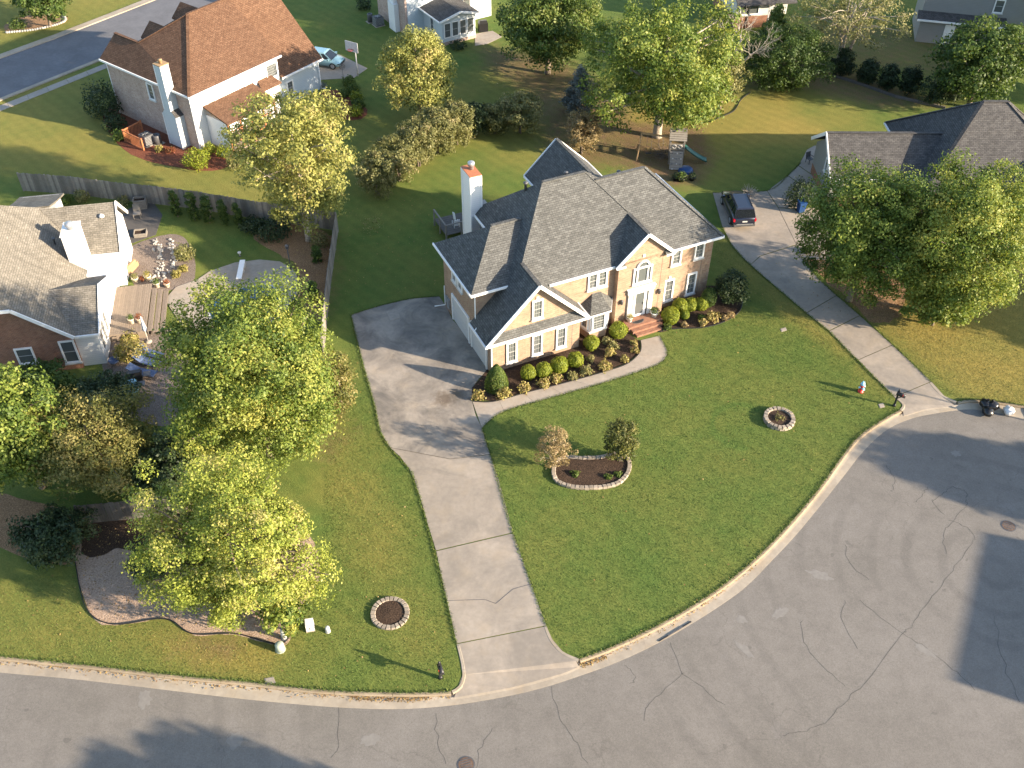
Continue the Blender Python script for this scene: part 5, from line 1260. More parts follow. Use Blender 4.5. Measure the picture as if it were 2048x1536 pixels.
tree('magnolia_tree', 'low dark evergreen left of the tree above charcoal roof', 1885, 178, 40, 34, .1, 'leaf_dark', 90, 70, .2, 'round', 56, .1, rc=.6, tone=.5)
tree('maple_tree', 'left maple of the pair in front of the charcoal roof', 1738, 462, 132, 145, 1.0, 'leaf_maple', 430, 160, .18, 'broad', 57, .24, rc=1.0, tone=.42)
tree('maple_tree', 'right brighter maple of the pair before the charcoal roof', 1928, 472, 152, 165, 1.2, 'leaf_maple', 530, 160, .18, 'broad', 58, .26, rc=1.0, tone=.6)
tree('maple_tree', 'small low maple crown over the leaf litter by the driveway', 1880, 605, 78, 42, .8, 'leaf_maple', 110, 75, .24, 'round', 59, .12, rc=.7, tone=.55)
tree('street_tree', 'leafy tree across the far street at the top left', 85, 2, 68, 40, 1.0, 'leaf_green', 110, 70, .25, 'round', 60, .16, rc=.8, tone=.5)
# --- out of frame towards the sun: the trees across the cul-de-sac that shade the street
tree('street_tree', 'broad tree south of the street, outside the picture', 0, 0, 0, 0, 2.0, 'leaf_green', 420, 90, .42, 'broad', 61, .3, rc=1.2, world=(7.2, 12.4), rxm=3.9, rzm=3.3)
tree('street_tree', 'smaller tree south of the street, outside the picture', 0, 0, 0, 0, 1.4, 'leaf_green', 320, 90, .42, 'broad', 62, .25, rc=1.0, world=(15.6, 11.0), rxm=3.4, rzm=2.8)
tree('street_tree', 'middle tree south of the street, outside the picture', 0, 0, 0, 0, 1.4, 'leaf_green', 340, 90, .42, 'broad', 66, .25, rc=1.0, world=(11.6, 12.0), rxm=3.5, rzm=3.0)
tree('street_tree', 'tree east of the turning circle, outside the picture', 0, 0, 0, 0, 2.2, 'leaf_green', 320, 80, .4, 'round', 63, .28, rc=1.2, world=(49.5, 34.2), rxm=3.2, rzm=3.2)
tree('street_tree', 'second tree east of the turning circle, outside the picture', 0, 0, 0, 0, 2.0, 'leaf_green', 320, 80, .4, 'round', 64, .28, rc=1.2, world=(55, 33.0), rxm=3.4, rzm=3.0)
tree('street_tree', 'tree in the far right garden, outside the picture', 0, 0, 0, 0, 1.2, 'leaf_green', 320, 80, .4, 'round', 65, .28, rc=1.3, world=(56, 51.5), rxm=5.0, rzm=3.8)

for i, (x, y, r, h) in enumerate([(59, 88.5, 4.3, 5.2), (60.5, 95, 4.5, 5.4), (60, 101.5, 4.4, 5.2), (66, 108, 5.0, 5.4)]):
    tree('street_tree', ['first', 'second', 'third', 'fourth'][i] + ' tree in the row beyond the right edge, outside the picture', 0, 0, 0, 0, 1.4, 'leaf_green', 260, 60, .36, 'round', 90 + i, .3, rc=1.4, world=(x, y), rxm=r, rzm=h)
# bare grey twigs on the right of the big maple
def bare_tree(name, label, cx, cy, base, r, seed, levels=5, mat='twig', zc=4.5):
    rg = np.random.default_rng(seed); b = at(*base); root = empty(name, b, 0, label, 'tree'); m = MB()
    def grow(p, d, L, rad, lev):
        q = p + d * L; mid = p.lerp(q, .5) + Vector(rg.normal(0, L * .05, 3)); m.tube([p, mid, q], [rad, rad * .85, rad * .62], 5 if lev > 2 else 3, cap=False)
        if lev == 0: return
        for _ in range(3 if lev > 1 else 4):
            nd = (d + Vector(rg.normal(0, .52, 3)) + Vector((0, 0, .12))).normalized(); grow(p.lerp(q, rg.uniform(.55, 1.0)), nd, L * rg.uniform(.58, .82), rad * .55, lev - 1)
    grow(Vector((0, 0, -.05)), Vector((0, 0, 1)), r * .55, .16, levels)
    m.build('branches', M[mat], root); return root
bare_tree('bare_tree', 'leafless pale grey tree beside the large bright maple', 1445, 110, (1452, 182), 6.6, 71)
tree('maple_tree', 'thin greyish green tree right of the large bright maple', 1450, 150, 48, 56, .8, 'leaf_sage', 90, 60, .22, 'round', 72, .12, rc=.7, tone=.5)

# fallen leaves in the gutter, on lawns and paving
def fallen(name, specs, seed):
    rg = np.random.default_rng(seed); P = []
    for kind, pts, n, sp, z in specs:
        if kind == 'line':
            L = crom(apx(pts), 4); R_ = resample(L, n); a = np.array([(p.x, p.y) for p in R_]) + rg.normal(0, sp, (n, 2))
        else:
            Q = np.array([tuple(p[:2]) for p in apx(pts)]); a = rg.uniform(Q.min(0), Q.max(0), (n, 2)); a = a[pip(a, Q)]
        P.append(np.column_stack([a, np.full(len(a), z)]))
    c = np.concatenate(P); n = len(c); c[:, 2] += rg.uniform(.005, .03, n); nr = unit(rg.normal(0, .35, (n, 3)) + np.array([0, 0, 1]))
    me = leaf_mesh(name, c, nr, rg.uniform(.05, .12, n), rg.random(n), M['fallen'], rg, .7); return tag(link(name, me), 'scattered fallen leaves on lawns, gutter and drives', 'leaves', kind='stuff')
fallen('fallen_leaves', [('line', [(x, y + 9) for x, y in B_LEFT[2:]], 520, .10, -.08), ('line', [(x + 3, y + 8) for x, y in B_MID[:5]], 260, .10, -.08), ('line', [(700, 1394), (780, 1398), (860, 1395)], 260, .08, -.08), ('line', [(1165, 1330), (1210, 1312)], 120, .08, -.08), ('area', LAWN2, 700, 0, .03), ('area', LAWN1, 260, 0, .03), ('area', [(1590, 505), (1700, 500), (1830, 560), (1820, 640), (1740, 645), (1660, 575)], 2600, 0, .02), ('area', [(1500, 530), (1605, 520), (1720, 630), (1660, 660)], 160, 0, .03), ('area', [(150, 1060), (600, 1000), (640, 1150), (575, 1288), (330, 1240), (180, 1230)], 2200, 0, .015), ('area', [(1000, 150), (1250, 200), (1420, 260), (1400, 360), (1200, 330)], 1500, 0, .01), ('area', [(570, 440), (668, 480), (650, 640), (590, 560)], 1500, 0, .015), ('area', [(690, 420), (900, 380), (890, 560), (690, 640)], 300, 0, .01)], 77)
# --- arborvitae columns along the fences
for i, (x, y, rx, ry) in enumerate([(349, 407, 10, 28), (383, 412, 11, 30), (413, 417, 11, 30), (445, 424, 9, 26), (474, 428, 8, 22)]):
    tree('arborvitae_tree', ['first', 'second', 'third', 'fourth', 'fifth and smallest'][i] + ' narrow column evergreen from the house along the rear fence', x, y, rx, ry, .0, 'leaf_green', 60, 60, .13, 'column', 80 + i, .05, rc=.2, tone=.4, group='column evergreens along the rear fence', nlimb=2)
for i, (x, y, ry, lab) in enumerate([(632, 508, 18, 'narrow column evergreen inside the side fence, upper one'), (626, 583, 22, 'narrow column evergreen inside the side fence, lower one')]):
    tree('arborvitae_tree', lab, x, y, 9, ry, .0, 'leaf_green', 50, 60, .12, 'column', 87 + i, .05, rc=.2, tone=.45, nlimb=2)
# --- clipped shrubs along the front of the brick house
BALLS = [(1056.7, 744.6, 15.5, 'round clipped boxwood next to the cone shaped one'), (1087, 739.5, 16.2, 'second round clipped boxwood from the cone shaped one'), (1119, 730, 17.5, 'third round clipped boxwood under the garage windows'), (1151, 719, 16, 'fourth round clipped boxwood, under the rightmost garage window'), (1183, 685.5, 15.5, 'round clipped boxwood below the bay window'), (1236.5, 660, 17.5, 'large round boxwood touching the left of the porch'), (1341.4, 630.8, 18, 'largest round boxwood just right of the porch'), (1360.5, 611, 15.3, 'round boxwood behind the largest one right of porch'), (1381, 609, 14, 'round boxwood below the right ground floor window'), (1403, 607.5, 14, 'last bright round boxwood before the dark upright shrub'), (1369.6, 629, 9.5, 'small olive ball shrub in front of the round boxwoods')]
for i, (x, y, r, lab) in enumerate(BALLS):
    shrub('boxwood_shrub', lab, x, y, r, 'leaf_box', 3400, .085, .98, 'clipped boxwood balls', 100 + i, True, tone=.5 if i != 10 else .3)
shrub('cone_boxwood_shrub', 'cone shaped clipped shrub at the garage corner', 993, 753, 24, 'leaf_green', 5200, .1, 1.35, None, 120, True, tone=.6, cone=True)
shrub('upright_yew_shrub', 'dark upright oval shrub at the right house corner', 1417.5, 595, 15.5, 'leaf_green', 3000, .09, 1.45, None, 121, True, tone=.4)
tree('camellia_shrub', 'big dark round bush off the right house corner', 1463, 577, 34, 36, .1, 'leaf_dark', 110, 90, .15, 'round', 122, .08, rc=.5, tone=.55, cat='shrub')
SMALL = [(957, 790.5, 12.5, 'gold'), (1006.5, 786, 15.5, 'gold'), (1048.5, 775.5, 12.5, 'gold'), (1087, 766, 12.5, 'gold'), (1112.5, 757, 11.5, 'gold'), (1145, 752, 10, 'sage'), (1172, 741, 12, 'sage'), (1210, 732, 13, 'gold'), (1181, 717, 8, 'sage'), (1219.4, 705, 10.5, 'gold'), (1227, 691.5, 9.5, 'sage'), (1213, 681, 9, 'sage'), (1249, 718, 8.5, 'gold'), (1270, 700, 8, 'gold'), (1268, 686, 7, 'gold'), (1424.8, 633.5, 13.5, 'gold'), (1406, 645, 8.5, 'gold'), (1335, 654, 8, 'green'), (1369, 649, 6.5, 'tan'), (1449, 635, 7, 'tan'), (1461, 630, 7.5, 'tan'), (1403, 635, 7, 'green')]
SL = ['small gold shrub at the bed corner beside the driveway', 'gold shrub in front of the cone shaped boxwood', 'gold shrub by the walkway before the first boxwood', 'gold shrub by the walkway before the second boxwood', 'gold shrub by the walkway before the third boxwood', 'sparse shrub by the walkway right of the third boxwood', 'sparse sage shrub by the walkway before the fourth boxwood', 'gold shrub by the walkway in the middle of the bed', 'tiny sage shrub in the mulch below the bay', 'round olive gold shrub in the middle of the mulch', 'sparse shrub behind the round olive gold shrub', 'sparse shrub close to the bay window base', 'gold plant by the walkway near its bend', 'gold plant at the walkway bend, lower one', 'gold plant nearest the porch steps', 'largest gold shrub in the bed right of porch', 'gold shrub left below the largest in right bed', 'low green plant right beside the porch steps', 'tan plant in front of the small olive ball', 'small tan plant right of the largest gold shrub', 'tan plant at the right tip of the bed', 'small green plant left of the largest gold shrub']
for i, (x, y, r, c) in enumerate(SMALL):
    shrub('small_shrub', SL[i], x, y, r, 'leaf_' + c, 420, .13, .8, 'small shrubs in the front beds', 140 + i, tone=.68, loose=.34)
# --- lawn island and ring planters
bt = tree('japanese_maple_tree', 'small tan half bare tree leaning in the stone island', 1107, 893, 42, 48, .3, 'leaf_tan', 90, 48, .10, 'ovoid', 170, .07, 'bark_pale', rc=.34, tone=.45, nlimb=26)
tree('nandina_shrub', 'dark upright shrub at the right of stone island', 1243, 886, 44, 50, .0, 'leaf_olive', 110, 60, .13, 'vase', 171, .05, rc=.36, tone=.25, cat='shrub', stems=5, nlimb=14)
for i, (x, y, r, lab) in enumerate([(1150, 948, 9, 'small bright green plant inside the stone island'), (1217, 954, 8, 'pale green plant near right end of stone island'), (1236, 949, 8, 'second pale plant at right end of stone island'), (1558, 836, 11, 'dry twiggy plant inside the two course stone ring')]):
    shrub('small_shrub', lab, x, y, r, 'leaf_green' if i < 3 else 'leaf_sage', 260, .1, .6, None, 175 + i, tone=.6, loose=.3)
# --- other shrubs
OTH = [
    ('juniper_shrub', 'low dark juniper along the rear fence of the pool garden', 545, 457, 40, 'leaf_dark', 2200, .16, .5), ('juniper_shrub', 'low dark juniper under the pale yellow green tree', 505, 450, 26, 'leaf_dark', 1200, .16, .5),
    ('garden_shrub', 'grassy shrub on the right bank of the rock stream', 368, 505, 20, 'leaf_sage', 800, .16, .9), ('garden_shrub', 'yellow shrub at the foot of the rock stream', 352, 548, 10, 'leaf_gold', 400, .13, .8), ('garden_shrub', 'second yellow shrub at the foot of the rock stream', 367, 537, 9, 'leaf_gold', 400, .13, .8),
    ('garden_shrub', 'sparse shrub inside the side fence below the pale tree', 640, 480, 20, 'leaf_sage', 600, .14, .8), ('garden_shrub', 'feathery yellow green shrub in front of the deck', 258, 700, 32, 'leaf_gold', 1700, .15, .7), ('garden_shrub', 'small yellow shrub under the deck edge', 262, 672, 16, 'leaf_gold', 600, .14, .7),
    ('garden_shrub', 'green shrubs behind the white rear gable near fence', 125, 400, 18, 'leaf_green', 700, .15, .7), ('garden_shrub', 'grassy plant between fence and taupe roof', 162, 393, 14, 'leaf_sage', 500, .16, 1.1), ('garden_shrub', 'grey twiggy shrub left of the slate patio planter', 245, 402, 14, 'leaf_sage', 400, .13, .9),
    ('black_conifer_shrub', 'almost black bush at left corner of brown roofed house', 205, 200, 40, 'leaf_dark', 2600, .2, .95), ('garden_shrub', 'dark shrub left of the cedar lattice screen', 228, 245, 24, 'leaf_dark', 1200, .17, .7), ('garden_shrub', 'green leafy plants in front of the lattice screen', 240, 270, 17, 'leaf_green', 700, .15, .7),
    ('garden_shrub', 'small yellow green shrub beside the grey condensers', 318, 297, 9, 'leaf_gold', 350, .13, .8), ('flower_shrub', 'orange red flowering plant by the chimney foot', 340, 300, 10, 'leaf_red', 400, .12, .6), ('garden_shrub', 'broad yellow green shrub below the chimney corner', 393, 318, 28, 'leaf_box', 1800, .14, .7), ('garden_shrub', 'green shrub at the white corner of brown roofed house', 418, 297, 14, 'leaf_box', 700, .13, .9), ('garden_shrub', 'round green shrub by the screened porch', 447, 303, 15, 'leaf_box', 800, .13, .8), ('garden_shrub', 'sage shrub right of the screened porch corner', 470, 322, 20, 'leaf_sage', 900, .15, .8),
    ('hedge_ball_shrub', 'topmost dark ball shrub by the basketball pad', 697, 163, 14, 'leaf_green', 900, .14, .8), ('hedge_ball_shrub', 'second ball shrub down from the basketball pad', 707, 178, 14, 'leaf_green', 900, .14, .8), ('hedge_ball_shrub', 'third ball shrub down from the basketball pad', 712, 193, 14, 'leaf_box', 900, .14, .8), ('hedge_ball_shrub', 'fourth ball shrub down from the basketball pad', 716, 207, 14, 'leaf_green', 900, .14, .8), ('hedge_ball_shrub', 'lowest ball shrub near the yellow strip of lawn', 712, 222, 15, 'leaf_box', 900, .14, .8), ('hedge_ball_shrub', 'yellow rounded shrub left of the ball shrub row', 662, 208, 18, 'leaf_gold', 1000, .14, .7), ('hedge_ball_shrub', 'small ball shrub behind the yellow rounded shrub', 690, 186, 11, 'leaf_green', 600, .14, .8),
    ('garden_shrub', 'grey green plant by the pale blue wall corner', 645, 170, 9, 'leaf_blue', 300, .12, .7), ('garden_shrub', 'dark bush at the far end of sunroom house wall', 728, 8, 15, 'leaf_dark', 700, .17, .8), ('garden_shrub', 'low dark planting under the sunroom windows', 915, 90, 18, 'leaf_dark', 700, .15, .45), ('garden_shrub', 'low shrub in the bed across the far street', 35, 48, 17, 'leaf_green', 800, .16, .7),
    ('boxwood_shrub', 'tall dark rounded shrub by the concrete garden path', 1602, 388, 30, 'leaf_dark', 2600, .13, 1.1), ('garden_shrub', 'dark low shrub at edge of the right hand driveway', 1612, 500, 10, 'leaf_dark', 350, .12, .5),
    ('wispy_shrub', 'wispy small plants on the dark lawn left of chimney', 742, 448, 22, 'leaf_sage', 160, .13, .8), ('bare_shrub', 'reddish bare twigs by the lower column evergreen', 605, 580, 12, 'leaf_tan', 140, .16, 1.3)]
for i, (nm, lab, x, y, r, mt, n, ls, tl) in enumerate(OTH):
    shrub(nm, lab, x, y, r, mt, n, ls, tl, None, 200 + i, tone=.5, loose=.2)
# ------------------------------------------------------------------ fences
def fence(name, label, px, h=1.8, mat='wood_grey', seed=1, bay=2.4, out=1):
    rg = np.random.default_rng(seed); line = apx(px); n0 = sum((line[i + 1] - line[i]).length for i in range(len(line) - 1))
    n = max(1, int(round(n0 / bay))); P = resample(line, n + 1); root = empty(name, P[0], 0, label, 'fence')
    O = P[0]
    for p in P:
        q = p - O; MB().box(q.x - .05, q.x + .05, q.y - .05, q.y + .05, 0, h + .02).build('post', M[mat], root)
    for i in range(n):
        a, b = P[i] - O, P[i + 1] - O; d = (b - a).normalized(); nn = Vector((d.y, -d.x, 0)) * out
        for z in (.35, 1.0, h - .3): MB().bar(a + nn * -.06 + Vector((0, 0, z)), b + nn * -.06 + Vector((0, 0, z)), .04, .09).build('rail', M[mat], root)
        m = MB(); L = (b - a).length; k = int(L / .15)
        for j in range(k):
            s = a + d * ((j + .5) * L / k) + nn * .0; w = L / k * .46; hh = h + rg.uniform(-.04, .04); lean = rg.normal(0, .012)
            e1 = s - d * w + nn * .012; 
            c = [s - d * w, s + d * w, s + d * w + nn * .022, s - d * w + nn * .022]; t_ = [p + d * lean + Vector((0, 0, hh)) for p in c]; base = len(m.v)
            for p in c: m.v.append((p.x, p.y, .04))
            for p in t_: m.v.append(tuple(p))
            for q in ((3, 2, 1, 0), (4, 5, 6, 7), (0, 1, 5, 4), (1, 2, 6, 5), (2, 3, 7, 6), (3, 0, 4, 7)): m.f.append([base + x for x in q]); m.smooth.append(False)
        o = m.build('picket_panel', M[mat], root); o['kind'] = 'stuff'
    return root
fence('picket_fence', 'long weathered grey board fence behind the pool garden', [(48, 382), (140, 388), (250, 402), (345, 412), (430, 424), (520, 440), (610, 452), (676, 462)], 1.75, 'wood_grey', 1)
fence('picket_fence', 'grey board fence along the dark side lawn', [(676, 464), (668, 520), (660, 580), (654, 640), (648, 706)], 1.75, 'wood_grey', 2, out=-1)
fence('picket_fence', 'old leaning board fence between holly and cypress trees', [(165, 1048), (240, 1042), (320, 1030), (372, 1022)], 1.6, 'wood_dark', 3)
# ------------------------------------------------------------------ stone planters
def ring(name, label, cx, cy, r_px, n, courses=1, soil='mulch', seed=1):
    rg = np.random.default_rng(seed); c = at(cx, cy, .12 * courses); r = r_px / pxm(c); root = empty(name, (c.x, c.y, 0), 0, label, 'planter')
    me = []
    for k in range(4):
        w = 2 * math.pi * r / n * .47; dpt = .13
        m = MB(); j = lambda: float(rg.uniform(-.015, .015))
        b = [(-dpt, -w * .8), (dpt, -w), (dpt, w), (-dpt, w * .8)]
        m.loft([[(x + j(), y + j(), 0) for x, y in b], [(x * 1.03 + j(), y * 1.01 + j(), .1) for x, y in b], [(x * .85 + j(), y * .86 + j(), .15) for x, y in b]], smooth=False)
        me.append(m.mesh('stone', M['stone']))
    for cs in range(courses):
        for i in range(n):
            a = 2 * math.pi * (i + .5 * (cs % 2)) / n; o = link('stone', me[int(rg.integers(4))], root, (r * math.cos(a), r * math.sin(a), cs * .152 + float(rg.uniform(-.008, .008))), a + float(rg.uniform(-.05, .05)))
    m = MB(); rr = r - .1; k = 26
    for i in range(k):
        a0, a1 = 2 * math.pi * i / k, 2 * math.pi * (i + 1) / k; zz = .09 * courses
        m.poly([(0, 0, zz + .06), (rr * math.cos(a0), rr * math.sin(a0), zz), (rr * math.cos(a1), rr * math.sin(a1), zz)])
    m.build('soil', M[soil], root); return root
ring('stone_ring_planter', 'round stone ring of dark soil on the left lawn', 780, 1225, 34, 24, 1, seed=1)
ring('stone_ring_planter', 'two course round stone ring on the right lawn', 1559, 835, 27, 20, 2, 'mulch', 2)
# kidney shaped island
isl = empty('stone_island_bed', at(1180, 945), 0, 'kidney shaped stone edged mulch island on the front lawn', 'planter')
IS = [(1108, 935), (1112, 922), (1130, 915), (1165, 916), (1200, 915), (1228, 908), (1250, 912), (1259, 928), (1254, 948), (1235, 966), (1200, 974), (1150, 974), (1118, 964), (1108, 950)]
lp_ = crom(apx(IS, .1), 6, True); N = 46; rs = resample(lp_ + [lp_[0]], N + 1)[:N]; rg = np.random.default_rng(5); stones = []
for k in range(4):
    j = lambda: float(rg.uniform(-.015, .015)); b = [(-.12, -.1), (.12, -.1), (.12, .1), (-.12, .1)]
    stones.append(MB().loft([[(x + j(), y + j(), 0) for x, y in b], [(x * 1.04 + j(), y * 1.04 + j(), .13) for x, y in b], [(x * .85 + j(), y * .85 + j(), .19) for x, y in b]], smooth=False).mesh('stone', M['stone']))
for i in range(N):
    d = rs[(i + 1) % N] - rs[i - 1]; p = rs[i] - isl.location
    o = link('stone', stones[i % 4], isl, (p.x, p.y, float(rg.uniform(-.02, .02))), math.atan2(d.y, d.x) + math.pi / 2 + float(rg.uniform(-.1, .1))); L = (rs[(i + 1) % N] - rs[i]).length; o.scale = (1, L / .215, 1)
cc = sum((p for p in rs), Vector()) / N
MB().prism([(p.x - isl.location.x, p.y - isl.location.y) for p in [r_.lerp(cc, .05) for r_ in rs]], 0, .1).build('soil', M['mulch'], isl)
# dry rock stream in the pool garden
rk = empty('rock_stream', at(320, 530), 0, 'two rows of pale rocks forming a dry stream by the deck', 'rocks'); rg = np.random.default_rng(9)
rm = [MB().blob((0, 0, .06), (.16, .12, .11), 8, 5, .2, rng=rg).mesh('rock', M['whiterock']) for _ in range(5)]
for ln in ([(312, 480), (318, 505), (324, 528), (314, 548), (306, 562)], [(340, 480), (348, 505), (344, 530), (332, 552), (324, 568)]):
    for p in resample(apx(ln), 30):
        for _ in range(2):
            q = p - rk.location + Vector((rg.normal(0, .16), rg.normal(0, .16), 0)); o = link('rock', rm[int(rg.integers(5))], rk, (q.x, q.y, 0), float(rg.uniform(0, 6.28))); s = float(rg.uniform(.5, 1.05)); o.scale = (s, s, s)
# stone border at far left bed
sb = empty('stone_border', at(75, 58), 0, 'row of pale edging stones round the bed across street', 'rocks')
for p in resample(crom(apx([(14, 66), (70, 60), (120, 48), (131, 38), (118, 30)]), 5), 34):
    q = p - sb.location; o = link('rock', rm[int(rg.integers(5))], sb, (q.x, q.y, 0), float(rg.uniform(0, 6.28))); o.scale = (1.3, 1.3, 1.1)
# ------------------------------------------------------------------ vehicles
def car(name, label, loc, rz, L, W, H, paint, wagon=True):
    root = empty(name, loc, rz, label, 'car'); h2 = W / 2
    def sec(x, zb, zt, w, tw): return [(x, -w * .92, zb), (x, -w, zb + .25), (x, -w, zt - .14), (x, -tw, zt), (x, tw, zt), (x, w, zt - .14), (x, w, zb + .25), (x, w * .92, zb)]
    belt = H * .60
    S = [sec(0, .42, belt * .86, h2 * .86, h2 * .74), sec(.12, .28, belt * .98, h2 * .95, h2 * .84), sec(.9, .22, belt * 1.02, h2, h2 * .9), sec(L * .45, .22, belt * 1.02, h2, h2 * .9), sec(L * .7, .22, belt, h2, h2 * .88), sec(L * .78, .24, belt * .95, h2 * .99, h2 * .85), sec(L * .93, .28, belt * .84, h2 * .94, h2 * .78), sec(L, .4, belt * .68, h2 * .8, h2 * .62)]
    MB().loft(S).build('body', paint, root)
    xr0, xr1, xb0, xb1 = (.45, L * .56, .1, L * .74) if wagon else (.7, L * .58, .15, L * .78)
    tw, bw = h2 * .72, h2 * .88; zt = H - .06; bz = belt * .985
    g = MB(); b = [(xb0, -bw, bz), (xb1, -bw, bz), (xb1, bw, bz), (xb0, bw, bz)]; t_ = [(xr0, -tw, zt), (xr1, -tw, zt), (xr1, tw, zt), (xr0, tw, zt)]
    g.loft([b, t_], smooth=False); g.build('greenhouse_glass', M['carglass'], root)
    r_ = MB(); a = [(xr0 - .1, -tw - .03, zt - .03), (xr1 + .06, -tw - .03, zt - .03), (xr1 + .06, tw + .03, zt - .03), (xr0 - .1, tw + .03, zt - .03)]; c = [(xr0, -tw * .9, H), (xr1 - .1, -tw * .9, H), (xr1 - .1, tw * .9, H), (xr0, tw * .9, H)]
    r_.loft([a, c], smooth=False); r_.build('roof', paint, root)
    for s in (-1, 1):
        for f in (0.02, .34, .68, .98):
            p0 = Vector((xb0 + (xb1 - xb0) * f, s * (bw + .012), bz)); p1 = Vector((xr0 + (xr1 - xr0) * f, s * (tw + .012), zt)); MB().bar(p0, p1, .09, .05, (0, 1, 0)).build('pillar', paint, root)
        if wagon: MB().bar((xr0 + .2, s * tw * .88, H + .05), (xr1 - .15, s * tw * .88, H + .05), .04, .04).build('roof_rail', M['black'], root)
        MB().box(xb1 - .35, xb1 - .15, s * (h2 + .09) - .1, s * (h2 + .09) + .1, belt * 1.0, belt * 1.0 + .16).build('mirror', paint, root)
        MB().box(-.015, .3, s * h2 * .9 - .07, s * h2 * .9 + .07, belt * .7, belt * .9).build('tail_light', M['taillight'], root)
        MB().box(L - .2, L - .03, s * h2 * .62 - .16, s * h2 * .62 + .16, belt * .46, belt * .6).build('headlight', M['headlight'], root)
        for x in (L * .19, L * .81):
            w = MB().tube([(x, s * (h2 - .2), .34), (x, s * (h2 + .02), .34)], .34, 18).build('wheel', M['tyre'], root)
            MB().tube([(x, s * (h2 - .02), .34), (x, s * (h2 + .035), .34)], .22, 14).build('rim', M['rim'], w)
    MB().box(-.1, .1, -h2 * .9, h2 * .9, .34, .52).build('rear_bumper', M['darkgrey'] if wagon else paint, root)
    MB().box(-.12, -.06, -h2 * .7, h2 * .7, .53, .57).build('bumper_trim', M['steel'], root)
    MB().box(-.035, .02, -.2, .2, belt * .66, belt * .76).build('number_plate', M['offwhite'], root)
    MB().box(L - .06, L + .02, -h2 * .55, h2 * .55, .42, .62).build('grille', M['black'], root)
    return root
pr, pf = at(1488, 452, .35), at(1464, 396, .35)
car('parked_suv', 'dark navy suv parked on the right concrete driveway', (pr.x, pr.y, .025), math.atan2(pf.y - pr.y, pf.x - pr.x), 4.75, 1.9, 1.74, M['navy'])
pr, pf = at(616, 118, .35), at(684, 128, .35)
d_ = math.atan2(pf.y - pr.y, pf.x - pr.x)
car('parked_hatchback', 'pale blue hatchback parked beside the basketball hoop', (pr.x, pr.y, .03), d_, 3.9, 1.72, 1.52, M['cyan'], False)
# ------------------------------------------------------------------ street and garden furniture
def mailbox(label, px, rz):
    root = empty('mailbox', at(*px), rz, label, 'mailbox')
    MB().box(-.06, .06, -.06, .06, 0, 1.35).build('post', M['black'], root)
    MB().lathe([(.11, 0), (.11, .12), (.07, .2)], 10).build('base', M['black'], root)
    MB().lathe([(.06, 0), (.07, .06), (.02, .16)], 8, (0, 0, 1.35)).build('finial', M['black'], root)
    m = MB(); rgs = []
    for x in (-.1, .48):
        rgs.append([(x, -.11, 1.0), (x, -.11, 1.13)] + [(x, -.11 * math.cos(a), 1.13 + .11 * math.sin(a)) for a in np.linspace(.4, math.pi - .4, 5)] + [(x, .11, 1.13), (x, .11, 1.0)])
    m.loft(rgs); m.build('box', M['black'], root)
    MB().bar((.05, 0, .75), (.3, 0, 1.0), .05, .05).build('brace', M['black'], root)
    MB().box(.3, .34, -.14, -.12, 1.1, 1.28).build('flag', M['red'], root)
    return root
mailbox('black post mailbox on the left lawn corner beside the driveway mouth', (881, 1356), math.radians(-70)); mailbox('black post mailbox beside the right driveway mouth', (1788, 812), math.radians(-35))
hy = empty('fire_hydrant', at(1721, 783), .3, 'red fire hydrant with pale blue top on the right lawn', 'hydrant')
MB().lathe([(.2, 0), (.2, .06), (.13, .08), (.13, .5), (.17, .52), (.17, .6)], 16).build('barrel', M['red'], hy)
MB().lathe([(.16, .6), (.15, .7), (.1, .8), (.05, .84), (.05, .9)], 16).build('bonnet', M['lightblue'], hy)
for a, b, r in (((-.24, 0, .42), (.24, 0, .42), .06), ((0, -.26, .38), (0, 0, .38), .085)): MB().tube([a, b], r, 10).build('nozzle', M['lightblue'], hy)
MB().bar((.1, .0, .4), (.25, .1, .75), .02, .02).build('chain', M['steel'], hy)
def util(name, label, px, w, d, h, mat, rz=0.2, dome=False):
    root = empty(name, at(*px), rz, label, 'utility box')
    if dome: MB().lathe([(w * .55, 0), (w * .5, h * .85), (w * .4, h * .97), (w * .1, h)], 12).build('cover', M[mat], root); MB().lathe([(w * .6, 0), (w * .6, .05)], 12).build('collar', M[mat], root)
    else:
        m = MB().loft([[(-w / 2, -d / 2, 0), (w / 2, -d / 2, 0), (w / 2, d / 2, 0), (-w / 2, d / 2, 0)], [(-w / 2, -d / 2, h * .85), (w / 2, -d / 2, h * .85), (w / 2, d / 2, h), (-w / 2, d / 2, h)]], smooth=False); m.build('housing', M[mat], root)
        MB().box(-w / 2 - .02, w / 2 + .02, -d / 2 - .02, d / 2 + .02, 0, .06).build('plinth', M['concrete'], root); MB().box(-.02, .02, -d / 2 - .03, -d / 2 - .001, h * .4, h * .55).build('latch', M['darkgrey'], root)
    return root
util('utility_pedestal', 'pale green rounded utility pedestal nearest the street kerb', (561, 1299), .46, .4, .55, 'utilgreen', dome=True)
util('utility_pedestal', 'slim white utility pedestal in the wood chip bed corner', (569, 1277), .26, .2, .85, 'offwhite', dome=True)
util('utility_cabinet', 'square pale utility cabinet on the left lawn', (621, 1257), .42, .42, .62, 'offwhite'); util('utility_pedestal', 'small grey utility pedestal right of the square cabinet', (656, 1263), .24, .2, .42, 'offwhite', dome=True)
def flat_lid(name, label, px, mat, z=.02):
    q = apx(px); c = sum(q, Vector()) / len(q); root = empty(name, (c.x, c.y, 0), 0, label, 'cover'); MB().prism([(p.x - c.x, p.y - c.y) for p in q], -.02, z).build('frame', M[mat], root); MB().prism([((p.x - c.x) * .8, (p.y - c.y) * .8) for p in q], z, z + .012).build('lid', M[mat], root); return root
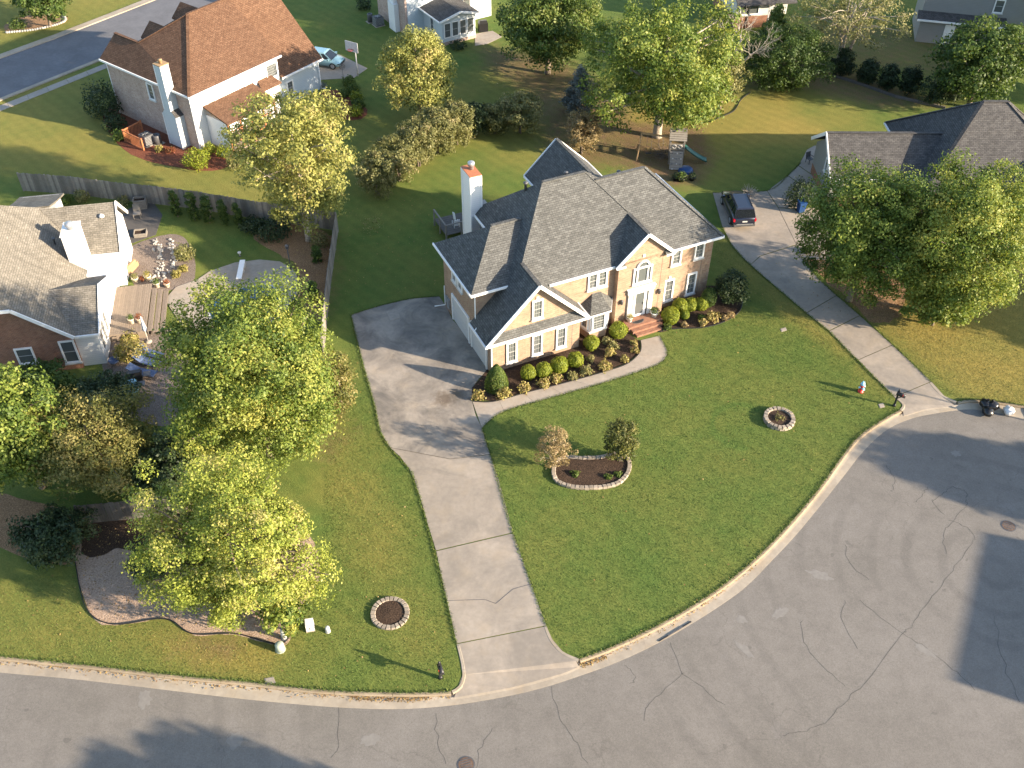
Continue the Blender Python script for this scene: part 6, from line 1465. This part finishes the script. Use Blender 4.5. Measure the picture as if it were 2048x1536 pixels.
flat_lid('meter_cover', 'small concrete meter cover by the left kerb', [(529, 1357), (547, 1354), (552, 1366), (531, 1369)], 'concrete'); flat_lid('meter_cover', 'small concrete cover in the upper right lawn', [(1560, 658), (1571, 655), (1574, 661), (1563, 664)], 'concrete'); flat_lid('meter_cover', 'small cover beside the right mailbox', [(1756, 809), (1766, 806), (1770, 814), (1760, 817)], 'concrete')
def manhole(label, px, r=.36):
    c = at(*px, ZR); root = empty('manhole_cover', (c.x, c.y, ZR), .3, label, 'manhole'); MB().lathe([(r + .06, 0), (r + .06, .012)], 28, smooth=False).build('ring', M['darkgrey'], root)
    m = MB().lathe([(r, .012), (r, .02)], 28, smooth=False)
    m.build('lid', m_rust, root)
    for k in range(-2, 3): MB().box(-r * .7, r * .7, k * .12 - .02, k * .12 + .02, .02, .028).build('rib', M['darkgrey'], root)
m_rust = m_plain('rusty_iron', (.12, .075, .05), .8, var=.3); manhole('rusty manhole cover in the right of the street', (2017, 1052)); manhole('rusty manhole cover cut by the bottom edge', (932, 1529))
# storm drain inlet set in the kerb
sd_ = empty('storm_drain', at(1345, 1254), math.atan2(at(1400, 1208).y - at(1300, 1268).y, at(1400, 1208).x - at(1300, 1268).x), 'dark storm drain slot in the curved kerb', 'drain')
MB().box(-1.1, 1.1, -.27, -.2, -.10, -.07).build('opening', M['black'], sd_); MB().box(-.5, .5, -.275, -.2, -.069, -.06).build('grate_lip', M['darkgrey'], sd_)
# rubbish bags
rg = np.random.default_rng(21)
for i, (x, y, rr, mt, lab) in enumerate([(1970, 808, .36, 'plastic_black', 'leftmost black rubbish bag on the kerb'), (1984, 812, .38, 'plastic_black', 'right black rubbish bag on the kerb'), (1976, 822, .36, 'plastic_black', 'front black rubbish bag lying in the gutter'), (2018, 820, .34, 'plastic_clear', 'pale see through rubbish bag right of the black ones')]):
    c = at(x, y, .2); root = empty('rubbish_bag', (c.x, c.y, -.08 if y > 815 else .02), float(rg.uniform(0, 6)), lab, 'rubbish bag'); MB().blob((0, 0, rr * .7), (rr * 1.15, rr, rr * .75), 16, 9, .16, rng=rg).build('sack', M[mt], root); MB().tube([(0, 0, rr * 1.35), (.05, .03, rr * 1.75), (.12, .05, rr * 1.8)], [.05, .07, .1], 7).build('knot', M[mt], root)
# basketball hoop
bh = empty('basketball_hoop', at(716, 152), math.radians(-120), 'portable basketball hoop at the edge of the concrete pad', 'basketball hoop')
MB().tube([(0, 0, 0), (0, 0, 2.4), (.35, 0, 3.1)], .06, 8).build('pole', M['offwhite'], bh); MB().box(.5, .54, -.75, .75, 2.75, 3.75).build('backboard', M['plastic_clear'], bh); MB().bar((0, 0, 2.4), (.5, 0, 3.0), .08, .08).bar((.2, 0, 2.9), (.5, 0, 3.5), .06, .06).build('arm', M['offwhite'], bh)
MB().tube([(.78 + .23 * math.cos(a), .23 * math.sin(a), 3.0) for a in np.linspace(0, 6.283, 17)], .02, 6, cap=False).build('rim', M['red'], bh); MB().box(.5, .56, -.3, .3, 2.95, 3.0).build('bracket', M['darkgrey'], bh)
sg = empty('garden_stake', at(687, 158), 0, 'round wire ornament on a stake beside the concrete pad', 'ornament'); MB().tube([(0, 0, 0), (0, 0, 1.2)], .02, 6).build('stake', M['darkgrey'], sg); MB().tube([(.28 * math.cos(a), 0, 1.3 + .28 * math.sin(a)) for a in np.linspace(0, 6.283, 15)], .025, 6, cap=False).tube([(.15 * math.cos(a), 0, 1.3 + .15 * math.sin(a)) for a in np.linspace(0, 6.283, 13)], .02, 6, cap=False).build('hoop', M['darkgrey'], sg)
# air conditioning units and lattice screen
def acunit(label, px, w, h, rz, cyl=False):
    root = empty('air_conditioner', at(*px), rz, label, 'air conditioner'); 
    if cyl: MB().lathe([(w / 2, .05), (w / 2, h), (w * .45, h + .04), (w * .3, h + .02), (w * .28, h - .05)], 18).build('housing', M['darkgrey'], root)
    else:
        MB().box(-w / 2, w / 2, -w / 2, w / 2, .05, h).build('housing', M['darkgrey'], root); MB().lathe([(w * .42, h), (w * .42, h + .03)], 18).build('fan_ring', M['black'], root)
        for k in range(3): MB().bar((w * .38 * math.cos(k * 1.05), w * .38 * math.sin(k * 1.05), h + .045), (-w * .38 * math.cos(k * 1.05), -w * .38 * math.sin(k * 1.05), h + .045), .04, .02).build('grille_bar', M['steel'], root)
        for k in range(6): MB().box(-w / 2 - .012, w / 2 + .012, -w / 2 - .012, w / 2 + .012, .2 + k * .13, .23 + k * .13).build('louvre', M['steel'], root)
    MB().box(-w / 2 - .1, w / 2 + .1, -w / 2 - .1, w / 2 + .1, 0, .05).build('pad', M['concrete'], root); return root
acunit('larger grey condenser behind the cedar lattice screen', (296, 288), .95, 1.0, Y3); acunit('smaller grey condenser next to the house chimney', (316, 287), .75, .85, Y3, True); acunit('grey condenser beside the sunroom house brick wall', (757, 50), .95, .95, Y4); acunit('dark slim condenser beside the sunroom house condenser', (741, 44), .6, .9, Y4, True)
la = empty('lattice_screen', at(285, 298), Y3, 'orange red cedar lattice screen around the condensers', 'fence'); O = la.location
Lp = [at(249, 290), at(286, 303), at(290, 268)]
Rinv = Matrix.Rotation(-Y3, 3, 'Z')
def loc_(p): return Rinv @ (p - O)
Q = [loc_(at(251, 283)), loc_(at(288, 301)), loc_(at(251, 283) + (at(290, 262) - at(251, 283)) * .9)]
for a, b in ((Q[0], Q[1]), (Q[0], Q[2])):
    MB().bar(a + Vector((0, 0, 1.1)), b + Vector((0, 0, 1.1)), .09, .09).build('top_rail', M['wood_red'], la); MB().bar(a + Vector((0, 0, .1)), b + Vector((0, 0, .1)), .06, .06).build('bottom_rail', M['wood_red'], la)
    L = (b - a).length; n = int(L / .16)
    for k in range(n):
        p = a.lerp(b, (k + .5) / n); e = (b - a).normalized(); MB().bar(p + Vector((0, 0, .12)) - e * .12, p + Vector((0, 0, 1.06)) + e * .12, .05, .02, e.cross(Vector((0, 0, 1)))).build('lattice_strip', M['wood_red'], la)
for q in Q: MB().box(q.x - .06, q.x + .06, q.y - .06, q.y + .06, 0, 1.2).build('post', M['wood_red'], la)
# playset
ps = empty('wooden_playset', at(1350, 322), math.radians(-6), 'weathered wooden play tower with slide and swing beam', 'playset')
for x in (-.6, .6):
    for y in (-.6, .6): MB().box(x - .05, x + .05, y - .05, y + .05, 0, 2.4).build('post', M['wood_grey'], ps)
for k in range(6): MB().box(-.62, .62, -.6 + k * .2, -.6 + k * .2 + .18, 1.25, 1.29).build('floor_board', M['wood_grey'], ps)
for k in range(6):
    MB().bar((-.75, -.75 + k * .15, 2.45 + k * .13), (.75, -.75 + k * .15, 2.45 + k * .13), .17, .03, (0, -.6, .8)).build('roof_plank', M['wood_grey'], ps); MB().bar((-.75, .75 - k * .15, 2.45 + k * .13), (.75, .75 - k * .15, 2.45 + k * .13), .17, .03, (0, .6, .8)).build('roof_plank', M['wood_grey'], ps)
for y in (-.62,):
    for z in (1.55, 1.75, 1.95): MB().bar((-.6, y, z), (.6, y, z), .03, .14).build('side_board', M['wood_grey'], ps)
for x in (-.62, .62):
    for z in (1.6, 1.9): MB().bar((x, -.6, z), (x, .6, z), .03, .14).build('side_board', M['wood_grey'], ps)
for k in range(8): MB().bar((-.55, -.72 - k * .13, 1.22 - k * .15), (.55, -.72 - k * .13, 1.22 - k * .15), .04, .18, (0, .65, .75)).build('climbing_board', M['wood_grey'], ps)
for k in range(10): MB().blob((-.35 + (k % 3) * .35 + .05 * (k % 2), -.8 - (k // 3) * .3, 1.2 - (k // 3) * .35), (.06, .06, .05), 7, 4).build('climbing_hold', M['offwhite'] if k % 2 else M['darkgrey'], ps)
for x in (-.25, .25): MB().tube([(x + .16 * math.cos(a), -.68, 1.78 + .16 * math.sin(a)) for a in np.linspace(0, 6.283, 13)], .025, 6, cap=False).build('steering_wheel', M['offwhite'], ps)
rg_ = []
for t_ in np.linspace(0, 1, 9):
    x = .65 + 2.1 * t_; z = 1.25 * (1 - t_) ** 1.3 + .18; rg_.append([(x, -.28, z + .18), (x, -.26, z), (x, .26, z), (x, .28, z + .18), (x, .24, z + .03), (x, -.24, z + .03)])
MB().loft(rg_).build('slide', M['green_plastic'], ps)
MB().bar((-.6, 0, 2.3), (-3.2, .6, 2.2), .1, .14).build('swing_beam', M['wood_tan'], ps)
for s in (-1, 1): MB().bar((-3.1, .6, 2.2), (-3.4, .6 + s * .95, 0), .09, .09).build('beam_leg', M['wood_tan'], ps)
for x in (-1.4, -2.4):
    for s in (-.2, .2): MB().tube([(x + s, .25, 2.2), (x + s, .25, .5)], .012, 4).build('swing_chain', M['darkgrey'], ps)
    MB().box(x - .25, x + .25, .15, .35, .46, .5).build('swing_seat', M['black'], ps)
br = empty('brush_pile', at(1322, 312), 0, 'heap of grey brushwood left of the play tower', 'brush pile'); rg = np.random.default_rng(4); m = MB()
for _ in range(130):
    a = Vector(rg.normal(0, .45, 3)); a.z = abs(a.z) * .7; d = Vector(rg.normal(0, 1, 3)); d.z *= .4; d.normalize(); m.tube([a, a + d * rg.uniform(.4, 1.0)], .015, 3, cap=False)
m.build('branches', M['bark'], br)
sp = empty('sandbox', at(1371, 342), 0, 'round blue plastic sandbox lid at the foot of the climbing wall', 'sandbox'); MB().lathe([(.62, 0), (.62, .18), (.58, .24), (.3, .3), (.03, .31)], 24).build('lid', M['blue'], sp); MB().lathe([(.66, .0), (.66, .05)], 24).build('rim', M['blue'], sp)
def pot(label, px, r, h, mat, leaf, seed, z=0.0, nl=220, grp=None):
    c = at(*px, z); root = empty('potted_plant', c, 0, label, 'potted plant', grp); MB().lathe([(r * .72, 0), (r, h * .85), (r * 1.08, h * .87), (r * 1.08, h), (r * .9, h), (r * .88, h * .9), (.01, h * .9)], 16).build('pot', M[mat], root)
    rg = np.random.default_rng(seed); d = unit(rg.normal(size=(nl, 3)) + np.array([0, 0, .6])); pos = d * rg.uniform(.4, 1.25, nl)[:, None] * r * 1.15; pos[:, 2] += h + r * .2
    link('foliage', leaf_mesh('foliage', pos, unit(d + rg.normal(size=(nl, 3)) * .5), r * .42 * rg.uniform(.7, 1.3, nl), np.clip(rg.normal(.5, .2, nl), 0, 1), M[leaf], rg), root); return root
for i, (x, y, r, h, mt, lf, z, lab) in enumerate([(1362, 362, .36, .35, 'plastic_black', 'leaf_green', 0, 'largest black pot with pale green plant by the sandbox'), (1384, 360, .28, .32, 'plastic_black', 'leaf_dark', 0, 'black pot right of the largest one by the sandbox'), (1350, 360, .26, .3, 'plastic_black', 'leaf_dark', 0, 'black pot left of the largest one by the sandbox'),
        (264, 646, .22, .42, 'pot_cream', 'leaf_green', .66, 'cream pot with green plant, left one on the deck'), (280, 645, .22, .42, 'pot_cream', 'leaf_red', .66, 'cream pot with red plant, right one on the deck'), (272, 564, .24, .4, 'pot_cream', 'leaf_sage', .0, 'leftmost cream pot in the row above the deck'), (285, 562, .15, .25, 'terracotta', 'leaf_red', .0, 'small terracotta pot in the row above the deck'), (297, 560, .26, .42, 'pot_cream', 'leaf_gold', .0, 'middle cream pot in the row above the deck'), (315, 574, .24, .42, 'pot_cream', 'leaf_green', .0, 'cream pot at the top of the deck steps'), (335, 574, .22, .38, 'pot_cream', 'leaf_red', .0, 'rightmost cream pot with red plant by the steps'),
        (1259, 643, .2, .4, 'white', 'leaf_gold', .45, 'white pot at the left of the front door'), (1308, 632, .26, .34, 'white', 'leaf_green', .45, 'wide white pot at the right of the front door')]): pot(lab, (x, y), r, h, mt, lf, 300 + i, z)
dm = empty('door_mat', at(1275, 641, .452), YAW, 'dark half round mat before the front door', 'mat'); dm.location.z = .45; MB().prism([(.5 * math.cos(a), -.32 * math.sin(a)) for a in np.linspace(0, math.pi, 14)], .002, .014).build('pile', M['darkgrey'], dm); MB().prism([(.44 * math.cos(a), -.27 * math.sin(a) - .02) for a in np.linspace(0, math.pi, 14)], .014, .018).build('inset', M['black'], dm)
# garden path bench near the lavender gable, twig pile by the suv, bins
be = empty('garden_chair', at(1618, 326), .5, 'dark metal garden chair on the concrete path', 'chair'); MB().box(-.25, .25, -.25, .25, .42, .46).build('seat', M['darkgrey'], be); MB().bar((0, .25, .46), (0, .35, .95), .5, .04, (0, -1, 0)).build('backrest', M['darkgrey'], be)
for x in (-.22, .22):
    for y in (-.22, .22): MB().bar((x, y, 0), (x, y, .42), .04, .04).build('leg', M['darkgrey'], be)
    MB().bar((x, -.25, .66), (x, .3, .66), .04, .04).build('armrest', M['darkgrey'], be)
tw = empty('twig_pile', at(1497, 388), 0, 'pale twiggy plant heap beside the navy suv', 'brush pile'); m = MB(); rg = np.random.default_rng(8)
for _ in range(90):
    d = Vector(rg.normal(0, 1, 3)); d.z = abs(d.z) * .8; d.normalize(); m.tube([Vector((0, 0, .05)), d * rg.uniform(.5, .95)], .014, 3, cap=False)
m.build('branches', M['twig'], tw)
bn = empty('wheelie_bin', at(1600, 425), .2, 'dark blue wheeled bin beside the rounded shrub', 'bin'); MB().loft([[(-.22, -.25, .1), (.22, -.25, .1), (.22, .25, .1), (-.22, .25, .1)], [(-.28, -.33, 1.0), (.28, -.33, 1.0), (.28, .33, 1.0), (-.28, .33, 1.0)]], smooth=False).build('body', M['blue'], bn); MB().box(-.3, .3, -.36, .35, 1.0, 1.08).build('lid', M['blue'], bn)
for s in (-1, 1): MB().tube([(s * .2, .3, .12), (s * .27, .3, .12)], .12, 12).build('wheel', M['tyre'], bn)
# ------------------------------------------------------------------ pool garden
pool = tag(MB().prism(apx([(395, 560), (420, 543), (470, 526), (520, 520), (560, 524), (585, 538), (594, 552), (594, 590), (560, 640), (430, 680), (370, 660), (330, 600), (352, 575)]), -.05, .05).build('pool_deck', M['concrete']), kind='structure')
wl = apx([(430, 600), (480, 578), (530, 569), (552, 576), (562, 604), (520, 655), (440, 660), (415, 625)])
MB().prism(crom(wl, 4, True), .02, .075).build('pool_coping', M['offwhite'], pool); cw = sum(wl, Vector()) / len(wl)
MB().prism([p.lerp(cw, .06) for p in crom(wl, 4, True)], .07, .082).build('pool_water', M['water'], pool)
db = empty('diving_board', at(484, 545), math.atan2(at(480, 566).y - at(487, 531).y, at(480, 566).x - at(487, 531).x), 'white diving board at the top of the pool', 'diving board'); MB().box(-1.0, 1.4, -.2, .2, .42, .47).build('board', M['white'], db); MB().box(-.9, -.5, -.18, .18, 0.05, .42).box(-.1, .1, -.18, .18, .05, .42).build('stand', M['offwhite'], db)
lp2 = empty('lamp_post', at(582, 540), 0, 'black lamp post at the right rim of the pool deck', 'lamp'); MB().tube([(0, 0, 0), (0, 0, .2), (0, 0, 1.9)], [.08, .05, .04], 8).build('post', M['black'], lp2); MB().lathe([(.05, 1.9), (.13, 1.98), (.15, 2.2), (.17, 2.22), (.02, 2.36)], 8).build('lantern', M['darkgrey'], lp2)
def lounger(label, a, b):
    pa, pb = at(*a, .3), at(*b, .3); root = empty('sun_lounger', (pa.x, pa.y, 0), math.atan2(pb.y - pa.y, pb.x - pa.x), label, 'sun lounger', 'blue sun loungers by the maple')
    MB().bar((.65, 0, .34), (1.95, 0, .34), .62, .05, (0, 0, 1)).build('seat', M['fabric_blue'], root); MB().bar((.0, 0, .72), (.68, 0, .36), .62, .05, (.5, 0, .9)).build('backrest', M['fabric_blue'], root)
    for x in (.3, 1.7):
        for y in (-.3, .3): MB().bar((x, y, 0), (x, y, .33), .04, .04).build('leg', M['darkgrey'], root)
    for y in (-.32, .32): MB().bar((.1, y, .32), (1.95, y, .32), .04, .05).build('side_rail', M['darkgrey'], root)
lounger('blue sun lounger nearest the closed parasol', (276, 700), (320, 712)); lounger('middle blue sun lounger of the three by the maple', (269, 716), (318, 730)); lounger('lowest blue sun lounger of the three by the maple', (258, 740), (318, 750))
um = empty('closed_parasol', at(297, 684), 0, 'closed blue and white striped parasol beside the loungers', 'parasol'); MB().tube([(0, 0, 0), (0, 0, 2.3)], .025, 8).build('pole', M['offwhite'], um)
for k in range(8): a = k * math.pi / 4; MB().loft([[(.05 * math.cos(a + e), .05 * math.sin(a + e), 2.25) for e in (0, .26, .52, .785)], [(.17 * math.cos(a + e), .17 * math.sin(a + e), 1.2) for e in (0, .26, .52, .785)], [(.08 * math.cos(a + e), .08 * math.sin(a + e), .95) for e in (0, .26, .52, .785)]]).build('fabric_panel', M['fabric_blue'] if k % 2 else M['white'], um)
MB().lathe([(.25, 0), (.25, .08), (.05, .12)], 14).build('base', M['concrete'], um)
gr = empty('fire_bowl', at(231, 731), 0, 'dark blue open fire bowl by the white house corner', 'fire bowl'); MB().lathe([(.15, .25), (.33, .4), (.36, .55), (.33, .55), (.28, .42), (.05, .36)], 18).build('bowl', M['fabric_blue'], gr)
for k in range(3): MB().bar((.2 * math.cos(k * 2.09), .2 * math.sin(k * 2.09), .38), (.3 * math.cos(k * 2.09), .3 * math.sin(k * 2.09), 0), .03, .03).build('leg', M['black'], gr)
for i, (x, y, mt, lab) in enumerate([(275, 770, 'plastic_black', 'black barbecue below the lowest sun lounger'), (264, 790, 'lightblue', 'pale blue covered barbecue beside the black one')]):
    g_ = empty('barbecue', at(x, y), .3, lab, 'barbecue'); MB().loft([[(-.5, -.28, .75), (.5, -.28, .75), (.5, .28, .75), (-.5, .28, .75)], [(-.5, -.28, .95), (.5, -.28, .95), (.5, .28, .95), (-.5, .28, .95)], [(-.45, -.16, 1.18), (.45, -.16, 1.18), (.45, .18, 1.18), (-.45, .18, 1.18)]], smooth=False).build('hood', M[mt], g_); MB().box(-.45, .45, -.25, .25, .08, .74).build('cabinet', M[mt], g_)
    for s in (-1, 1): MB().box(s * .78 - .24, s * .78 + .24, -.24, .24, .8, .84).build('side_shelf', M['darkgrey'], g_)
def planter_box(label, px, w, d, h):
    root = empty('raised_planter', at(*px), Y2, label, 'planter')
    for z in np.arange(.04, h, .17):
        for y in (-d / 2, d / 2): MB().bar((-w / 2, y, z + .06), (w / 2, y, z + .06), .05, .15).build('plank', M['wood_grey'], root)
        for x in (-w / 2, w / 2): MB().bar((x, -d / 2 + .03, z + .06), (x, d / 2 - .03, z + .06), .05, .15).build('plank', M['wood_grey'], root)
    MB().box(-w / 2 + .03, w / 2 - .03, -d / 2 + .03, d / 2 - .03, 0, h - .08).build('soil', M['mulch'], root)
planter_box('low grey raised planter in the middle of slate patio', (282, 470), .95, .75, .28); planter_box('tall grey raised planter at the top of slate patio', (283, 415), .95, .7, .75)
gc = empty('garden_chair', at(276, 435), Y2, 'weathered wooden chair in front of the tall planter', 'chair'); MB().box(-.28, .28, -.28, .28, .4, .45).build('seat', M['wood_grey'], gc); MB().bar((0, .3, .45), (0, .42, 1.0), .55, .04, (0, -1, 0)).build('backrest', M['wood_grey'], gc)
for x in (-.26, .26):
    for y in (-.26, .26): MB().bar((x, y, 0), (x, y, .4), .05, .05).build('leg', M['wood_grey'], gc)
tm = empty('retaining_timber', at(262, 545), math.radians(75), 'upright tan timber at the white house corner', 'timber'); MB().box(-1.2, 1.0, -.1, .1, 0, .4).box(-1.0, .8, -.08, .08, .401, .7).build('beam', M['wood_tan'], tm)
bk = empty('garden_bin', at(735, 152 if False else 480), 0, '', '') if False else None
st = empty('garden_light', at(480, 512), 0, 'small white garden light on the pool lawn edge', 'lamp'); MB().lathe([(.05, 0), (.05, .25), (.14, .27), (.14, .36), (.02, .42)], 10).build('lamp_body', M['offwhite'], st); MB().lathe([(.09, 0), (.09, .04)], 10).build('base', M['darkgrey'], st)
cb = empty('back_patio_grill', at(966, 62), .3, 'black covered grill on the sunroom patio', 'barbecue'); MB().loft([[(-.5, -.3, 0), (.5, -.3, 0), (.5, .3, 0), (-.5, .3, 0)], [(-.5, -.3, .9), (.5, -.3, .9), (.5, .3, .9), (-.5, .3, .9)], [(-.4, -.18, 1.2), (.4, -.18, 1.2), (.4, .18, 1.2), (-.4, .18, 1.2)]], smooth=False).build('cover', M['plastic_black'], cb); MB().box(-.52, .52, -.32, .32, 0, .06).build('hem', M['black'], cb)
lw = empty('low_stone_wall', at(1760, 188), 0, 'low dark timber edging behind the right back lawn', 'edging'); P_ = apx([(1664, 152), (1720, 170), (1790, 195), (1890, 218)]); m = MB()
for i in range(3): m.bar(P_[i] - lw.location + Vector((0, 0, .12)), P_[i + 1] - lw.location + Vector((0, 0, .12)), .14, .26)
m.build('sleeper', M['wood_dark'], lw)
ed2 = edging('bed_edging', [(1420, 245), (1440, 235), (1468, 222), (1482, 200), (1500, 186)], 'pale curved edging at the corner of right back lawn')
# house across the turning circle, outside the picture, whose roof shades the street
He = empty('street_house', (46.6, 24.2, 0), math.radians(62.7), 'house east of the turning circle, outside the picture', 'house')
pbox(He, 'wall', 'brick_red', -5.2, 5.2, -4.2, 4.2, -.1, 3.6); m = MB(); m.slab([(-5.4, -4.7, 3.55), (5.4, -4.7, 3.55), (5.4, 0, 7.0), (-5.4, 0, 7.0)]); m.slab([(-5.4, 4.7, 3.55), (5.4, 4.7, 3.55), (5.4, 0, 7.0), (-5.4, 0, 7.0)]); m.build('roof', M['shingle_dark'], He)
m = MB()
for u in (-5.2, 4.8):
    a = [(u, -4.2, 3.601), (u, 4.2, 3.601), (u, 0, 6.7)]; b = [(u + .4, y, z) for _, y, z in a]; m.poly(a); m.poly(b[::-1]); m.poly([a[1], b[1], b[2], a[2]]); m.poly([a[2], b[2], b[0], a[0]])
m.build('gable_wall', M['brick_red'], He)
for v in (-3, -.5, 2): window(He, (-5.2, v), (0, -1), (-1, 0), .9, .9, 2.3, 2, 2)

tp = at(1779, 776); lm = empty('street_lamp', (tp.x + math.cos(SUN_AZ) * 14.2, tp.y + math.sin(SUN_AZ) * 14.2, 0), 0, 'slim black street lamp east of the turning circle, outside the picture', 'lamp'); MB().tube([(0, 0, 0), (0, 0, .4), (0, 0, 3.9)], [.11, .06, .05], 8).build('post', M['black'], lm); MB().lathe([(.06, 3.9), (.2, 4.0), (.24, 4.3), (.28, 4.32), (.03, 4.5)], 8).build('lantern', M['darkgrey'], lm)
